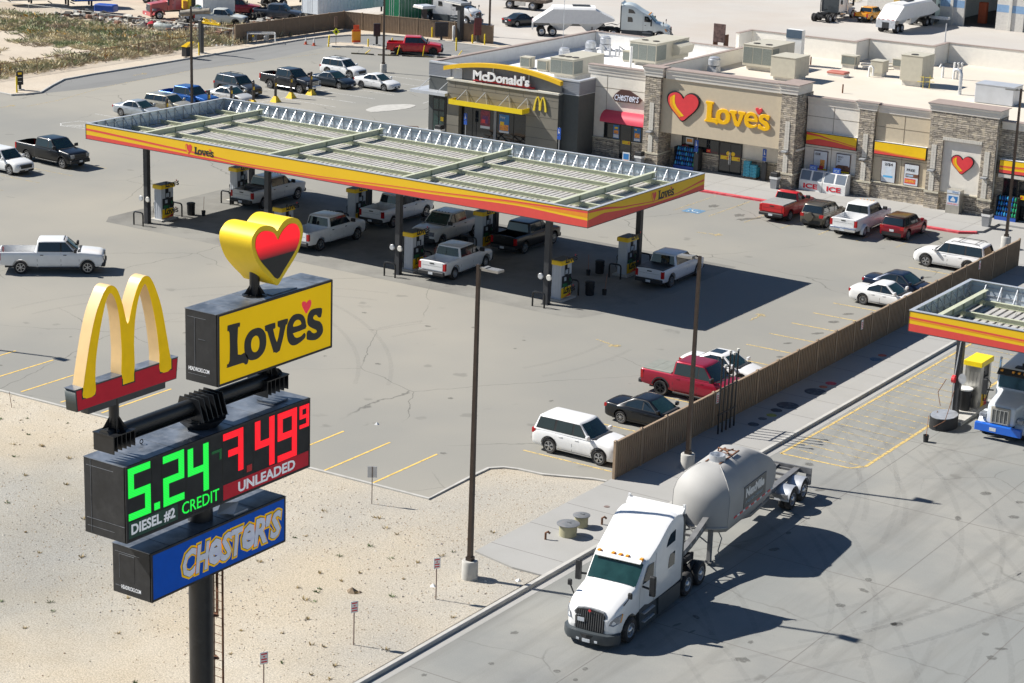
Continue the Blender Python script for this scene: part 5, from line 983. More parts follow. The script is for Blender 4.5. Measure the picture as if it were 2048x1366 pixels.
for x, y, l in ((-22.05,71.7,'small roof vent with dark stem near the front edge of the roof'),(-30.4,83.4,'small roof vent with yellow tip near the louvre cabinet'),):
    vp('stub_vent', x,y,6.75,[[(0,0,0),(0,0,.7)]],.06,M['rust'],l)
vp('gas_pipes', -18.2,78.6,6.75,[[(0,0,0),(0,0,1.0)],[(.5,.1,0),(.5,.1,1.1)],[(-.5,0,.5),(.9,.1,.6)],[(-.3,0,.9),(.8,.1,.9)]],.03,mat("yellow_gas_pipe", (.5,.4,.08), .5),'thin yellow gas pipes beside the tall rooftop unit','gas pipe')
r = empty('sign_rack', (-44.5,93.6,0), 0, 'rusty old sign frame standing behind the restaurant roof', 'sign'); b = MB(); b.box(-.55,.65,-.3,-.2,6.2,7.9); b.build('panel', mat("rusty_sign_panel", (.13,.08,.07), .8, var=.5, scale=4), r)
b = MB(); b.box(-.6,-.5,-.2,.6,0,6.9); b.box(.5,.6,-.2,.6,0,6.9); b.build('post', M['rust'], r)
# ---------------- things in front of the shops
def hsign(x, y, lbl, z=1.55, base=.0):
    r = empty('accessible_parking_sign', (x,y,.15), 0, lbl, 'parking sign', 'blue accessible parking signs'); b = MB(); b.tube([(0,.03,0),(0,.03,z+1)], .03, 6); b.build('post', M['galv'], r)
    b = MB(); b.box(-.16,.16,-.02,0,z+.35,z+.95); b.box(-.16,.16,-.02,0,z,z+.31); pl = b.build('plate', M['blue'], r); shape('wheelchair_symbol', [[(-.06,.0),(.05,0),(.07,.1),(.0,.12),(0,.25),(-.05,.25)],[(-.05,.28),(.0,.28),(.0,.34),(-.05,.34)]], FY(0,-.021,z+.5), M['white'], pl, .004)
for x,y,l in ((-51.6,62.6,'blue accessible parking sign before the restaurant glazing'),(-42.3,62.4,'blue accessible parking sign before the shaded grey corner of the restaurant'),(-31.4,65.5,'blue accessible parking sign beside the rack of blue bottles'),(-25.6,65.9,'blue accessible parking sign right of the stacked water packs')): hsign(x,y,l)
for x in (-31.4,-25.6):
    r = empty('bollard', (x,65.6 if x < -30 else 66.0,.15), 0, 'dark square bollard under the accessible sign %s' % ('by the bottle rack' if x < -30 else 'by the water packs'), 'bollard'); b = MB(); b.bbox(-.2,.2,-.1,.15,0,1.45,.03); b.build('post', M['dkgrey'], r)
def freezer(x, lbl):
    r = empty('ice_freezer', (x, 65.35, .15), 0, lbl, 'ice freezer', 'white ice freezers'); b = MB(); b.loft([[(-.95,-.42,0),(.95,-.42,0),(.95,.42,0),(-.95,.42,0)],[(-.95,-.42,.75),(.95,-.42,.75),(.95,.42,.75),(-.95,.42,.75)],[(-.95,-.1,1.55),(.95,-.1,1.55),(.95,.42,1.55),(-.95,.42,1.55)]]); b.build('cabinet', M['white'], r)
    n = Vector((0,-.8,.32)).normalized(); 
    for s in (-.88,.08):
        b = MB(); o = Vector((0,-.42,.75)); u = Vector((0,.32,.8)); vs = []
        for a, t in ((s,.08),(s+.8,.08),(s+.8,.93),(s,.93)): p = o+u*t; vs.append((a, p.y+n.y*.012, p.z+n.z*.012))
        b.add(vs, [(0,1,2,3)]); dd = b.build('door', mat("freezer_door_grey", (.15,.18,.22), .3), r)
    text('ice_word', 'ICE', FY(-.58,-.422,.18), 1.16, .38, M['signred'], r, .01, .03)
    b = MB(); b.box(-.3,.3,-.1,0,1.56,1.95); tp = b.build('header_plate', M['blue'], r); text('ice_word', 'ICE', FY(-.22,-.102,1.65), .44, .2, SLB, tp, .003, .01)
freezer(-21.1,'white ice freezer, the left one of two beside the entrance pillar'); freezer(-19.15,'white ice freezer, the right one of two, next to the stone pilaster')
r = empty('water_vending_machine', (-9.55,65.15,.15), 0, 'steel water vending machine with blue bottle picture before the stone tower', 'vending machine'); b = MB(); b.box(-.52,.52,-.35,.35,0,1.75); cs = b.build('casing', mat("vending_steel", (.45,.43,.38), .35, .5, var=.1), r)
b = MB(); b.box(-.46,.46,-.362,-.351,.62,1.42); pn = b.build('picture_panel', SW, r); shape('bottle_emblem', [[(-.3,.0),(.3,.0),(.36,.2),(.36,.45),(-.36,.45),(-.36,.2)]], FY(0,-.363,.85), SB, pn, .004); shape('bottle_outline', [[(-.16,.05),(.16,.05),(.2,.15),(.1,.28),(.05,.36),(-.05,.36),(-.1,.28),(-.2,.15)]], FY(0,-.368,.87), SW, pn, .004)
text('machine_words', 'WATER DEPOT', FY(-.42,-.363,.66), .84, .12, SR, pn, .002, .003)
b = MB(); b.box(-.5,.5,-.36,-.351,1.5,1.72); hd = b.build('header', SW, r); text('machine_words', 'Water', FY(-.1,-.362,1.54), .5, .14, SB, hd, .002)
# bottle racks and water packs
WB = [mat("bottle_blue", (.01,.12,.42), .25), mat("bottle_teal", (.01,.33,.42), .25), mat("bottle_green", (.03,.34,.16), .25), mat("bottle_sky", (.05,.35,.60), .25)]
BT = []
def bottle(mi, lbl, x, y, z):
    if len(BT) <= mi:
        pass
    b = MB(); b.lathe([(.075,0),(.085,.03),(.085,.2),(.03,.27),(.03,.31)], 8); me = b.mesh('bottle', 40); me.materials.append(WB[mi]); return me
BM = [bottle(i, '', 0, 0, 0) for i in range(4)]
def rack(x, y, lbl, n, rows, glab):
    r = empty('display_rack', (x, y, .15), 0, lbl, 'display rack'); b = MB()
    for k in range(rows): b.box(-n*.1, n*.1, -.25+.13*k, .0+.13*k, .28+.36*k, .31+.36*k)
    for s in (-1, 1): b.box(s*n*.1-.02, s*n*.1+.02, -.25, .35, 0, .3+.36*rows)
    b.box(-n*.1, n*.1, .34, .36, 0, .3+.36*rows); b.build('shelf', M['blkflat'], r)
    b = MB(); b.box(-n*.1, n*.1, -.27, -.251, 0, .27); b.build('price_strip', M['blue'], r)
    for k in range(rows):
        for i in range(n):
            mi = 2 if i > n*.72 else (0 if (i+k) % 3 else 3); o = bpy.data.objects.new('bottle', BM[mi]); C.objects.link(o); o.location = (x-n*.1+.1+.2*i, y-.12+.13*k, .46+.36*k)
            tag(o, '%s bottle standing on the %s' % (['blue','teal','green','light blue'][mi], glab), 'bottle', '%s bottles on the %s' % (['blue','teal','green','light blue'][mi], glab))
rack(-32.3,65.8,'black rack of blue and green bottles under the heart sign',11,4,'rack left of the store doors'); rack(-5.6,65.4,'black rack of blue and green bottles in the shaded right entrance',8,4,'rack in the shaded right entrance')
WPK = mat("shrink_wrapped_water", (.04,.32,.45), .25, var=.5, scale=14)
me = None
for k in range(5):
    for i in range(2 if k < 4 else 1):
        for j in range(2 if k < 3 else 1):
            b = MB() if me is None else None
            if b: b.bbox(-.28,.28,-.18,.18,0,.24,.03); me = b.mesh('water_pack'); me.materials.append(WPK)
            o = bpy.data.objects.new('water_pack', me); C.objects.link(o); o.location = (-27.05+.6*i+random.uniform(-.02,.02), 65.95+.38*j, .3+.245*k); o.rotation_euler.z = random.uniform(-.04,.04)
            tag(o, 'shrink wrapped pack of water bottles in the blue stack right of the doors', 'water pack', 'packs of water stacked right of the store doors')
r = empty('pallet', (-26.75,66.1,.15), 0, 'wooden pallet under the stacked water packs', 'pallet'); b = MB(); [b.box(-.6+.25*k,-.45+.25*k,-.35,.35,.11,.14) for k in range(5)]; [b.box(-.6,.6,y,y+.1,0,.11) for y in (-.35,-.05,.25)]; b.build('deck', M['wood'], r)
def trash(x, y, lbl, z=.15, name='litter_bin'):
    r = empty(name, (x,y,z), 0, lbl, 'litter bin', 'grey litter bins on the store pavement'); b = MB(); b.loft([[(-.24,-.24,0),(.24,-.24,0),(.24,.24,0),(-.24,.24,0)],[(-.3,-.3,.75),(.3,-.3,.75),(.3,.3,.75),(-.3,.3,.75)]]); b.build('body', M['grey'], r)
    b = MB(); b.loft([[(-.32,-.32,.75),(.32,-.32,.75),(.32,.32,.75),(-.32,.32,.75)],[(-.33,-.33,.92),(.33,-.33,.92),(.33,.33,.92),(-.33,.33,.92)]]); b.build('liner', M['white'], r); b = MB(); b.bbox(-.3,.3,-.3,.3,.92,1.25,.04); b.build('lid', M['blkflat'], r)
trash(-6.0,62.5,'grey litter bin with white liner in front of the right entrance'); trash(-23.6,63.9,'grey litter bin standing against the right entrance pillar'); trash(-35.6,63.9,'dark litter bin at the foot of the left entrance pillar'); trash(-54.0,62.3,'round topped light grey bin by the restaurant door')
r = empty('a_board', (-36.6,63.5,.15), 0, 'small blue and white poster board on the pavement by the left pillar', 'sign board'); b = MB(); b.box(-.32,.32,-.05,0,.1,1.1); pb = b.build('board', SW, r); b = MB(); b.box(-.25,.25,-.056,-.051,.2,.5,0); b.box(-.25,.25,-.057,-.051,.55,1.0,1); b.build('picture', [SO, SB], pb)
for i, (x, l) in enumerate(((-50.2,'wooden picnic table before the restaurant, the left one'),(-48.0,'wooden picnic table before the restaurant, the right one'))):
    r = empty('picnic_table', (x, 61.6, .15), .3, l, 'picnic table', 'picnic tables before the restaurant')
    tt = mat("weathered_table_wood", (.30,.21,.14), .8, var=.2); b = MB(); [b.box(-.8,.8,-.4+.2*k,-.22+.2*k,.74,.79) for k in range(4)]; b.build('tabletop', tt, r)
    for s in (-1,1): b = MB(); b.box(-.8,.8,s*.7-.12,s*.7+.12,.44,.48); b.build('bench', tt, r); b = MB(); b.bar((s*.55,-.7,.0),(s*.55,.25,.74),.06,.1); b.bar((s*.55,.7,.0),(s*.55,-.25,.74),.06,.1); b.build('leg', tt, r)
for i in range(2): o = bpy.data.objects.new('bike_hoop', hm_); C.objects.link(o); o.location = (-46.1+.5*i, 61.9, .15); o.rotation_euler.z = pi/2; tag(o, 'metal hoop rail before the restaurant right of the picnic tables', 'hoop rail', 'hoop rails before the restaurant')
r = empty('handrail', (-57.2,61.5,.15), 0, 'thin dark handrail running along the pavement left of the restaurant', 'handrail'); b = MB(); b.tube([(-4,-2.5,.9),(1.2,.5,.9)],.03,6); [b.tube([(-4+5.2*t,-2.5+3*t,0),(-4+5.2*t,-2.5+3*t,.9)],.03,6) for t in (0,.5,1)]; b.build('rail', M['rust'], r)
# ================================================================ ROAD VEHICLES (x forward, origin on the ground under the rear axle)
RIMD = mat("dark_alloy", (.03,.03,.033), .35, .5); RIMS = mat("bright_alloy", (.55,.56,.58), .28, .8); BUMP = mat("grey_bumper_plastic", (.045,.047,.05), .6); BEDL = mat("bed_liner", (.03,.031,.033), .8, var=.3, scale=5, dirt=(.2,.17,.13,.3)); TRIMB = M['blkflat']
def boolcut(me, cutter_boxes):
    """subtract closed shapes (MB) from a closed mesh; cut faces take material slot 1"""
    A = bpy.data.objects.new('a', me); C.objects.link(A); cuts = []
    for mb in cutter_boxes:
        mb.m = [1]*len(mb.m); cm = mb.mesh('c'); cm.materials.append(None); cm.materials.append(None); B = bpy.data.objects.new('b', cm); C.objects.link(B); cuts.append(B)
        md = A.modifiers.new('x', 'BOOLEAN'); md.operation = 'DIFFERENCE'; md.object = B; md.solver = 'EXACT'
    bpy.context.view_layer.update(); dg = bpy.context.evaluated_depsgraph_get()
    out = bpy.data.meshes.new_from_object(A.evaluated_get(dg)); bpy.data.objects.remove(A)
    for B in cuts: bpy.data.objects.remove(B)
    return out
WHEELS = {}
def wheel_mesh(r, w, style, n=22):
    k = (r, w, style)
    if k in WHEELS: return WHEELS[k]
    b = MB(); ri = r*(.66 if style not in ('steel','truck') else .60)
    b.lathe([(ri,-w/2+.02),(r*.90,-w/2),(r*.985,-w/2+.04),(r,0),(r*.985,w/2-.04),(r*.90,w/2),(ri,w/2-.02),(ri*.98,w/2-.06),(ri*.98,-w/2+.06)], n, axis='y', caps=False)
    b.loft([[(ri*sin(2*pi*k/n), y, ri*cos(2*pi*k/n)) for k in range(n)] for y in (-w/2+.06, -w/2+.061)], 0)
    tyre = b.mesh('wheel', 45)
    b = MB(); s = w/2-.03
    b.lathe([(ri*1.0,s-.01),(ri*.99,s+.022),(ri*.91,s+.02),(ri*.90,s-.05)], n, axis='y', caps=False)
    if style == 'steel': b.lathe([(ri*.9,s-.04),(ri*.75,s+.005),(ri*.5,s+.005),(ri*.42,s-.03),(ri*.25,s-.02),(.001,s)], n, 0, axis='y', caps=False); hn = 10
    elif style == 'truck': b.lathe([(ri*.9,s-.02),(ri*.88,s-.05),(ri*.5,s-.02),(ri*.45,s+.03),(ri*.3,s+.06),(.001,s+.07)], n, 0, axis='y', caps=False); hn = 10
    else:
        b.lathe([(ri*.92,s-.07),(.001,s-.08)], n, 1, axis='y', caps=False); sp = {'five':5,'six':6,'multi':10}[style]; hn = 0
        for q in range(sp):
            a = 2*pi*q/sp; wd = ri*(.17 if sp < 8 else .09)
            for sg in ((-1, 1) if sp == 5 else (0,)):
                c0 = Vector((sin(a)*ri*.12, 0, cos(a)*ri*.12)); aa = a+sg*.17; c1 = Vector((sin(aa)*ri*.93, 0, cos(aa)*ri*.93)); t = Vector((cos(a), 0, -sin(a)))*wd*(.55 if sp == 5 else .5)
                b.loft([[tuple(c-t+Vector((0,y0,0))), tuple(c+t+Vector((0,y0,0))), tuple(c+t*.8+Vector((0,y1,0))), tuple(c-t*.8+Vector((0,y1,0)))] for c, y0, y1 in ((c0, s-.05, s+.02), (c1, s-.05, s+.012))], 0)
        b.lathe([(ri*.2,s-.03),(ri*.2,s+.022),(.001,s+.03)], 10, axis='y', caps=False)
    for q in range(hn): a = 2*pi*q/hn; b.lathe([(ri*.055,s-.0),(ri*.055,s+.012)], 6, 1, Matrix.Translation((sin(a)*ri*.66,0,cos(a)*ri*.66)), axis='y')
    rim = b.mesh('rim', 40); WHEELS[k] = (tyre, rim); tyre.materials.append(M['rubber']); return WHEELS[k]
def add_wheel(root, x, y, r, w, style, rimmat, steer=0., dual=False):
    ty, ri = wheel_mesh(r, w, style)
    o = bpy.data.objects.new('wheel', ty); C.objects.link(o); o.parent = root; o.location = (x, y, r); sgn = 1 if y > 0 else -1
    o.rotation_euler = (0, random.random()*3 if sgn > 0 else random.random()*3, steer+(0 if sgn > 0 else pi))
    key = ('rim', id(ri), rimmat.name)
    if key not in WHEELS: m2 = ri.copy(); m2.materials.append(rimmat); m2.materials.append(M['blkflat']); WHEELS[key] = m2
    q = bpy.data.objects.new('rim', WHEELS[key]); C.objects.link(q); q.parent = o
    return o
def interp(tab, x):
    if x <= tab[0][0]: return tab[0][1:]
    for a, b in zip(tab, tab[1:]):
        if x <= b[0]:
            t = (x-a[0])/(b[0]-a[0]); return tuple(a[i]+(b[i]-a[i])*t for i in range(1, len(a)))
    return tab[-1][1:]
def smooth_tab(tab, n=5):
    out = []
    for i in range(len(tab)-1):
        p = [tab[max(i-1,0)], tab[i], tab[i+1], tab[min(i+2,len(tab)-1)]]
        for k in range(n):
            t = k/n; row = [p[1][0]+(p[2][0]-p[1][0])*t]
            for c in range(1, len(tab[0])):
                m1 = (p[2][c]-p[0][c])/max(1e-6, p[2][0]-p[0][0])*(p[2][0]-p[1][0]); m2 = (p[3][c]-p[1][c])/max(1e-6, p[3][0]-p[1][0])*(p[2][0]-p[1][0])
                h = p[2][c]-p[1][c]
                if h == 0: m1 = m2 = 0
                else:
                    m1 = max(min(m1/h, 2.5), 0)*h; m2 = max(min(m2/h, 2.5), 0)*h
                row.append((2*t**3-3*t*t+1)*p[1][c]+(t**3-2*t*t+t)*m1+(-2*t**3+3*t*t)*p[2][c]+(t**3-t*t)*m2)
            out.append(tuple(row))
    out.append(tuple(tab[-1])); return out
def body_mesh(tab, arches, ar, hw, cuts=(), flat=False):
    """tab rows: x, half width, underside z, top z"""
    T = smooth_tab(tab, 5); rings = []
    for x, w, zb, zt in T:
        h = zt-zb; c = .03 if not flat else .0
        half = [(.72*w, zb), (.93*w, zb+.03*h), (.975*w, zb+.12*h), (.992*w, zb+.30*h), (w, zb+.52*h), (.995*w, zb+.70*h), (.975*w, zb+.84*h), (.95*w, zb+.93*h), (.90*w, zb+.985*h), (.80*w, zt), (.45*w, zt+c*.8)]
        ring = [(x, 0, zb)]+[(x, y, z) for y, z in half]+[(x, 0, zt+c)]+[(x, -y, z) for y, z in reversed(half)]
        rings.append(ring)
    b = MB(); b.loft(rings); me = b.mesh('body'); me.materials.append(None); me.materials.append(None)
    cs = []
    for x in arches:
        for s in (-1, 1):
            c = MB(); n = 20; y0, y1 = (hw-.36, hw+.2) if s > 0 else (-hw-.2, -hw+.36)
            c.loft([[(x+ar*cos(2*pi*k/n), y, ar*.98+ar*sin(2*pi*k/n)-.02*0) for k in range(n)] for y in (y0, y1)]); cs.append(c)
    return boolcut(me, cs+list(cuts))
def side_y(tab, x, z):
    w, zb, zt = interp(tab, x); t = (z-zb)/max(.01, zt-zb); P_ = [(0,.72),(.03,.93),(.12,.975),(.30,.992),(.52,1),(.70,.995),(.84,.975),(.93,.95),(.985,.90),(1,.8)]
    return w*interp(P_, t)[0]
def patch(tab, poly, s, off=.006):
    """side panel following the body skin; poly in (x, z), s = +1 left, -1 right"""
    b = MB(); n = len(poly); vs = [(x, s*(side_y(tab, x, z)+off), z) for x, z in poly]; b.add(vs, [tuple(range(n))]); return b
def vehicle(kind, col, lbl, cat, name, loc, rz, o=None, metal=False, group=None):
    """kind: sedan, suv, pickup; o: shape options"""
    D = dict(wb=2.75, fo=.92, ro=1.0, hw=.91, r=.335, tw=.21, ground=.20, hood=(.92,.72), belt=.95, roof=1.45, rim=('five', RIMS), bedcover=False, cab='crew', rack=False, chrome=False, dually=False, steer=0, fullsize=False, sunroof=False, spare=False, roofcol=None, flare=False, bed=True, trunk=.98, handle='paint', plate=True, toolbox=False, lights=None, mirror=None, hd=False)
    if kind == 'pickup': D.update(wb=3.70, fo=.93, ro=1.20, hw=1.0, r=.41, tw=.28, ground=.34, hood=(1.27,1.13), belt=1.27, roof=1.93, rim=('six', RIMS))
    if kind == 'suv': D.update(wb=2.78, fo=.90, ro=1.0, hw=.95, r=.375, tw=.24, ground=.24, hood=(1.10,.92), belt=1.08, roof=1.76)
    D.update(o or {}); g = D; wb, fo, ro, hw, r = g['wb'], g['fo'], g['ro'], g['hw'], g['r']; X1 = wb+fo; X0 = -ro
    root = empty(name, loc, rz, lbl, cat, group); pm = M['paintm'] if metal else M['paint']
    def part(b, nm, ms, par=None, smo=None, c=None):
        ob = b.build(nm, ms, par or root, smo)
        if c: ob.color = (*c, 1)
        return ob
    hr, hf = g['hood']; bl = g['belt']; rf = g['roof']; gz = g['ground']; H0 = bl
    cuts = []
    if kind == 'pickup':
        cl = {'crew':2.30,'ext':1.9,'reg':1.25}[g['cab']]; cr = wb-1.02-cl+.15; ws = wb-.62        # cab rear, windscreen base
        rail = g['belt']+.02
        tab = [(X0,hw*.93,gz+.18,rail-.04),(X0+.03,hw*.97,gz+.14,rail),(X0+.4,hw*.985,gz+.10,rail),(cr,hw*.99,gz+.02,rail),(cr+.1,hw,gz,bl),(ws,hw,gz,bl-.01),(ws+.25,hw*.995,gz,hr),(X1-.35,hw*.985,gz+.02,hf+.02),(X1-.12,hw*.95,gz+.06,hf-.05),(X1,hw*.86,gz+.14,hf-.16)]
        if not g['bedcover']:
            c = MB(); c.box(X0+.09, cr-.05, -hw+.13, hw-.13, gz+.42, rail+.5); cuts.append(c)
        else: tab = [tuple(t) for t in tab]
        rear = (cr+.03, cr+.16); ft = (ws+.02, ws-.72); front_top = ws-.74
    elif kind == 'suv':
        ws = wb-.50; rear = (X0+.05, X0+.32); front_top = ws-.72
        tab = [(X0,hw*.90,gz+.15,bl-.10),(X0+.04,hw*.95,gz+.10,bl-.03),(X0+.35,hw*.985,gz+.04,bl),(0,hw,gz,bl),(wb*.5,hw*.985,gz,bl-.01),(ws,hw*.985,gz,bl-.02),(ws+.22,hw*.985,gz,hr),(X1-.4,hw*.97,gz+.02,hf+.04),(X1-.14,hw*.90,gz+.04,hf-.08),(X1,hw*.76,gz+.12,hf-.25)]
    else:
        ws = wb-.42; rear = (.08+X0*.42, .62); front_top = ws-.80; tr = g['trunk']
        tab = [(X0,hw*.80,gz+.16,tr-.16),(X0+.05,hw*.88,gz+.10,tr-.03),(X0+.3,hw*.95,gz+.04,tr),(rear[0]+.1,hw*.985,gz,tr-.01),(.5,hw,gz,bl),(wb*.5,hw*.985,gz,bl-.02),(ws,hw*.98,gz,bl-.04),(ws+.25,hw*.98,gz,hr),(X1-.45,hw*.95,gz,hf+.07),(X1-.15,hw*.84,gz+.03,hf-.05),(X1,hw*.62,gz+.10,hf-.22)]
    me = body_mesh(tab, (0, wb), r*1.16, hw, cuts); me.name = 'body'; me.materials.clear(); me.materials.append(pm); me.materials.append(BEDL if kind != 'pickup' or True else pm); shade(me, 38)
    body = link('body', me, root); body.color = (*col, 1)
    # greenhouse: lofted cabin with glass panels laid in its planes
    zb = bl-.05; zt = rf; xr0, xr1 = rear; xf0, xf1 = ws+.04, front_top
    wb0 = hw*.955; wt0 = hw*(.80 if kind != 'sedan' else .74)
    def CAB(t):   # plan half length/width at relative height t
        return xr0+(xr1-xr0)*t, xf0+(xf1-xf0)*t, wb0+(wt0-wb0)*t
    rings = []; lev = [0,.3,.6,.88,.95,.985,1.0]; sh = [0,0,0,0,.012,.05,.16]
    for t, q in zip(lev, sh):
        a, f_, w = CAB(min(t,.95)); a += q*1.4; f_ -= q*1.6; w -= q; c = .10; z = zb+(zt-zb)*t; bulge = .07
        pts = []
        for k in range(7): y = -w+c+(2*w-2*c)*k/6; pts.append((f_+bulge*(1-(y/w)**2)-bulge*.5, y, z))
        pts += [(f_-c*.35,w-.02,z)]
        for k in range(5): pts.append((f_-c-(f_-a-2*c)*(k/4), w, z))
        pts += [(a+c*.3,w-.03,z)]
        for k in range(5): y = w-c-(2*w-2*c)*k/4; pts.append((a-.03*(1-(y/w)**2), y, z))
        pts += [(a+c*.3,-w+.03,z)]
        for k in range(5): pts.append((a+c+(f_-a-2*c)*(k/4), -w, z))
        pts += [(f_-c*.35,-w+.02,z)]
        rings.append(pts)
    b = MB(); b.loft(rings); cab = part(b, 'cabin', pm, None, 40, g['roofcol'] or col)
    def pane(quad, nm='side_window', m=M['glass']):
        for s in (1,-1):
            b = MB(); vs = []
            for x, t in quad: w = CAB(t)[2]+.009; vs.append((x, s*w, zb+(zt-zb)*t))
            b.add(vs, [tuple(range(len(vs)))]); part(b, nm, m, cab)
    def xa(t): return CAB(t)[0]
    def xf(t): return CAB(t)[1]
    lo, hi = .14, .86
    if kind == 'pickup':
        B_ = ws-.98 if g['cab'] != 'reg' else None
        if g['cab'] == 'reg': pane([(xa(lo)+.14,lo),(xf(lo)-.17,lo),(xf(hi)-.10,hi),(xa(hi)+.12,hi)])
        else:
            pane([(B_+.05,lo),(xf(lo)-.20,lo-.02),(xf(hi)-.10,hi),(B_+.05,hi)]); pane([(xa(lo)+.16,lo),(B_-.05,lo),(B_-.05,hi),(xa(hi)+.14,hi)])
    elif kind == 'suv':
        B_ = ws-1.0; C_ = .28
        pane([(B_+.05,lo),(xf(lo)-.22,lo),(xf(hi)-.10,hi),(B_+.05,hi)]); pane([(C_+.05,lo),(B_-.05,lo),(B_-.05,hi),(C_+.08,hi)]); pane([(xa(lo)+.16,lo+.03),(C_-.07,lo+.02),(C_-.04,hi),(xa(hi)+.15,hi)])
    else:
        B_ = ws-1.06; pane([(B_+.04,lo),(xf(lo)-.24,lo),(xf(hi)-.12,hi-.02),(xf(hi)-.5,hi+.03),(B_+.04,hi+.02)]); pane([(max(xa(lo)+.42,.12),lo+.02),(B_-.04,lo),(B_-.04,hi+.02),(xa(hi)+.36,hi),(xa(.5)+.18,.5)])
    for s in (1,-1):      # dark window band behind the panes
        b = MB(); q = .955 if kind != 'pickup' else .94
        xb = (xa(lo)+.13, xf(lo)-.12, xf(hi)-.06, xa(hi)+.10) if kind != 'sedan' else (max(xa(lo)+.40,.10), xf(lo)-.14, xf(hi)-.10, xa(hi)+.34)
        b.add([(x, s*(CAB(t)[2]+.005), zb+(zt-zb)*t) for x, t in ((xb[0],lo-.03),(xb[1],lo-.04),(xb[2],hi+.03),(xb[3],hi+.03))], [(0,1,2,3)]); part(b, 'window_surround', M['blkflat'], cab)
    b = MB(); b.loft([[(ws+.02,y,bl-.02) for y in (-wb0+.1,0,wb0-.1)]+[(ws+.02,y,bl+.015) for y in (wb0-.1,0,-wb0+.1)],[(ws+.20,y,max(hr,bl)-.03) for y in (-wb0+.16,0,wb0-.16)]+[(ws+.20,y,max(hr,bl)+.032) for y in (wb0-.16,0,-wb0+.16)]]); part(b, 'cowl', M['blkflat'])
    def glassface(front, nm, m):
        b = MB(); vs = []; t0, t1 = (.10, .90) if front else (.16, .86)
        for t in (t0, t1):
            a, f_, w = CAB(t); k0 = .10
            for k in range(7):
                y = (-w+k0)+(2*w-2*k0)*k/6
                vs.append(((f_+.07*(1-(y/w)**2)-.035+.012) if front else (a-.03*(1-(y/w)**2)-.012), y, zb+(zt-zb)*t+.004))
        b.add(vs, [(k,k+1,k+8,k+7) for k in range(6)]); return part(b, nm, m, cab, 60)
    glassface(True, 'windscreen', M['glassgreen'])
    if kind != 'pickup' or True: glassface(False, 'rear_window', M['glass'])
    if g['sunroof']: b = MB(); b.bbox(xf1-.95,xf1-.25,-.38,.38,rf-.02,rf+.012,.01); part(b, 'sunroof', M['glass'], cab)
    if g['rack']:
        b = MB()
        for s in (-1,1): b.tube([(xa(1)+.25,s*(wt0-.12),rf+.02),(xa(1)+.4,s*(wt0-.12),rf+.09),(xf(1)-.5,s*(wt0-.12),rf+.09),(xf(1)-.35,s*(wt0-.12),rf+.02)], .022, 6)
        for x in (xa(1)+.6, xf(1)-.8): b.tube([(x,-(wt0-.12),rf+.09),(x,wt0-.12,rf+.09)], .02, 6)
        part(b, 'roof_rack', M['dkgrey'])
    # doors: seams, handles
    zs0, zs1 = gz+.13, bl-.07; seams = []
    if kind == 'pickup':
        seams = [cr+.13, ws+.12]+([B_] if g['cab'] != 'reg' else [])
    elif kind == 'suv': seams = [B_, ws+.08, .34]
    else: seams = [B_, ws+.12, .42]
    for s in (-1,1):
        b = MB(); 
        for x in seams: 
            q = patch(tab, [(x-.009,zs0 if x > .6 else r*2.1),(x+.009,zs0 if x > .6 else r*2.1),(x+.009,(zs0+zs1)/2),(x+.009,zs1),(x-.009,zs1),(x-.009,(zs0+zs1)/2)], s, .004); b.add(q.v, q.f)
        part(b, 'door_seam', M['blkflat'])
        hs = [B_-.22 if B_ is not None else ws-.75, ws-.75] if g['cab'] != 'reg' or kind != 'pickup' else [cr+.35]
        if kind != 'pickup': hs = [.52, B_+.14]
        elif g['cab'] != 'reg': hs = [cr+.32, B_+.15]
        for x in hs: y = side_y(tab, x, bl-.16); b = MB(); b.box(x, x+.19, min(s*(y-.01),s*(y+.03)), max(s*(y-.01),s*(y+.03)), bl-.19, bl-.15); part(b, 'door_handle', M['chrome'] if g['chrome'] else (M['blkflat'] if g['hd'] else pm), None, None, col)
        # mirror
        xm = ws-.10; b = MB(); y0 = s*(hw*.93); big = 1.35 if kind == 'pickup' else 1
        b.bbox(xm-.07, xm+.08, min(y0,y0+s*.24*big), max(y0,y0+s*.24*big), bl+.03, bl+.03+.17*big, .03); part(b, 'mirror', TRIMB if (kind == 'pickup' and not g['mirror']) else pm, None, None, col)
        # sill, arch lip
        q = patch(tab, [(r*1.25,gz+.02),(wb-r*1.25,gz+.02),(wb-r*1.25,gz+.11),(wb*.5,gz+.11),(r*1.25,gz+.11)], s, .01); part(q, 'sill', TRIMB if not g['chrome'] or kind != 'pickup' else M['chrome'])
        if kind == 'pickup' and g['cab'] != 'reg': b = MB(); b.tube([(cr+.2,s*(hw+.02),gz+.0),(ws+.1,s*(hw+.02),gz+.0)], .05, 6); part(b, 'side_step', M['chrome'] if g['chrome'] else TRIMB)
        for xx in (0, wb):
            b = MB(); n = 12; a0 = .18 if kind == 'sedan' else .12; ro_, ri_ = r*(1.16+(.17 if g['flare'] else .07)), r*1.155; vs = []
            for k in range(n+1):
                a = a0+(pi-2*a0)*k/n
                for rr in (ro_, ri_): px = xx+rr*cos(a); pz = r*1.137+rr*sin(a); vs.append((px, s*(side_y(tab, px, min(pz, bl-.08))+.014), pz))
            b.add(vs, [(2*k,2*k+1,2*k+3,2*k+2) for k in range(n)]); part(b, 'wheel_arch', (TRIMB if g['flare'] or kind != 'sedan' and not g['chrome'] and not g['hd'] else pm), None, 50, col)
        # lamps
        zf = hf-.22; b = MB(); hh = .16 if kind == 'sedan' else .22
        def fpt(x, z, inn=0): return (x, s*(side_y(tab, x, z)+.008-inn), z)
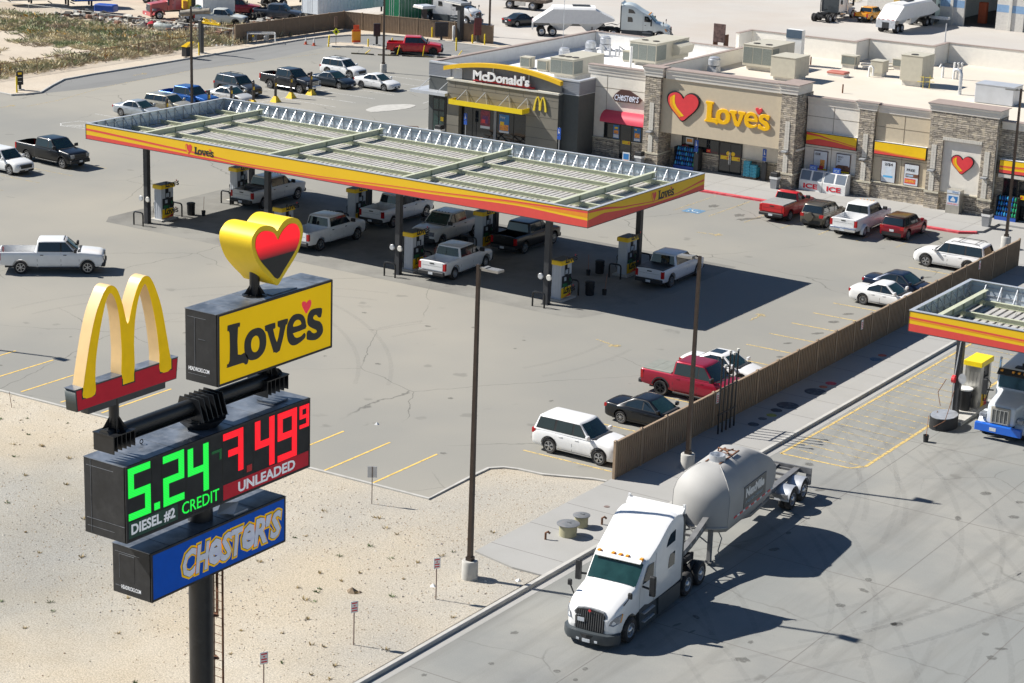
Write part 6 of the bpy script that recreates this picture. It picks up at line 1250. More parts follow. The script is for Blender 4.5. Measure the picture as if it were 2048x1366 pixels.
        if kind == 'pickup':
            w2 = hw*.86; b.box(X1-.10,X1+.02,min(s*(w2-.34),s*(w2+.03)),max(s*(w2-.34),s*(w2+.03)),zf-.14,zf+.12); part(b, 'headlight', M['hl'])
        else:
            xx = X1-.36; b.add([fpt(xx,zf+.10),fpt(xx+.22,zf+.09),(X1-.015,s*hw*.58,zf+.02),(X1-.005,s*hw*.50,zf-.08),fpt(xx+.24,zf-.06),fpt(xx+.05,zf+.02),], [(0,1,2,3,4,5)]); 
            b.box(X1-.16,X1-.02,min(s*hw*.42,s*hw*.70),max(s*hw*.42,s*hw*.70),zf-.08,zf+.05); part(b, 'headlight', M['hl'])
        b = MB()
        if kind == 'pickup': b.box(X0-.012,X0+.14,min(s*(hw*.80),s*(hw*.985)),max(s*(hw*.80),s*(hw*.985)),bl-.50,bl-.06)
        elif kind == 'suv': b.box(X0-.005,X0+.20,min(s*(hw*.66),s*(hw*.955)),max(s*(hw*.66),s*(hw*.955)),bl-.26,bl-.03)
        else: b.box(X0-.004,X0+.16,min(s*(hw*.48),s*(hw*.90)),max(s*(hw*.48),s*(hw*.90)),g['trunk']-.25,g['trunk']-.08)
        part(b, 'tail_light', M['tl'])
    # front: grille, bumper, plate
    gw = hw*(.56 if kind != 'sedan' else .42); b = MB(); z0, z1 = (gz+.30, hf-.10) if kind != 'sedan' else (gz+.16, hf-.24)
    b.box(X1-.14, X1+.018, -gw, gw, z0, z1); gr = part(b, 'grille', M['blkflat'])
    if kind == 'pickup' or g['chrome']:
        b = MB(); n = 3
        for k in range(n): b.box(X1+.019, X1+.035, -gw, gw, z0+(k+.6)*(z1-z0)/(n+.2)-.02, z0+(k+.6)*(z1-z0)/(n+.2)+.02)
        b.box(X1+.019, X1+.04, -gw, -gw+.05, z0, z1); b.box(X1+.019, X1+.04, gw-.05, gw, z0, z1); part(b, 'grille_bars', M['chrome'] if g['chrome'] or g['hd'] else M['dkgrey'], gr)
    bm2 = M['chrome'] if g['chrome'] else (TRIMB if kind == 'pickup' else pm)
    b = MB(); zz = gz+.06
    if kind == 'pickup': b.bbox(X1-.20, X1+.09, -hw*.93, hw*.93, zz, zz+.26, .06); part(b, 'front_bumper', bm2, None, None, col)
    else: b.box(X1-.12, X1+.022, -hw*.5, hw*.5, gz+.05, gz+.13); part(b, 'air_intake', M['blkflat'])
    if kind == 'pickup':
        b = MB(); b.bbox(X0-.17, X0+.05, -hw*.95, hw*.95, zz+.08, zz+.30, .05); part(b, 'rear_bumper', bm2, None, None, col)
        b = MB(); b.box(X0-.02, X0+.0, -hw*.78, hw*.78, gz+.42, bl+.005); tg = part(b, 'tailgate', pm, None, None, col); b = MB(); b.box(X0-.035,X0-.02,-.16,.16,bl-.14,bl-.07); part(b, 'handle', M['blkflat'], tg); b = MB(); b.box(X0-.026,X0-.0205,-hw*.7,hw*.7,bl-.26,bl-.25); part(b, 'crease', M['blkflat'], tg)
        if g['bedcover']: b = MB(); b.bbox(X0+.03, cr-.0, -hw*.90, hw*.90, bl-.02, bl+.075, .03); [b.box(X0+.03+k*(cr-X0)/3.1, X0+.045+k*(cr-X0)/3.1, -hw*.88, hw*.88, bl+.0755, bl+.08) for k in (1,2)]; part(b, 'bed_cover', g['bedcover'] if not isinstance(g['bedcover'], bool) else mat("black_bed_cover", (.03,.035,.04), .45))
        elif g['toolbox']: b = MB(); b.bbox(cr-.75, cr-.1, -hw*.84, hw*.84, bl-.45, bl+.12, .03); b.bbox(X0+.3, cr-.9, -hw*.84, -hw*.3, bl-.4, bl+.05, .03); part(b, 'tool_box', M['dkgrey'])
        if g['hd']:
            b = MB(); [b.box(xf1-.1-.0, xf1-.02, -.5+.25*k-.03, -.5+.25*k+.03, rf+.002, rf+.035) for k in range(5)]; part(b, 'roof_marker_light', M['amber'] if g['chrome'] else TRIMB)
    if kind == 'suv': b = MB(); b.box(X0-.015, X0+.02, -hw*.78, hw*.78, gz+.12, gz+.36); part(b, 'rear_bumper', TRIMB); b = MB(); b.box(X1-.12, X1+.012, -hw*.72, hw*.72, gz+.05, gz+.20); part(b, 'front_bumper', TRIMB)
    if g['spare']: b = MB(); b.lathe([(.30,-.2),(.34,-.16),(.34,0),(.001,0)], 18, axis='x', caps=False, mx=Matrix.Translation((X0-.01,.12,.85))); b.lathe([(.30,-.2),(.001,-.215)], 18, axis='x', caps=False, mx=Matrix.Translation((X0-.01,.12,.85))); part(b, 'spare_wheel_cover', pm, None, 50, col)
    if g['plate']:
        zz = gz+.42 if kind != 'sedan' else gz+.36
        if kind == 'pickup': zz = gz+.15
        b = MB(); xx = X0-(.185 if kind == 'pickup' else .025); b.box(xx, xx+.02, -.16+(.0), .16, zz, zz+.15); part(b, 'number_plate', M['plate'])
        b = MB(); xx = X1+(.10 if kind == 'pickup' else .026); b.box(xx-.012, xx+.005, -.15, .15, gz+.13, gz+.27); part(b, 'number_plate', M['plate'])
    # underside shadow block and wheels
    b = MB(); b.box(X0+.35, X1-.35, -hw*.62, hw*.62, gz-.08, gz+.25); part(b, 'chassis', M['blkflat'])
    st_, rm_ = g['rim']; yy = hw-g['tw']/2-.015
    for x in (0, wb):
        for s in (-1,1):
            if x == 0 and g['dually']:
                add_wheel(root, x, s*(yy+.14), r, g['tw']*.9, 'steel', rm_); add_wheel(root, x, s*(yy-.14), r, g['tw']*.9, 'steel', rm_)
            else: add_wheel(root, x, s*yy, r, g['tw'], st_, rm_, g['steer'] if x else 0)
    if g['dually']:
        for s in (-1,1):
            b = MB(); n = 10; rings = []
            for k in range(n+1):
                a = pi*k/n; rr = r*1.28; px = rr*1.15*cos(a); pz = r+rr*sin(a)*.98; rings.append([(px*.9, s*(hw-.05), pz*.97+.02), (px, s*(hw+.05), pz), (px, s*(hw+.19), pz-.06), (px, s*(hw+.20), pz-.14), (px*.9, s*(hw-.05), pz-.14)])
            b.loft(rings); part(b, 'rear_fender', pm, None, 50, col)
    return root
def place(contact_r, contact_f, side, hw):
    """rear-axle position and heading from the ground points under the two visible wheels; side -1: the right side shows"""
    a = atan2(contact_f[1]-contact_r[1], contact_f[0]-contact_r[0]); n = Vector((-sin(a), cos(a))); p = Vector(contact_r)-n*side*hw
    return (p.x, p.y, 0), a
def headed(x, y, deg, side, hw):
    a = radians(deg); n = Vector((-sin(a), cos(a))); p = Vector((x, y))-n*side*(hw-.05); return (p.x, p.y, 0), a
WHITE=(.80,.80,.79); OFFW=(.72,.71,.67); BLACKC=(.008,.009,.011); REDC=(.52,.012,.018); MAROON=(.28,.008,.02); GREYC=(.055,.062,.075); DGREY=(.03,.032,.036); SILVC=(.42,.45,.47); CHAMP=(.42,.39,.31); BLUEC=(.012,.10,.36); NAVY=(.008,.018,.045); OLIVE=(.10,.09,.07)
HD = dict(wb=4.06, fo=.98, ro=1.33, hw=1.015, r=.42, ground=.42, hood=(1.38,1.26), belt=1.38, roof=2.06, hd=True, rim=('six', RIMS))
G1_ = 'vehicles parked in the lot'; GF = 'vehicles fuelling under the canopy'; GS = 'vehicles parked at the store front'
V = []
def add(kind, col, lbl, cat, name, pr, o=None, metal=False, group=None): V.append(vehicle(kind, col, lbl, cat, name, pr[0], pr[1], o, metal, group)); return V[-1]
# open lot
add('pickup', BLACKC, 'black four door pickup with chrome and orange badges standing at the left of the canopy', 'pickup', 'pickup_truck', headed(-72.9,33.75,-4,-1,1.0), dict(HD, hd=False, chrome=False, rim=('six', RIMS), flare=True), True, G1_)
add('suv', WHITE, 'white suv cut off by the left picture edge below the black pickup', 'suv', 'suv', headed(-72.8,29.3,-3,-1,.95), None, False, G1_)
add('pickup', WHITE, 'white heavy duty pickup driving alone above the arches at the left edge', 'pickup', 'pickup_truck', headed(-48.0,9.15,40.6,-1,1.02), dict(HD, mirror=False), False, None)
add('sedan', SILVC, 'silver sedan nearest the canopy corner in the left parking row', 'car', 'sedan', headed(-81.1,52.7,3,-1,.91), None, True, G1_)
add('suv', CHAMP, 'beige crossover between the silver sedan and the bright blue pickup', 'car', 'crossover_car', headed(-80.6,56.0,2,-1,.93), dict(roof=1.62, sunroof=True), True, G1_)
add('pickup', BLUEC, 'bright blue pickup parked behind the beige crossover', 'pickup', 'pickup_truck', headed(-81.6,59.3,0,-1,.98), dict(wb=3.57), True, G1_)
add('sedan', OFFW, 'beige sedan parked behind the bright blue pickup', 'car', 'sedan', headed(-80.2,63.7,0,-1,.91), dict(sunroof=True), True, G1_)
add('suv', GREYC, 'slate grey large suv with silver wheels in the left parking row', 'suv', 'suv', headed(-82.7,67.6,-6,-1,.97), dict(wb=2.95, rack=True, r=.39, belt=1.12, roof=1.79), True, G1_)
add('pickup', (.022,.024,.028), 'dark grey pickup with chrome grille between the suv and a dark sedan', 'pickup', 'pickup_truck', headed(-81.2,72.9,-4,-1,1.02), dict(HD, wb=3.8, chrome=True, hd=False), True, G1_)
add('sedan', (.02,.03,.04), 'dark blue grey sedan half hidden behind the dark grey pickup', 'car', 'sedan', headed(-79.0,77.3,-3,-1,.91), None, True, G1_)
add('suv', WHITE, 'white boxy suv with sunroof and two tone wheels near the square lamp base', 'suv', 'suv', headed(-82.0,82.7,-1,-1,.94), dict(sunroof=True, rack=True, r=.39, rim=('six', RIMS)), False, G1_)
add('sedan', WHITE, 'small white sedan with red tail lamp in front of the white boxy suv', 'car', 'sedan', headed(-75.15,79.25,0,-1,.89), dict(wb=2.68), False, G1_)
add('pickup', REDC, 'bright red pickup waiting in the drive through lane before the brown fence', 'pickup', 'pickup_truck', headed(-85.3,98.9,32,-1,1.0), dict(rim=('six', RIMD), r=.42), False, None)
# under the canopy
add('pickup', (.66,.66,.64), 'dusty white pickup with dark tool boxes in its bed at the rear left pumps', 'pickup', 'pickup_truck', headed(-48.6,33.1,91.5,-1,1.0), dict(HD, wb=3.9, toolbox=True), False, GF)
add('pickup', WHITE, 'white utility pickup at the pump row just right of the heart sign', 'pickup', 'pickup_truck', headed(-37.75,25.9,91,-1,1.02), HD, False, GF)
add('pickup', WHITE, 'white pickup with empty open bed beside the rear row pump', 'pickup', 'pickup_truck', headed(-38.1,34.4,92,-1,1.02), HD, False, GF)
add('pickup', OFFW, 'white pickup with big chrome grille facing the camera under the canopy', 'pickup', 'pickup_truck', headed(-32.4,36.0,-88,1,1.02), HD, False, GF)
add('pickup', BLACKC, 'black pickup standing in the shade under the right end of the canopy', 'pickup', 'pickup_truck', headed(-27.1,34.1,91,-1,1.0), dict(wb=3.68), True, GF)
add('pickup', WHITE, 'white pickup with black bed lining at the pump by the third front column', 'pickup', 'pickup_truck', headed(-26.75,25.5,93,-1,1.0), dict(wb=3.74, rim=('steel', RIMS)), False, GF)
add('pickup', (.70,.72,.75), 'white pickup with black folding bed cover leaving the east end of the canopy', 'pickup', 'pickup_truck', headed(-15.3,32.8,92,-1,1.0), dict(wb=3.68, bedcover=True), False, GF)
# store front
add('pickup', REDC, 'bright red two door pickup with grey bed cover at the store front', 'pickup', 'pickup_truck', headed(-17.9,54.95,90,-1,1.0), dict(wb=3.2, ro=1.15, cab='reg', bedcover=mat("grey_bed_cover", (.28,.28,.27), .6), roof=1.86, r=.39, rim=('five', RIMS), plate=True), False, GS)
add('suv', OLIVE, 'grey brown suv with spare wheel on its back door at the store front', 'suv', 'suv', headed(-14.9,54.7,90,-1,.90), dict(wb=2.66, ro=.85, hw=.91, spare=True, roof=1.70, rack=True), True, GS)
add('pickup', WHITE, 'white dual rear wheel pickup with chrome bumper and open black bed', 'pickup', 'pickup_truck', headed(-11.75,53.9,91,-1,1.02), dict(HD, wb=4.1, chrome=True, dually=True), False, GS)
add('suv', MAROON, 'metallic dark red crossover, last of the row at the store front', 'car', 'crossover_car', headed(-8.87,55.05,89.5,-1,.93), dict(wb=2.68, ro=.88, hw=.93, roof=1.66, roofcol=(.035,.012,.008), rim=('five', RIMS)), True, GS)
# along the fence
GW = 'vehicles parked against the wooden fence'
add('suv', WHITE, 'white suv with roof rack facing left at the far end of the fence', 'suv', 'suv', headed(-2.0,48.75,180,1,1.0), dict(wb=2.95, fo=.95, ro=1.15, hw=1.0, r=.40, belt=1.15, roof=1.88, hood=(1.15,1.02), rack=True), False, GW)
add('sedan', NAVY, 'dark blue sedan parked behind the small white sedan at the fence', 'car', 'sedan', headed(-4.6,39.9,0,-1,.92), dict(wb=2.8), True, GW)
add('sedan', WHITE, 'small white sedan with silver wheels nose in at the far part of the fence', 'car', 'sedan', headed(-4.15,36.95,0,-1,.89), dict(wb=2.6, rim=('multi', RIMS)), False, GW)
add('sedan', WHITE, 'white sedan with sunroof behind the crimson pickup at the fence', 'car', 'sedan', headed(-5.0,16.9,0,-1,.92), dict(wb=2.8, sunroof=True), False, GW)
add('pickup', (.33,.008,.03), 'crimson pickup with grey bed cover and dark wheels parked at the fence', 'pickup', 'pickup_truck', headed(-4.85,12.9,0,-1,1.02), dict(wb=3.75, bedcover=mat("grey_green_bed_cover", (.24,.25,.22), .6), rim=('six', RIMD), flare=True, roof=2.0), True, GW)
add('sedan', BLACKC, 'black sedan between the crimson pickup and the white suv at the fence', 'car', 'sedan', headed(-4.1,7.55,0,-1,.90), dict(wb=2.7, rim=('multi', RIMS)), True, GW)
add('suv', WHITE, 'white boxy family suv nearest the camera at the end of the fence', 'suv', 'suv', headed(-4.5,1.5,0,-1,.99), dict(wb=2.77, hw=.99, belt=1.14, roof=1.80, hood=(1.14,1.0)), False, GW)
# yard behind
GY = 'vehicles in the dirt yard behind'
add('sedan', (.03,.032,.036), 'dark grey sedan standing in the dirt yard by the white semi cab', 'car', 'sedan', headed(-88.4,126.6,72,-1,.92), None, True, GY)
add('suv', (.012,.022,.032), 'dark suv half hidden behind the restaurant roof parapet', 'suv', 'suv', ((-62.8,112.6,0),radians(155)), None, True, GY)
add('pickup', (.70,.30,.012), 'orange yellow pickup by the garage seen from behind', 'pickup', 'pickup_truck', ((-60.7,163.5,0),radians(86)), dict(wb=3.2, hw=.95, r=.38, belt=1.15, roof=1.8, hood=(1.15,1.0)), False, GY)
# ================================================================ TRUCKS AND TRAILERS
SKIRT = mat("truck_grey_skirt", (.045,.055,.062), .5, var=.1)
def ringbox(x, w, zb, zt, rt=.12, tw=.86, cr=.03):
    h = [(.86*w, zb), (.97*w, zb+.05), (w, zb+.15), (w, zt-rt*1.4), (.985*w, zt-rt*.7), (.94*w, zt-rt*.2), (tw*w, zt), (.4*w, zt+cr)]
    return [(x,0,zb)]+[(x,y,z) for y,z in h]+[(x,0,zt+cr)]+[(x,-y,z) for y,z in reversed(h)]
def duals(root, x, r=.5, w=.26, hw=1.22, rim=None):
    for s in (-1,1):
        for y in (hw-w/2, hw-w*1.6): add_wheel(root, x, s*y, r, w, 'truck' if y > hw-w else 'steel', rim or RIMS)
def tractor(loc, rz, lbl, col, aero=True, sleeper=True, bumpercol=None, detail=True, roofz=3.95, group=None, hoodcol=None, sleepercol=None):
    root = empty('semi_truck', loc, rz, lbl, 'semi truck', group); pm = M['paint']
    def part(b, nm, ms, par=None, smo=None, c=None):
        o = b.build(nm, ms, par or root, smo)
        if c: o.color = (*c, 1)
        return o
    b = MB()
    for s in (-1,1): b.box(-1.5, 6.2, s*.43-.05, s*.43+.05, .75, 1.0)
    b.box(-1.45,-1.35,-.5,.5,.72,.98); b.lathe([(.5,1.05),(.5,1.13)], 16); b.box(-.6,.5,-.45,.45,1.0,1.06); b.box(-.9,-.6,-.55,.55,.45,.7); b.box(.5,.8,-.55,.55,.45,.7); b.box(5.6,6.2,-.9,.9,.42,.6); part(b, 'chassis', M['blkflat'])
    for x in (-.66,.66): duals(root, x)
    for s in (-1,1): add_wheel(root, 5.95, s*1.06, .5, .3, 'truck', RIMS, -.05)
    X0 = 1.5 if sleeper else 3.2
    if aero:
        tab = [(X0,1.23,.95,roofz-.12),(X0+.6,1.24,.95,roofz),(X0+1.3,1.24,.95,roofz-.15),(X0+2.1,1.23,.95,roofz-.62),(4.3,1.20,.95,2.98),(4.62,1.16,.95,2.82)] if sleeper else [(X0,1.15,.95,2.75),(4.62,1.15,.95,2.82)]
        st2 = [(4.68,1.15,.95,2.79),(5.0,1.15,.92,2.42),(5.42,1.14,.85,1.98),(5.62,1.13,.75,1.93),(6.2,1.12,.58,1.78),(6.75,1.05,.55,1.60),(6.98,.95,.58,1.38),(7.1,.78,.62,1.18)]
    else:
        tab = [(X0,1.12,1.0,roofz if sleeper else 2.95),(4.3,1.12,1.0,roofz-.3 if sleeper else 3.0),(4.42,1.10,1.0,3.0)]; st2 = [(4.62,1.08,.98,2.9),(4.84,1.06,.96,2.1),(4.95,.92,.95,2.02),(5.6,.86,.95,1.92),(6.4,.80,.85,1.82),(6.75,.72,.8,1.76),(6.8,.68,.82,1.7)]
    T = smooth_tab(tab+st2, 3); rings = [ringbox(x, w, zb, zt, .30 if aero else .12, (.80 if x < 4.5 else .88) if aero else .84) for x, w, zb, zt in T]
    b = MB(); b.loft(rings); me = b.mesh('body'); me.materials.append(None); me.materials.append(None)
    if aero:
        cs = []
        for s in (-1,1): c = MB(); n = 20; c.loft([[(5.95+.62*cos(2*pi*k/n), y, .52+.62*sin(2*pi*k/n)) for k in range(n)] for y in ((.72,1.4) if s > 0 else (-1.4,-.72))]); cs.append(c)
        me = boolcut(me, cs)
    me.materials.clear(); me.materials.append(pm); me.materials.append(M['blkflat']); shade(me, 40); body = link('cab', me, root); body.color = (*col, 1)
    def topz(x): return interp(T, x)[2]
    def wid(x): return interp(T, x)[0]
    # windscreen, following the slope
    xa_, xb_ = (4.70, 5.36) if aero else (4.63, 4.83); b = MB(); vs = []; n = 8
    for i in range(5):
        x = xa_+(xb_-xa_)*i/4; z = topz(x)
        for k in range(n+1):
            u = -1+2*k/n; y = u*wid(x)*.90; drop = (.30 if aero else .10)*max(0, abs(u)-.80)**1.3*2.2; vs.append((x+.035+.0*u, y, z+.03-drop*.9))
    b.add(vs, [(i*(n+1)+k, i*(n+1)+k+1, (i+1)*(n+1)+k+1, (i+1)*(n+1)+k) for i in range(4) for k in range(n)]); part(b, 'windscreen', M['glassgreen'], None, 60)
    if aero:
        b = MB(); b.loft([[(4.72,y,z) for y,z in ((-.95,2.80),(.95,2.80),(.95,2.86),(-.95,2.86))],[(4.92,y,z) for y,z in ((-.98,2.76),(.98,2.76),(.98,2.79),(-.98,2.79))]]); part(b, 'sun_visor', pm, None, None, col)
    for y in (-.9,-.3,0,.3,.9): b = MB(); b.bbox(4.55,4.72,y-.07,y+.07,topz(4.6)-.02,topz(4.6)+.07+(.02 if aero else .03),.02); part(b, 'marker_light', M['amber'])
    for s in (-1,1):
        Y = lambda x, o=.012: s*(wid(x)+o)
        b = MB(); b.add([(4.15,Y(4.15),2.05),(5.02 if aero else 4.75,Y(5),2.02),(4.62,Y(4.62),2.62),(4.5,Y(4.5),2.68),(4.15,Y(4.15),2.68)], [(0,1,2,3,4)]); part(b, 'side_window', M['glass'])
        if sleeper:
            b = MB(); b.add([(2.25,Y(2.25),1.95),(2.85,Y(2.85),1.95),(2.8,Y(2.8),2.35),(2.7,Y(2.7),2.5),(2.25,Y(2.25),2.52)], [(0,1,2,3,4)]); part(b, 'side_window', M['glass'])
            if aero: b = MB(); b.loft([[(2.3,Y(2.3,.012),2.95),(3.1,Y(3.1,.012),2.92),(2.95,Y(3.0,.012),3.2),(2.75,Y(2.8,.012),3.36),(2.3,Y(2.4,.012),3.42)],[(2.3,Y(2.3,-.06),2.95),(3.1,Y(3.1,-.06),2.92),(2.95,Y(3.0,-.06),3.2),(2.75,Y(2.8,-.06),3.36),(2.3,Y(2.4,-.06),3.42)]]); part(b, 'side_window', M['glass'])
        b = MB(); 
        for x in (4.05,5.18): b.box(x, x+.015, min(Y(x,0),Y(x,.006)), max(Y(x,0),Y(x,.006)), 1.0, 2.7 if x < 5 else 1.95)
        b.box(3.98,4.0,min(Y(4,0),Y(4,.005)),max(Y(4,0),Y(4,.005)),1.0,3.0); part(b, 'door_seam', M['grey'])
        b = MB(); b.box(4.2,4.38,min(Y(4.2,0),Y(4.2,.03)),max(Y(4.2,0),Y(4.2,.03)),1.62,1.67); part(b, 'door_handle', M['blkflat'])
        b = MB(); b.bbox(4.92,5.08,min(s*1.46,s*1.70),max(s*1.46,s*1.70),1.65,2.45,.03); b.bar((5.0,s*1.12,1.95),(5.0,s*1.52,1.9),.05,.07); part(b, 'mirror', TRIMB)
        if aero: b = MB(); b.bbox(6.3,6.4,min(s*1.18,s*1.36),max(s*1.18,s*1.36),1.95,2.18,.03); b.bar((6.35,s*1.25,1.97),(6.4,s*1.0,1.55),.04,.04); part(b, 'hood_mirror', TRIMB)
        if detail and aero:
            b = MB(); b.loft([[(1.55,s*1.02,.28),(1.55,s*1.26,.28),(1.55,s*1.25,.95),(1.55,s*1.02,.95)],[(3.6,s*1.02,.28),(3.6,s*1.26,.28),(3.6,s*1.25,1.0),(3.6,s*1.02,1.0)]]); b.loft([[(3.62,s*1.0,.2),(3.62,s*1.22,.2),(3.62,s*1.16,1.05),(3.62,s*1.0,1.05)],[(5.15,s*1.0,.2),(5.15,s*1.2,.2),(5.15,s*1.14,1.1),(5.15,s*1.0,1.1)]]); part(b, 'side_skirt', SKIRT)
            for z in (.45,.8): b = MB(); b.box(4.0,4.95,min(s*1.16,s*1.29),max(s*1.16,s*1.29),z,z+.04); part(b, 'step', M['galv'])
        elif detail: b = MB(); b.lathe([(.33,2.3),(.33,3.9)], 16, axis='x', mx=Matrix.Translation((0,s*.85,.75))); part(b, 'fuel_tank', M['chrome'], None, 40)
        # lights
        if aero:
            b = MB(); b.loft([[(x+dx,s*(y+dx*.8),z) for x,y,z in ((6.60,1.09,1.36),(6.86,1.00,1.33),(7.04,.82,1.20),(7.09,.76,1.02),(6.98,.93,.98),(6.74,1.08,1.08))] for dx in (-.06,.035)]); part(b, 'headlight', M['hl']); b = MB(); b.loft([[(x+dx,s*(y+dx*.8),z) for x,y,z in ((6.52,1.10,1.36),(6.60,1.09,1.37),(6.74,1.08,1.08),(6.66,1.10,1.08))] for dx in (-.05,.03)]); part(b, 'turn_signal', M['amber'])
        else: b = MB(); b.bbox(6.3,6.72,min(s*.78,s*1.14),max(s*.78,s*1.14),1.02,1.24,.05); part(b, 'headlight', M['hl'])
    if aero:
        b = MB(); b.loft([[(7.12,y,z) for y,z in ((-.58,.66),(.58,.66),(.62,1.0),(-.62,1.0))],[(7.04,y,z) for y,z in ((-.62,1.0),(.62,1.0),(.62,1.0),(-.62,1.0))]], caps=False)
        pts = lambda e, x: [(x+.10*(1-(y/.7)**2)*.5-.12*max(0,(z-1.0)), y, z) for y, z in ((-.60-e,.68-e),(-.40,.62-e),(0,.60-e),(.40,.62-e),(.60+e,.68-e),(.63+e,1.3),(.55,1.42+e),(.3,1.47+e),(0,1.49+e),(-.3,1.47+e),(-.55,1.42+e),(-.63-e,1.3))]
        b = MB(); b.loft([pts(.05,7.0), pts(.05,7.10)]); gr = part(b, 'grille_surround', M['chrome'] if False else M['grey']); b = MB(); b.loft([pts(0,7.0), pts(0,7.115)]); part(b, 'grille', M['blkflat'], gr)
        b = MB()
        for k in range(13): y = -.55+1.1*k/12; b.bar((7.125+.05*(1-(y/.7)**2),y,.68),(7.07+.04*(1-(y/.7)**2),y,1.40),.03,.03)
        part(b, 'grille_bars', mat("grille_bar_grey", (.10,.10,.10), .4), gr)
        b = MB(); b.box(7.18,7.19,-.48,-.2,.98,1.14); part(b, 'permit_plate', M['plate'], gr); b = MB(); b.lathe([(.07,7.13),(.07,7.16)], 4, axis='x', mx=Matrix.Translation((0,0,1.46))); part(b, 'maker_badge', M['red'], gr)
        n = 14; R_ = []
        for k in range(n+1):
            u = -1+2*k/n; y = u*1.16; x = 7.36-.16*abs(u)**2-.62*max(0,abs(u)-.72)**1.2*2.2; R_.append([(x-.25,y*.97,.28),(x-.04,y,.24),(x,y,.36),(x-.02,y,.62),(x-.22,y*.97,.66)])
        b = MB(); b.loft(R_); bp_o = part(b, 'bumper', SKIRT, None, 50); b = MB(); b.loft([[(x,y,z) for x,y in ((7.30,-.5),(7.38,0),(7.30,.5),(7.1,.5),(7.1,-.5))] for z in (.40,.56)]); part(b, 'lower_grille', M['blkflat'], bp_o)
        b = MB(); b.box(7.37,7.385,-.16,.16,.27,.40); part(b, 'number_plate', M['plate'], bp_o)
        for y in (-.42,.34): b = MB(); b.box(7.33,7.36,y,y+.12,.30,.38); part(b, 'fog_lamp', M['plate'], bp_o)
        if detail: text('fleet_number', '5597', frame((7.25,.62,.40),(-.28,.96,0),(0,0,1)), .3, .11, mat("ochre_numbers", (.45,.33,.12), .6), bp_o, .003)
    else:
        b = MB(); b.bbox(6.8,6.9,-.5,.5,.85,1.72,.04); gr = part(b, 'grille_surround', mat("tan_grille_shell", (.42,.39,.33), .35, .3)); b = MB(); b.box(6.9,6.91,-.42,.42,.92,1.6); part(b, 'grille', mat("grille_mesh", (.16,.16,.15), .5, .4, var=.4, scale=40), gr); b = MB(); [b.box(6.91,6.93,y,y+.03,.92,1.6) for y in (-.42,-.22,-.015,.19,.39)]; [b.box(6.91,6.928,-.42,.42,z,z+.03) for z in (.90,1.58)]; part(b, 'grille_bars', M['chrome'], gr)
        b = MB(); b.bbox(6.85,7.1,-1.2,1.2,.42,.82,.03); bo = part(b, 'bumper', M['paint'], None, None, bumpercol or col); b = MB(); b.box(7.1,7.11,-.42,-.08,.50,.68); part(b, 'number_plate', M['plate'], bo)
        for s in (-1,1):   # fenders over the front wheels
            rings = []
            for k in range(11):
                a = pi*(.02+.93*k/10); rr = .66; rings.append([(5.95+rr*1.1*cos(a), s*.70, .48+rr*sin(a)*1.08), (5.95+rr*1.12*cos(a), s*1.14, .48+rr*sin(a)*1.1), (5.95+rr*1.1*cos(a), s*1.22, .42+rr*sin(a)*1.05), (5.95+rr*1.0*cos(a), s*1.18, .40+rr*sin(a)*.98), (5.95+rr*1.0*cos(a), s*.70, .42+rr*sin(a)*.98)])
            b = MB(); b.loft(rings); part(b, 'fender', pm, None, 50, col)
            if detail: b = MB(); b.tube([(4.1,s*1.22,.9),(4.1,s*1.22,3.25),(3.98,s*1.22,3.45)], .07, 10); part(b, 'exhaust_stack', M['chrome'], None, 50)
        b = MB(); b.loft([[(4.55,-1.1,2.98),(4.55,1.1,2.98),(4.55,1.1,3.06),(4.55,-1.1,3.06)],[(4.85,-1.1,2.78),(4.85,1.1,2.78),(4.85,1.1,2.82),(4.85,-1.1,2.82)]]); part(b, 'sun_visor', TRIMB); b = MB(); b.bbox(3.9,4.3,-.4,.4,3.0,3.16,.04); b.lathe([(.08,3.16),(.08,3.35)], 8, mx=Matrix.Translation((4.1,0,0))); part(b, 'roof_box', TRIMB)
    if sleeper and detail:
        b = MB()
        for s in (-1,1): b.box(1.38,1.5,s*1.2-.04,s*1.2+.04,.95,roofz-.2)
        b.box(1.48,1.499,-1.1,1.1,1.0,roofz-.3); part(b, 'cab_extender', SKIRT)
        b = MB(); [b.tube([(1.45,y,1.8),(.9,y*.8,1.35),(.2,y*.5,1.5),(-.4,y*.4,1.3)], .018, 5) for y in (-.3,0,.25)]; part(b, 'air_lines', M['blkflat'])
        if aero and roofz > 3.8: b = MB(); b.loft([[(1.7,-1.22,3.80),(1.7,1.22,3.80),(1.7,1.22,3.86),(1.7,-1.22,3.86)],[(1.45,-1.24,4.0),(1.45,1.24,4.0),(1.45,1.24,4.06),(1.45,-1.24,4.06)]]); b.box(1.42,1.5,-1.24,-1.14,3.8,4.15); b.box(1.42,1.5,1.14,1.24,3.8,4.15); part(b, 'roof_lip', pm, None, None, col)
    return root
TR = (7.884,-9.042); TA = radians(-85.2)
semi = tractor((*TR,0), TA, 'white sleeper semi truck with open tanker trailer driving at the lower right', WHITE)
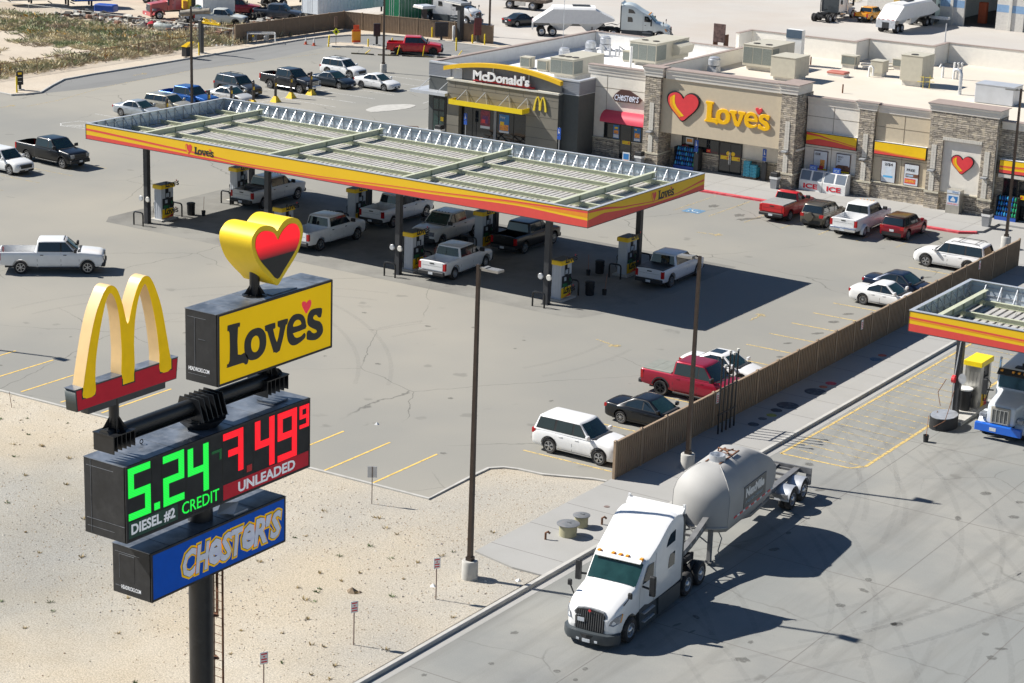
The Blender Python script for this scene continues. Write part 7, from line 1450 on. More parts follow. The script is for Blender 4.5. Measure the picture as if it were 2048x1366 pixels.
# drop belly tank trailer, same local axes as the tractor
tk = empty('tank_trailer', (*TR,0), TA, 'grey aluminium tank trailer with dark name panel behind the white semi', 'tank trailer')
lv = [(.95,-4.6,-5.4,.45),(1.3,-3.6,-6.7,1.0),(1.62,-3.2,-7.6,1.2),(1.72,-3.1,-7.9,1.25),(2.3,-3.08,-8.3,1.27),(2.9,-3.14,-8.3,1.27),(3.3,-3.22,-7.95,1.16),(3.6,-3.36,-7.45,.97),(3.82,-3.55,-7.0,.75),(3.95,-3.75,-6.7,.56),(4.0,-3.9,-6.5,.44)]
rings = []
for z, xf_, xr_, w in lv:
    pts = []; bf = (.62 if z < 3 else .62-(z-3)*.25)*w/1.25; br = .45*w/1.25
    for k in range(11): u = -1+2*k/10; pts.append((xf_+bf*(1-u*u)**.85, u*w, z))
    for k in range(1,8): pts.append((xf_+(xr_-xf_)*k/8, w, z))
    for k in range(11): u = 1-2*k/10; pts.append((xr_-br*(1-u*u)**.6, u*w, z))
    for k in range(1,8): pts.append((xr_+(xf_-xr_)*k/8, -w, z))
    rings.append(pts)
b = MB(); b.loft(rings); ALT = mat("dull_tank_aluminium", (.38,.375,.36), .7, .1, var=.05, scale=1.2, dirt=(.34,.33,.31,.35), ds=1); tank = b.build('tank', ALT, tk, 28)
b = MB(); rf2 = []
for k in range(13): u = -1+2*k/12; rf2.append((-3.10+.62*(1-u*u)**.85+.015, u*1.25, 1.70))
b.tube(rf2, .05, 6); [b.tube([(-3.10,s*1.25,1.74),(-3.08,s*1.275,2.3),(-3.14,s*1.275,2.9),(-3.22,s*1.165,3.3),(-3.36,s*.975,3.6),(-3.55,s*.755,3.82),(-3.75,s*.565,3.95),(-3.9,s*.44,4.0)], .02, 6) for s in (-1,1)]; b.build('seam_rim', ALT, tank)
b = MB(); b.lathe([(.36,3.98),(.34,4.25),(.30,4.25),(.28,4.07),(.001,4.07)], 18, mx=Matrix.Translation((-4.6,0,0))); b.build('hatch', M['galv'], tank, 40)
b = MB(); b.box(-6.2,-4.1,-.34,-.28,4.0,4.03); b.box(-6.2,-4.1,.28,.34,4.0,4.03); [b.box(-6.1+.5*k,-6.02+.5*k,-.3,.3,4.0,4.02) for k in range(2)]; b.tube([(-5.4,-.3,4.1),(-5.4,-.3,4.25),(-5.2,.2,4.25),(-5.7,.25,4.2)], .035, 6); b.tube([(-5.1,.3,4.1),(-5.1,.3,4.2),(-5.5,-.1,4.2)], .03, 6); b.build('walkway_fittings', M['rust'], tank)
NP = mat("slate_name_panel", (.045,.065,.08), .4); b = MB(); b.box(-7.15,-4.7,1.255,1.285,2.02,2.98); npn = b.build('name_panel', NP, tank)
fr = frame((-4.88,1.287,2.45),(-1,0,0),(0,0,1)); text('carrier_name', 'NexMile', fr, 2.05, .42, M['white'], npn, .003, .05); text('carrier_motto', 'A NEXTIER COMPANY', frame((-4.9,1.287,2.18),(-1,0,0),(0,0,1)), 1.9, .14, mat("motto_grey", (.35,.45,.50), .5), npn, .002, .005)
b = MB(); [b.box(-3.75-.62*k-.3,-3.75-.62*k,1.24,1.283,1.90,1.97) for k in range(7)]; b.build('reflective_strip', M['red'], tank); b = MB(); [b.box(-4.06-.62*k-.25,-4.06-.62*k,1.24,1.283,1.90,1.97) for k in range(7)]; b.build('reflective_strip', M['white'], tank)
FRM = mat("grey_trailer_frame", (.22,.22,.22), .5, .4, var=.15)
b = MB()
for s in (-1,1):   # gooseneck rails with lightening holes
    mbx = MB(); P0 = (.6,1.2); P1 = (-3.3,2.15); vs = [(.7,s*.5,1.08),(.7,s*.5,1.35),(-1.2,s*.5,1.72),(-3.4,s*.5,2.45),(-3.6,s*.5,1.95),(-1.1,s*.5,1.30)]
    b.loft([[(x,y-.03,z) for x,y,z in vs],[(x,y+.03,z) for x,y,z in vs]]); b.loft([[(x,y-.12,z+.0) for x,y,z in (vs[1],vs[2])]+[(x,y-.12,z+.03) for x,y,z in (vs[2],vs[1])],[(x,y+.12,z+.0) for x,y,z in (vs[1],vs[2])]+[(x,y+.12,z+.03) for x,y,z in (vs[2],vs[1])]]); b.bar((-1.2,s*.5,1.735),(-3.4,s*.5,2.465),.24,.03,0,(0,0,1))
for x0 in (.3,-.7,-1.7,-2.6): z = 1.25+max(0,-(x0+.3))*.25; b.bar((x0,-.5,z),(x0,.5,z),.08,.1); b.bar((x0,-.5,z),(x0-.9,.5,z+.2),.05,.06); b.bar((x0,.5,z),(x0-.9,-.5,z+.2),.05,.06)
gn = b.build('gooseneck', FRM, tk)
b = MB()
for s in (-1,1):
    for x, z in ((.1,1.2),(-.5,1.33),(-1.05,1.46),(-1.6,1.6),(-2.1,1.77),(-2.6,1.96)): b.lathe([(.085,s*.5-.034),(.085,s*.5+.034)], 12, axis='y', mx=Matrix.Translation((x,0,z)))
b.build('lightening_hole', mat("pale_hole", (.45,.44,.42), .8), gn)
for s in (-1,1): b = MB(); b.box(-2.95,-2.75,s*.62-.08,s*.62+.08,.15,1.95); b.box(-3.0,-2.7,s*.62-.16,s*.62+.16,.12,.16); b.bar((-2.85,s*.6,.9),(-1.9,s*.45,1.6),.05,.05); b.build('landing_leg', FRM, tk)
b = MB()
for s in (-1,1): b.box(-13.1,-6.2,s*.5-.06,s*.5+.06,.95,1.2); b.box(-13.1,-6.2,s*.5-.14,s*.5+.14,1.2,1.22)
for k in range(8): b.box(-13.0+.8*k,-12.9+.8*k,-.5,.5,1.05,1.15)
b.box(-13.2,-13.1,-1.2,1.2,1.0,1.28); b.box(-13.2,-13.12,-1.2,-.95,.5,1.0); b.box(-13.2,-13.12,.95,1.2,.5,1.0); b.box(-10.1,-10.0,-1.25,1.25,.75,.95); b.build('rear_frame', FRM, tk)
b = MB(); b.tube([(-6.0,.3,.9),(-7.5,.5,.7),(-9.6,.5,.8)], .1, 8); b.box(-9.3,-8.5,-.4,.4,.55,.95); b.tube([(-3.2,.7,1.6),(-3.3,.95,1.1),(-3.1,.9,.6),(-3.2,.95,.35)], .025, 6); b.build('pipework', FRM, tk)
for x in (-10.9,-12.28):
    duals(tk, x)
    for s in (-1,1):
        rings = []
        for k in range(13): a = pi*(.03+.94*k/12); rings.append([(x+.64*cos(a)*q, s*yy, .5+.62*sin(a)*q) for yy, q in ((.55,1.0),(.72,1.03),(.9,1.0),(1.05,1.03),(1.25,1.0),(1.25,.97),(.55,.97))])
        b = MB(); b.loft(rings); b.build('fender', M['galv'], tk, 60)
pt = tractor((12.05,24.05,0), radians(-90), 'white and grey truck with bright blue bumper at the diesel pump on the right edge', (.60,.64,.68), aero=False, sleeper=True, bumpercol=(.01,.13,.62), roofz=3.35)
GB = 'trucks standing in the yard behind'
tractor((-64.5,159.6,0), radians(90), 'white tractor unit with high sleeper seen from behind near the orange yellow pickup', WHITE, aero=False, roofz=3.7, group=GB)
tractor((-76.6,127.9,0), radians(22), 'white sleeper cab with small square window behind the restaurant roof', (.62,.68,.68), group=GB)
tractor((-99.5,124.0,0), radians(4), 'white sleeper semi with open engine side behind the brown fence', WHITE, group=GB)
tractor((-99.5,131.5,0), radians(190), 'dark blue tractor unit behind the white sleeper semi', (.02,.03,.13), aero=False, roofz=3.4, group=GB)
tractor((-54.4,166.0,0), radians(90), 'pale green tractor unit in front of the long white hopper trailer at the garage', (.55,.66,.60), group=GB)
def hopper(loc, rz, lbl, L=11.5):
    r = empty('hopper_trailer', loc, rz, lbl, 'hopper trailer', 'white hopper trailers in the yard'); b = MB(); hw = 1.25; WHT = mat("white_hopper_paint", (.78,.78,.77), .5, var=.05, dirt=(.55,.53,.5,.2)); sl = 2.2
    b.loft([[(-1,y,z) for y,z in ((-hw,1.5),(hw,1.5),(hw,1.6),(-hw,1.6))],[(-1+sl,y,z) for y,z in ((-hw,1.5),(hw,1.5),(hw,3.1),(-hw,3.1))],[(L-sl,y,z) for y,z in ((-hw,1.5),(hw,1.5),(hw,3.1),(-hw,3.1))],[(L,y,z) for y,z in ((-hw,1.9),(hw,1.9),(hw,2.1),(-hw,2.1))]])
    b.loft([[(x,y,z) for y,z in ((-hw,3.1),(-hw*.8,3.3),(0,3.5),(hw*.8,3.3),(hw,3.1))] for x in (-1+sl,L-sl)]); hb2 = b.build('hopper_body', WHT, r)
    for x in (2.2,5.6): b = MB(); b.loft([[(x-1.4,-.9,1.5),(x+1.4,-.9,1.5),(x+1.4,.9,1.5),(x-1.4,.9,1.5)],[(x-.4,-.4,.6),(x+.4,-.4,.6),(x+.4,.4,.6),(x-.4,.4,.6)]]); b.build('discharge_hopper', WHT, hb2)
    b = MB(); b.box(3.5,5.5,-.5,.5,3.42,3.52); b.build('roof_hatch', M['dkgrey'], hb2); b = MB(); b.box(-1.02,-.98,-hw,hw,.6,1.5); q = b.build('rear_skirt', M['galv'], r); b = MB(); b.box(-1.035,-1.021,-.45,.45,.6,1.3); b.build('rear_opening', M['blkflat'], q)
    b = MB(); [b.box(-1.03,-1.0,y,y+.35,1.6,1.66) for y in (-1.1,-.5,.2,.75)]; b.build('tail_light', M['tl'], r)
    b = MB(); [b.box(-1,L-1,s*.5-.05,s*.5+.05,1.15,1.4) for s in (-1,1)]; b.box(L-2.6,L-2.4,-.7,-.55,.2,1.4); b.box(L-2.6,L-2.4,.55,.7,.2,1.4); b.build('frame', FRM, r)
    for x in (0,1.25): duals(r, x)
    return r
hopper((-54.4,156.3,0), radians(88), 'long white hopper trailer parked in front of the garage'); hopper((-82.9,123.2,0), radians(36), 'white hopper trailer half hidden behind the restaurant parapet', 8.3)
def boxtrailer(loc, rz, lbl, L, col, h=2.6, zb=1.15, name='box_trailer', wheels=True, group=None, w=1.28, rib=True):
    r = empty(name, loc, rz, lbl, 'trailer', group); b = MB(); b.box(0,L,-w,w,zb,zb+h); body = b.build('box', M['paint'], r); body.color = (*col,1)
    if rib: b = MB(); n = int(L/.6); [b.box(.3+k*.6,.33+k*.6,s*w-(.0 if s > 0 else .012),s*w+(.012 if s > 0 else 0),zb+.1,zb+h-.1) for k in range(n) for s in (-1,1)]; [b.box(-.015,-.001,y,y+.05,zb+.1,zb+h-.1) for y in (-w+.05,-.35,-.02,.3,w-.1)]; q = b.build('panel_ribs', M['ltgrey'], body)
    b = MB(); b.box(0,L,-.5,.5,zb-.15,zb); b.box(L-2.5,L-2.3,.5,.65,.2,zb); b.box(L-2.5,L-2.3,-.65,-.5,.2,zb); b.box(0,.08,-.9,.9,.5,.6); b.build('frame', M['blkflat'], r)
    if wheels:
        for x in (1.2,2.5): duals(r, x)
    return r
boxtrailer((-106.9,111.0,0), radians(87), 'long white box trailer behind the corner of the brown fence', 16, (.66,.72,.78), group='trailers in the scrap yard')
boxtrailer((-119.5,117.5,0), radians(80), 'weathered cream trailer raised above the scrap at the top edge', 9, (.45,.45,.36), 2.0, 1.5, group='trailers in the scrap yard')
boxtrailer((-135.0,101.0,0), radians(60), 'bright blue truck box among the scrap at the upper left', 4.6, (.01,.10,.42), 1.7, .9, wheels=False, name='truck_box', group='trailers in the scrap yard'); boxtrailer((-133.5,111.5,0), radians(10), 'small red trailer with chrome wheel cover at the top edge', 4.2, (.45,.01,.02), 1.5, .6, name='small_trailer', group='trailers in the scrap yard')
boxtrailer((-141.5,97.0,0), radians(60), 'silver rounded trailer body at the far upper left corner', 5, (.50,.53,.56), 1.6, .7, name='trailer_body', wheels=False, group='trailers in the scrap yard'); boxtrailer((-137.2,99.5,0), radians(60), 'white cab body with dark window openings at the upper left', 4.5, (.62,.66,.70), 1.5, 1.1, wheels=False, name='old_cab_shell', group='trailers in the scrap yard')
boxtrailer((-113.5,132,0), radians(85), 'dark green container standing left of the white sleeper semi', 6, (.02,.14,.07), 2.6, .3, wheels=False, name='container', group='trailers in the scrap yard', rib=True).location = (-100.8,118.6,0)
r = empty('flatbed_trailer', (-97.6,141.2,0), radians(10), 'rusty flatbed chassis with big pale wheels at the top edge', 'trailer'); b = MB(); b.box(-3,4,-1.1,1.1,1.0,1.4); b.build('bed', mat("brown_flatbed", (.17,.13,.10), .8, var=.3), r); b = MB(); b.box(-.2,1.2,-1.2,-1.0,.5,1.0); b.build('side_box', M['offwhite'], r)
for x in (-.9,2.2): duals(r, x, .55)
# scrap yard vehicles
GJ = 'old vehicles in the scrap yard'
vehicle('pickup', (.30,.01,.03), 'old dark red pickup cab above the white pickup in the scrap yard', 'pickup', 'pickup_truck', (-119.0,109.5,0), radians(40), dict(rim=('steel',RIMD)), group=GJ)
vehicle('pickup', (.66,.68,.64), 'old white pickup cab just behind the left end of the brown fence', 'pickup', 'pickup_truck', (-114.5,101.7,0), radians(24), dict(rim=('steel',RIMD), cab='ext'), group=GJ)
vehicle('pickup', (.04,.05,.07), 'dark wrecked pickup beside the row of old tyres', 'pickup', 'pickup_truck', (-112.8,110.0,0), radians(20), dict(rim=('steel',RIMD)), group=GJ)
r = vehicle('pickup', (.35,.42,.55), 'blue and white van front with a white box body in the scrap yard', 'box truck', 'box_truck', (-116.1,105.6,0), radians(-115), dict(rim=('steel',RIMD), cab='reg', wb=3.6), group=GJ)
b = MB(); b.bbox(-1.6,2.4,-1.15,1.15,.9,3.1,.12); q = b.build('box_body', M['white'], r)
tractor((-119.3,106.6,0), radians(-115), 'old tractor with faded red bonnet and yellow sleeper in the scrap yard', (.50,.10,.10), aero=False, detail=False, sleeper=False, roofz=3.3, group=GJ)
r = empty('sleeper_body', (-120.4,104.2,0), radians(-115), 'tall bright yellow truck sleeper body standing in the scrap yard', 'truck body'); b = MB(); b.bbox(-2.6,-.2,-1.2,1.2,.7,3.5,.1); b.build('shell', mat("yellow_sleeper", (.70,.50,.01), .5, var=.15), r); b = MB(); b.box(-1.6,-.6,1.201,1.212,1.2,2.8); b.build('opening', M['blkflat'], r)
b = MB(); b.bbox(-1.3,1.2,-.7,.7,.2,1.0,.1); o = b.build('truck_bonnet', M['blue'], None); o.location = (-129.0,100.6,0); o.rotation_euler = (0,0,.3); tag(o, 'loose blue truck bonnet lying beside the blue truck box', 'truck bonnet')
b = MB(); b.loft([[(-.6,-.5,0),(.7,-.5,0),(.6,.5,0),(-.5,.5,0)],[(-.3,-.35,.7),(.35,-.35,.9),(.3,.3,.8),(-.2,.3,.6)]]); o = b.build('red_body_panel', mat("bright_scrap_red", (.62,.02,.05), .4)); o.location = (-116.6,95.0,0); tag(o, 'bright red crumpled body panel at the edge of the scrub', 'body panel')
b = MB(); b.lathe([(.3,-1.0),(.42,-.8),(.42,.8),(.3,1.0)], 14, axis='x'); o = b.build('scrap_tank', mat("pale_scrap_tank", (.5,.55,.52), .5, var=.3), None, 40); o.location = (-114.5,94.4,.4); o.rotation_euler = (0,.1,.4); tag(o, 'pale round tank lying among the scrap near the red panel', 'tank')
b = MB(); b.lathe([(.35,-1.7),(.35,1.7)], 12, axis='x'); o = b.build('pipe', mat("dirty_pipe", (.30,.27,.22), .8, var=.3), None, 40); o.location = (-115.2,100.6,1.4); o.rotation_euler = (0,-.12,.5); tag(o, 'thick dirty pipe resting behind the white pickup cab', 'pipe')
tyb = MB(); tyb.lathe([(.28,-.12),(.46,-.13),(.5,0),(.46,.13),(.28,.12),(.26,0)], 16, axis='x', caps=False); tm = tyb.mesh('old_tyre', 45); tm.materials.append(M['rubber'])
for k in range(11):
    o = bpy.data.objects.new('old_tyre', tm); C.objects.link(o); o.location = (-112.9+.03*k, 104.2+.58*k, .48); o.rotation_euler = (0,random.uniform(-.1,.1),1.35+random.uniform(-.2,.2)); tag(o, 'old tyre standing in the row behind the brown fence', 'tyre', 'row of old tyres behind the brown fence')
JM = [mat("scrap_dark", (.06,.055,.05), .8, var=.5, scale=4), mat("scrap_rust", (.22,.11,.07), .8, var=.5, scale=4), mat("scrap_grey", (.35,.35,.33), .7, var=.4, scale=4), mat("scrap_pale", (.5,.48,.42), .7, var=.3, scale=4)]
mb = MB()
for k in range(620):
    if k % 3: x = random.uniform(-119,-104.5); y = random.uniform(95.5,118)
    elif k % 3 == 0: x = random.uniform(-131,-112); y = random.uniform(94.0,98.5)
    if x > -113 and y > 99 and y < 105 and random.random() < .7: continue
    mx = Matrix.Translation((x,y,random.uniform(.05,.3))) @ Matrix.Rotation(random.random()*6,4,'Z') @ Matrix.Rotation(random.uniform(-.6,.6),4,'X'); s = random.uniform(.12,.5)
    if random.random() < .5: mb.box(-s*2.2,s*2.2,-s*.25,s*.25,-.05,.12,random.randrange(4),mx)
    elif random.random() < .6: mb.bbox(-s,s,-s*.6,s*.6,0,s*.9,.05,random.randrange(4),mx)
    else: mb.lathe([(s*.5,0),(s*.55,.1),(s*.5,s*.6)], 9, random.randrange(4), mx)
o = mb.build('scrap_heap', JM); o['kind'] = 'stuff'; tag(o, 'jumble of rusty machine parts and scrap behind the brown fence', 'scrap')
# ================================================================ FENCES, SIGNS, SMALL THINGS
FW = mat("brown_composite_board", (.27,.195,.13), .75, var=.10, scale=2, dirt=(.17,.125,.085,.3), ds=3); FL = mat("brown_fence_frame", (.31,.225,.15), .75, var=.1)
def board_fence(pts, h, lbl, bay=2.44, side=1, zb=.0):
    r = empty('board_fence', (*pts[0],0), 0, lbl, 'fence')
    for a, c in zip(pts, pts[1:]):
        a = Vector(a); c = Vector(c); L_ = (c-a).length; d = (c-a)/L_; n = max(1, round(L_/bay)); s = L_/n; ang = atan2(d.y, d.x); base = Matrix.Translation((*a,zb)) @ Matrix.Rotation(ang,4,'Z')
        for k in range(n):
            b = MB(); b.box(k*s+.06,(k+1)*s-.06,-.015,.015,.10,h-.08,0,base); m = int((s-.12)/.19)
            for q in range(m): x = k*s+.10+q*(s-.2)/m; b.box(x,x+.085,-.045,-.0155,.10,h-.08,0,base); b.box(x,x+.085,.0155,.045,.10,h-.08,0,base)
            b.box(k*s+.06,(k+1)*s-.06,-.06,.06,h-.08,h-.02,1,base); b.box(k*s+.06,(k+1)*s-.06,-.05,.05,.04,.10,1,base); att(b.build('panel', [FW, FL], r))
        for k in range(n+1):
            x = k*s; b = MB(); b.box(x-.058,x+.058,-.065,.065,0,h,0,base); b.loft([[(x-.08,-.085,h),(x+.08,-.085,h),(x+.08,.085,h),(x-.08,.085,h)],[(x-.03,-.03,h+.06),(x+.03,-.03,h+.06),(x+.03,.03,h+.06),(x-.03,.03,h+.06)]],0,True,base); att(b.build('post', FL, r))
    return r
bf = board_fence([(0,0),(0,52.5)], 1.98, 'long brown board fence between the parking lot and the truck lane')
board_fence([(-102.4,92.6),(-101.3,110.2),(-82.5,112.7)], 2.05, 'brown board fence behind the drive through lane')
for i, y in enumerate((9.85,27.2,45.2)):
    b = MB(); b.box(.07,.09,y-.14,y+.14,1.35,1.9); o = b.build('fence_sign', M['white']); tag(o, ['small white sign on the fence behind the black sedan','small white sign on the middle of the board fence','small white sign on the far part of the fence by the white suv'][i], 'sign', 'white signs on the board fence')
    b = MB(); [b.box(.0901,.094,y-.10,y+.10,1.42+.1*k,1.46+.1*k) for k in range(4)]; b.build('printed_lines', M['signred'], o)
MESH = bpy.data.materials.new("chain_link_mesh"); MESH.use_nodes = True; N, L, bs = nodes(MESH); bs.inputs["Base Color"].default_value = (.16,.13,.10,1); bs.inputs["Alpha"].default_value = .16; bs.inputs["Metallic"].default_value = .3
def chain(pts, h, lbl, railc, sp=4.6):
    r = empty('chain_link_fence', (*pts[0],0), 0, lbl, 'chain link fence')
    for a, c in zip(pts, pts[1:]):
        a = Vector(a); c = Vector(c); n = round((c-a).length/sp)
        for k in range(n+1): p = a+(c-a)*k/n; b = MB(); b.tube([(p.x,p.y,-.05),(p.x,p.y,h)], .03, 6); att(b.build('post', railc, r))
        b = MB(); b.tube([(a.x,a.y,h),(c.x,c.y,h)], .03, 6); att(b.build('top_rail', railc, r)); b = MB(); b.add([(a.x,a.y,0),(c.x,c.y,0),(c.x,c.y,h),(a.x,a.y,h)], [(0,1,2,3)]); att(b.build('mesh', MESH, r))
chain([(-102.6,45),(-102.7,92)], 1.45, 'rusty chain link fence between the verge and the dry scrub', M['rust']); chain([(-140,89),(-101.5,91.2)], 1.8, 'chain link fence with pale top rail before the scrap yard', M['offwhite'])
def small_sign(x, y, h, lbl, a=0, w=.30, hh=.46, back=False, m=None):
    r = empty('small_sign', (x,y,.07), a, lbl, 'sign', 'small white signs on thin posts'); b = MB(); b.bar((0,0,0),(0,0,h),.035,.035); b.build('post', mat("sign_post_brown", (.16,.11,.09), .7), r); b = MB(); b.box(.02,.035,-w/2,w/2,h-hh,h); pl = b.build('plate', M['white'] if not back else M['ltgrey'], r)
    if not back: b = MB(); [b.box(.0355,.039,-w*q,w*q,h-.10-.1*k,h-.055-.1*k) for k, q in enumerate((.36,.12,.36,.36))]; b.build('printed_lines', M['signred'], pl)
small_sign(1.48,-21.55,1.78,'small red lettered sign on a gravel post, middle one of three near the kerb',-.5); small_sign(1.45,-16.2,1.78,'small red lettered sign on a post in the gravel, nearest the concrete lamp base',-.5); small_sign(1.68,-27.0,1.78,'small red lettered sign on a post cut by the bottom picture edge',-.5)
small_sign(-6.92,-9.32,1.75,'grey backed sign on a post at the corner of the empty bays',pi-1.0,.42,.52,True)
o = empty('survey_marker', (-29.0,-9.7,.07), 0, 'thin bent rod standing in the gravel behind the arches', 'rod'); b = MB(); b.tube([(0,0,0),(-.25,.1,.75)], .015, 5); b.build('rod', M['rust'], o)
# low tanks and rusty pipes on the concrete
TB = mat("cream_tank", (.36,.34,.22), .7, var=.1)
for x, y, r_, h, l in ((2.05,-7.3,.42,.52,'larger round cream tank with rusty grey lid beside the white semi'),(1.95,-6.05,.32,.5,'smaller round cream tank with rusty grey lid beside the white semi')):
    r = empty('round_tank', (x,y,.15), 0, l, 'tank', 'round tanks with lids by the kerb'); b = MB(); b.lathe([(r_*.9,0),(r_*.95,h)], 20); b.build('shell', TB, r, 40); b = MB(); b.lathe([(r_*1.18,h),(r_*1.2,h+.03),(r_*.9,h+.06),(.001,h+.06)], 20); b.box(-.05,.12,-.03,.03,h+.06,h+.1); b.build('lid', mat("weathered_lid", (.20,.21,.22), .6, .3, var=.3, dirt=(.22,.13,.07,.5), ds=3), r, 40)
for x, y, l in ((1.55,-8.3,'small rusty pipe stub left of the larger tank'),(2.55,-5.3,'small rusty valve pipe right of the smaller tank')): r = empty('pipe_stub', (x,y,.15), 0, l, 'pipe', 'rusty pipe stubs by the round tanks'); b = MB(); b.tube([(0,0,0),(0,0,.3),(.08,.05,.36),(.16,.1,.28)], .05, 7); b.build('pipe', M['rust'], r)
r = empty('vent_pipe_stand', (.75,9.3,.15), 0, 'row of tall thin black vent pipes with white caps before the board fence', 'vent pipes')
for k in range(5): yy = -.5+.42*k; hh = (3.9,3.35,4.0,3.8,3.9)[k]; b = MB(); b.tube([(0,yy,0),(0,yy,hh)], .045, 8); vp_ = b.build('vent_pipe', M['blk'], r); b = MB(); b.lathe([(.06,hh),(.08,hh+.04),(.08,hh+.12),(.02,hh+.14)], 8, mx=Matrix.Translation((0,yy,0))); b.build('cap', M['offwhite'], vp_)
b = MB(); [b.bar((0,-.6,z),(0,1.3,z),.05,.07) for z in (1.0,2.3)]; b.build('cross_bar', M['blkflat'], r)
# drive through
YB = M['yel']
def bollard(x, y, lbl, h=1.15, tilt=0.): o = MB().lathe([(.08,0),(.08,h),(.05,h+.05)], 10).build('bollard', mat("yellow_bollard", (.80,.58,.01), .5, var=.08, dirt=(.4,.3,.05,.3), ds=3), None, 40); o.location = (x,y,.0); o.rotation_euler = (0,tilt,0); tag(o, lbl, 'bollard', 'yellow bollards of the drive through'); return o
for x,y,h,t,l in ((-95.9,54.7,1.5,0,'yellow bollard before the small black arrow sign on the left verge'),(-99.3,83.3,1.35,0,'yellow bollard beside the black height bar post on the verge'),(-94.0,98.1,1.2,.08,'yellow bollard at the left tip of the drive through island'),(-90.7,100.8,.9,0,'short yellow bollard left of the dark menu board on the island'),(-93.8,113.0,1.0,0,'yellow bollard right behind the cab of the red pickup'),(-90.0,111.7,1.2,0,'tall yellow bollard left of the wide dark menu board'),(-82.6,105.8,1.35,0,'tall yellow bollard in front of the nose of the red pickup'),(-84.2,111.2,1.0,0,'yellow bollard beside the brown red menu sign'),(-82.7,111.4,1.2,0,'yellow bollard at the right end of the brown fence'),(-88.8,102.6,1.0,0,'yellow bollard behind the tail of the red pickup'),
    (-85.0,98.3,1.15,.3,'leaning yellow marker pole at the rear wheel of the red pickup'),(-82.8,99.9,1.15,.18,'leaning yellow marker pole at the door of the red pickup'),(-79.8,101.9,1.0,.7,'strongly leaning yellow marker pole right of the red pickup'),(-88.0,96.6,.9,.95,'knocked over yellow marker pole left of the red pickup')): bollard(x,y,l,h,t).scale = ((.6,.6,1) if t > .1 else (1,1,1))
for i,(x0,y0,x1,y1) in enumerate(((-89.2,95.9,-87,96.9),(-86.6,97.1,-84.7,98.2),(-84.4,98.4,-81.5,100.0),(-81.2,100.2,-79,101.6))): b = MB(); b.bar((x0,y0,.06),(x1,y1,.06),.2,.12); o = b.build('lane_divider', mat("scuffed_black_rubber", (.04,.038,.03), .8, var=.3, dirt=(.5,.38,.08,.5), ds=1.5)); tag(o, ['low black divider at the left end of the line beside the red pickup','low black divider before the rear wheel of the red pickup','low black divider before the doors of the red pickup','low black divider at the nose of the red pickup'][i], 'lane divider', 'low black dividers along the drive through')
for x,y,l in ((-96.8,97.7,'left traffic cone in the drive through entry'),(-95.6,97.6,'right traffic cone in the drive through entry')):
    r = empty('traffic_cone', (x,y,.01), 0, l, 'traffic cone', 'traffic cones in the drive through entry'); b = MB(); b.lathe([(.15,.03),(.11,.32)], 12); b.box(-.2,.2,-.2,.2,0,.03); b.build('lower_cone', mat("cone_orange", (.50,.08,.03), .6), r, 40); b = MB(); b.lathe([(.11,.32),(.05,.75)], 12); b.build('reflective_collar', M['white'], r, 40)
def board(name, x, y, a, w, h, z0, m, lbl, base=True, extra=None):
    r = empty(name, (x,y,0), a, lbl, 'menu board' if 'menu' in name else 'sign'); b = MB(); b.bbox(-.1,.1,-w/2,w/2,z0,z0+h,.03); pl = b.build('board', m, r); b = MB(); b.box(-.07,.07,-.12,.12,.1,z0); b.build('post', M['dkgrey'], r)
    if base: b = MB(); b.lathe([(.4,.0),(.4,.14)], 12); b.build('concrete_base', M['conc'], r)
    return r, pl
DKB = mat("dark_menu_face", (.03,.025,.03), .3, var=.4, scale=5); MR = mat("maroon_menu_face", (.13,.02,.025), .4, var=.3)
board('menu_board',-90.9,102.6,-.6,.75,1.4,1.0,DKB,'upright dark menu board on the island left of the red pickup'); board('menu_board',-87.9,110.5,-.7,1.5,1.6,.5,DKB,'wide dark menu board at the brown fence above the nose of the red pickup'); board('menu_board',-84.2,112.2,-.6,.85,1.9,.9,MR,'brown red menu sign near the right end of the brown fence')
r_, pl = board('direction_sign',-96.75,55.9,-.5,.62,1.25,.55,M['blkflat'],'small black direction sign with yellow emblem on the left verge'); b = MB(); b.box(.1005,.104,-.18,.18,1.5,1.7); b.build('emblem', YB, pl); b = MB(); b.box(.1005,.104,-.15,.15,.85,.9); b.box(.1005,.104,-.2,.2,1.2,1.25); b.build('wording', M['white'], pl)
r = empty('height_bar', (-100.15,84.6,0), 0, 'black post with long yellow height bar over the left lane', 'height bar'); b = MB(); b.bbox(-.22,.22,-.22,.22,.12,3.5,.04); b.build('post', M['dkgrey'], r); b = MB(); b.lathe([(.6,0),(.6,.12)], 14); b.build('concrete_base', M['conc'], r); b = MB(); b.bbox(-.2,2.6,-.12,.12,3.2,3.45,.03); ba = b.build('bar', YB, r); text('drive_words', 'Drive Thru', FY(.5,-.125,3.5), 1.7, .28, YB, ba, .02, .01)
r = empty('litter_chute', (-99.2,81.2,0), 0, 'black bin with yellow drive up chute beside the height bar', 'bin'); b = MB(); b.bbox(-.35,.35,-.3,.3,.2,1.2,.05); b.build('bin', M['blkflat'], r); b = MB(); b.loft([[(-.4,-.35,1.2),(.4,-.35,1.2),(.4,.35,1.2),(-.4,.35,1.2)],[(.5,-.3,1.75),(.95,-.3,1.75),(.95,.3,1.75),(.5,.3,1.75)]]); b.build('chute', YB, r)
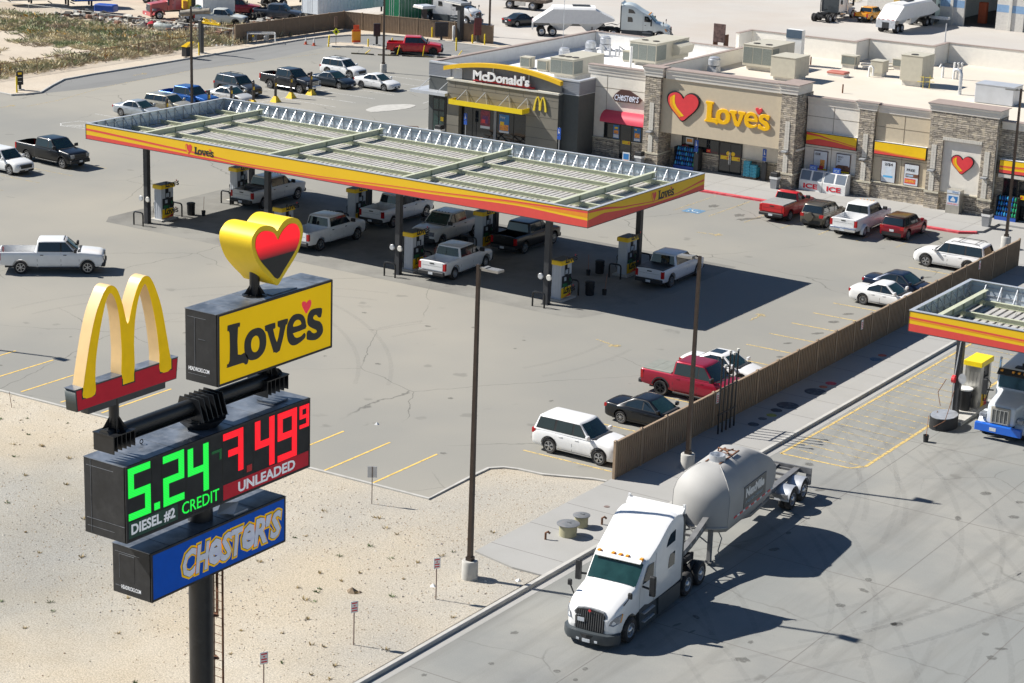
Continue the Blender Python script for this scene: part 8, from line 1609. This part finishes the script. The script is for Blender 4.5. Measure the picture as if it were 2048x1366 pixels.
r = empty('order_canopy', (-91.5,112.2,0), radians(-20), 'dark order post with small white roof behind the fence line, left one', 'order post', 'drive through order posts'); b = MB(); b.bbox(-.25,.25,-.25,.25,0,3.2,.03); b.build('post', mat("dark_brown_post", (.04,.03,.03), .5), r); b = MB(); b.bbox(-.9,1.0,-.9,.9,3.2,3.5,.05); b.build('roof', M['ltgrey'], r); b = MB(); b.box(-.92,1.02,-.93,-.901,3.2,3.35); b.build('roof_edge', M['offwhite'], r)
r = empty('order_canopy', (-86.4,112.0,0), radians(-20), 'grey order post with wide flat T shaped roof at the brown fence, right one', 'order post', 'drive through order posts'); b = MB(); b.bbox(-.28,.28,-.28,.28,.1,4.1,.03); b.lathe([(.6,0),(.6,.12)], 14); pp_ = b.build('post', M['dkgrey'], r); b = MB(); b.bbox(-2.2,1.0,-.7,.7,4.1,4.35,.03); b.build('roof', M['grey'], r); b = MB(); b.box(-2.2,1.0,-.73,-.701,4.1,4.2); b.build('roof_edge', M['offwhite'], r)
o = MB().lathe([(.16,0),(.16,.5),(.17,.52),(.17,1.5),(.15,1.6)], 12).build('wrapped_post', M['white'], None, 40); o.location = (-87.0,111.6,.1); tag(o, 'white wrapped round post between the wide menu board and the grey order post', 'post')
r = empty('warning_sign', (-94.0,99.4,0), -.5, 'yellow green diamond sign on a post under a narrow brown board', 'sign'); b = MB(); b.tube([(0,0,0),(0,0,3.0)], .03, 6); b.build('post', M['dkgrey'], r); b = MB(); b.loft([[(.02,0,1.1),(.02,.42,1.5),(.02,0,1.9),(.02,-.42,1.5)],[(.05,0,1.1),(.05,.42,1.5),(.05,0,1.9),(.05,-.42,1.5)]]); wp = b.build('diamond_plate', mat("fluorescent_yellow", (.70,.75,.01), .5), r); b = MB(); b.box(.051,.055,-.12,.12,1.35,1.65); b.build('pictogram', M['blkflat'], wp); b = MB(); b.box(.0,.06,-.2,.15,2.0,3.1); b.build('narrow_board', mat("brown_board", (.16,.10,.07), .6), r)
r = empty('orange_banner', (-93.0,101.7,.1), -.6, 'orange and yellow banner sign on the drive through island', 'banner'); b = MB(); b.box(-.03,.03,-.5,.5,.1,1.5); bn = b.build('banner', mat("banner_orange", (.85,.36,.02), .6), r); b = MB(); b.box(.0301,.034,-.45,.45,.1,.35); b.box(.0301,.034,-.45,.45,1.3,1.5); b.box(-.03,.03,-.3,.3,1.52,2.0); b.build('red_strip', mat("banner_red", (.75,.08,.02), .6), bn)
for i, (x, y) in enumerate(((-75.9,52.9),(-76.2,58.6),(-76.3,61.7),(-76.2,64.6),(-76.1,67.6),(-76.4,70.2),(-76.2,72.9))):
    r = empty('pickup_point_sign', (x,y,0), 0, ['numbered pick up sign at the nose of the silver sedan','numbered pick up sign beside the far lamp post','numbered pick up sign before the beige sedan','numbered pick up sign before the slate grey suv','numbered pick up sign left of the yellow pyramid bases','pick up sign on a yellow pyramid base, left one','pick up sign on a yellow pyramid base, right one before the dark grey pickup'][i], 'sign', 'black and yellow pick up signs at the parking bays')
    b = MB(); b.loft([[(-.38,-.38,0),(.38,-.38,0),(.38,.38,0),(-.38,.38,0)],[(-.12,-.12,.55),(.12,-.12,.55),(.12,.12,.55),(-.12,.12,.55)]]); b.build('base', M['yel'] if True else M['yel'], r); b = MB(); b.bbox(-.07,.07,-.13,.13,.55,2.15,.02); pb = b.build('panel', mat("dark_sign_panel", (.05,.04,.035), .5), r); b = MB(); b.box(.0705,.075,-.11,.11,1.45,1.75); b.build('number_square', mat("amber_square", (.80,.50,.02), .5), pb)
r = empty('gas_meter_frame', (-100.8,95.0,.07), .75, 'white pipe frame over grey gas meters before the brown fence', 'pipe frame'); b = MB()
for x in (-1.5,1.5):
    for y in (-.6,.6): b.tube([(x,y,0),(x,y,1.0)], .05, 6)
b.tube([(-1.5,-.6,1.0),(1.5,-.6,1.0),(1.5,.6,1.0),(-1.5,.6,1.0),(-1.5,-.6,1.0)], .05, 6); b.build('frame', M['white'], r)
for x in (-.8,.5): b = MB(); b.bbox(x-.2,x+.2,-.2,.2,.2,.7,.05); b.tube([(x,0,.7),(x+.3,0,.8),(x+.3,0,0)], .05, 6); b.build('meter', M['grey'], r)
b = MB(); b.box(-1.0,-.75,-.32,-.3,.6,.85); b.build('meter_tag', YB, r)
# garage building in the yard
g = empty('garage_building', (-48,176,0), 0, 'white block garage with blue stripe and tall dark door opening at the top right', 'garage'); BLK = mat("white_split_block", (.60,.58,.54), .85, var=.08, scale=4, bump=.8)
NB, LB_, bsd = nodes(BLK)
b = MB(); Y0 = 169.0
for x0, x1 in ((-53.4,-50.0),(-45.8,-42.3),(-37.6,-34)): b.box(x0,x1,Y0,Y0+.4,0,8)
b.box(-53.4,-53.0,Y0+.4,190,0,8); b.box(-50,-45.8,Y0,Y0+.4,5.2,8); b.box(-42.3,-37.6,Y0,Y0+.4,5.2,8); b.box(-53,-30,189,189.4,0,8); b.box(-66,-53.4,176,176.4,0,7); att(b.build('wall', BLK, g))
b = MB()
for x0, x1 in ((-53.42,-50.0),(-45.8,-42.3),(-37.6,-34)): b.box(x0,x1,Y0-.01,Y0,2.2,3.1)
b.box(-66,-53.42,175.99,176,2.2,3.1); att(b.build('blue_stripe', mat("faded_blue_stripe", (.22,.36,.55), .8), g)); b = MB()
for x in (-51.8,-44.2): b.box(x,x+.35,Y0-.15,Y0-.001,0,8)
att(b.build('pier', M['offwhite'], g)); b = MB(); b.box(-66,-30,Y0+.5,189,7.9,8.1); att(b.build('roof', M['grey'], g)); b = MB(); b.box(-62.3,-61.2,175.9,175.99,0,2.3); att(b.build('door', mat("door_ochre", (.5,.32,.08), .6), g))
b = MB(); b.box(-52.9,-30.5,Y0+.45,188.9,.0,.02); att(b.build('floor', mat("workshop_floor", (.12,.12,.12), .7), g))
o = MB().bbox(-.5,.5,-.4,.4,0,2.6,.05).build('orange_machine', mat("machine_orange", (.45,.10,.04), .6)); o.location = (-49.2,173.5,.03); tag(o, 'orange red machine inside the garage opening', 'machine')
r = empty('workshop_machine', (-47.0,174.5,.03), .4, 'dark machine standing deep inside the garage', 'machine'); b = MB(); b.bbox(-.8,.8,-.6,.6,.4,2.0,.1); b.box(-.3,.3,-.3,.3,2.0,3.0); [b.lathe([(.4,-.15),(.4,.15)], 12, 0, Matrix.Translation((x,-.7,.4)), 'y') for x in (-.6,.6)]; b.build('body', M['dkgrey'], r)
r = empty('white_fender_frame', (-52.1,166.8,0), 0, 'loose white truck fender frame standing before the garage pier', 'truck part'); b = MB(); b.bbox(-1.4,1.1,-.4,.4,.85,1.15,.05); b.build('panel', M['white'], r); b = MB(); [b.bar((x,0,0),(x*.8,0,.9),.1,.25) for x in (-1.1,1.0)]; b.build('leg', M['grey'], r)
b = MB(); b.box(-150,-64,206,206.3,0,3.0); o = b.build('metal_fence', mat("pale_sheet_fence", (.55,.58,.60), .6, var=.15, scale=.3)); tag(o, 'pale sheet metal fence along the far side of the yard', 'fence')
# ---------------------------------------------------------------- person at the pump
SK_ = mat("skin", (.30,.16,.11), .6); SHT = mat("dusty_red_shirt", (.22,.10,.085), .8, var=.12); JN = mat("dark_jeans", (.03,.035,.055), .85)
pr = empty('person', (-28.95,26.6,0), radians(75), 'person in dusty red t shirt and dark jeans beside the pump by the third column', 'person')
def skin_obj(name, verts, edges, rad, mats, parent, assign=None):
    me = bpy.data.meshes.new(name); me.from_pydata(verts, edges, []); o = bpy.data.objects.new(name, me); C.objects.link(o)
    o.modifiers.new('s', 'SKIN'); sd_ = o.modifiers.new('u', 'SUBSURF'); sd_.levels = 1; sd_.render_levels = 1
    for v, r in zip(me.skin_vertices[0].data, rad): v.radius = (r, r) if not isinstance(r, tuple) else r
    me.skin_vertices[0].data[0].use_root = True
    bpy.context.view_layer.update(); dg = bpy.context.evaluated_depsgraph_get(); m2 = bpy.data.meshes.new_from_object(o.evaluated_get(dg)); bpy.data.objects.remove(o)
    m2.materials.clear(); [m2.materials.append(m) for m in mats]; shade(m2, 60)
    if assign:
        for p in m2.polygons: p.material_index = assign(p.center)
    return link(name, m2, parent)
V_ = [(0,0,.95),(0,0,1.12),(0,0,1.32),(.01,0,1.45),(.02,0,1.52),(.04,0,1.62),(.05,0,1.72),
      (0,.10,.90),(.02,.12,.50),(-.02,.13,.09),(.10,.14,.04),(0,-.10,.90),(.05,-.12,.50),(.02,-.13,.09),(.14,-.14,.04),
      (0,.19,1.42),(.05,.27,1.16),(.25,.22,1.08),(.33,.20,1.10),(0,-.19,1.42),(.02,-.27,1.15),(.16,-.28,.95),(.20,-.27,.88)]
E_ = [(0,1),(1,2),(2,3),(3,4),(4,5),(5,6),(0,7),(7,8),(8,9),(9,10),(0,11),(11,12),(12,13),(13,14),(3,15),(15,16),(16,17),(17,18),(3,19),(19,20),(20,21),(21,22)]
R_ = [(.15,.11),(.14,.10),(.16,.11),(.12,.09),.055,(.085,.10),(.075,.085),.095,.065,.045,.04,.095,.065,.045,.04,.065,.05,.038,.03,.065,.05,.038,.03]
def asg(c):
    if c.z < .95 and abs(c.y) < .24: return 2
    if c.z > 1.49: return 0
    if abs(c.y) > .2 and c.z < 1.24: return 0
    return 1
pb_ = skin_obj('body', V_, E_, R_, [SK_, SHT, JN], pr, asg)
b = MB(); b.lathe([(.001,1.83),(.05,1.82),(.09,1.77),(.10,1.70),(.085,1.64)], 12, caps=False); hr_ = b.build('hair', mat("dark_hair", (.015,.012,.01), .8), pb_, 60); hr_.location = (.02,0,0)
for s, x in ((1,.355),(-1,.215)):
    for k in range(4):
        z0 = 1.10 if s > 0 else .86; yy = (.20 if s > 0 else -.27)+(-.03+.02*k); b = MB(); ln = (.07,.08,.075,.06)[k]
        b.tube([(x,yy,z0),(x+ln*.6,yy,z0-.005),(x+ln*.9,yy,z0-.035)], [.010,.009,.007], 6); b.build('finger', SK_, pb_, 60)
    b = MB(); b.tube([(x-.02,(.16 if s > 0 else -.23),z0+.0),(x+.03,(.145 if s > 0 else -.215),z0+.02)], [.011,.009], 6); b.build('thumb', SK_, pb_, 60)
for y in (.035,-.035): b = MB(); b.lathe([(.001,-.01),(.012,0),(.001,.008)], 8, axis='x', caps=False, mx=Matrix.Translation((.135,y,1.70))); b.build('eye', M['blkflat'], pb_)
b = MB(); b.loft([[(.13,-.012,1.69),(.13,.012,1.69),(.125,.0,1.66)],[(.158,-.004,1.665),(.158,.004,1.665),(.15,0,1.655)]]); b.build('nose', SK_, pb_); b = MB(); b.box(.125,.134,-.02,.02,1.62,1.628); b.build('mouth', mat("lip", (.2,.07,.06), .6), pb_)
for y in (.098,-.098): b = MB(); b.lathe([(.001,-.008),(.02,0),(.001,.008)], 8, axis='y', caps=False, mx=Matrix.Translation((.045,y,1.68))); b.build('ear', SK_, pb_)
for y, x in ((.13,.05),(-.13,.09)): b = MB(); b.bbox(x-.11,x+.15,y-.05,y+.05,0,.09,.02); b.build('shoe', M['blkflat'], pb_)
# loose litter on the ground
for i, (x, y, z, l) in enumerate(((-13.5,-.2,.01,'small white piece of paper lying on the lot near the tall lamp post'),(3.0,-12.6,.08,'crumpled white litter beside the walkway slab'),(.6,-15.2,.08,'crumpled white litter on the gravel near the lamp base'),(6.4,4.1,.01,'small white scrap lying by the kerb of the truck lane'))):
    b = MB(); blob(b, 0, 0, 0, .14); o = b.build('litter', M['white']); o.location = (x,y,z); tag(o, l, 'litter')
b = MB(); blob(b,0,0,0,.28); blob(b,.25,.1,0,.16); o = b.build('dry_clump', mat("dry_clump_brown", (.20,.15,.10), .9, var=.4, scale=8)); o.location = (-1.6,-17.6,.07); tag(o, 'brown clump of dry brush lying on the pale gravel', 'brush clump')
for k in range(6):
    b = MB(); blob(b,0,0,0,random.uniform(.2,.35)); o = b.build('white_stone', M['white']); o.location = (-102.9+.25*k,89.5+.35*k,.05); tag(o, 'white stone at the left end of the brown fence', 'stone', 'white stones at the left end of the brown fence')
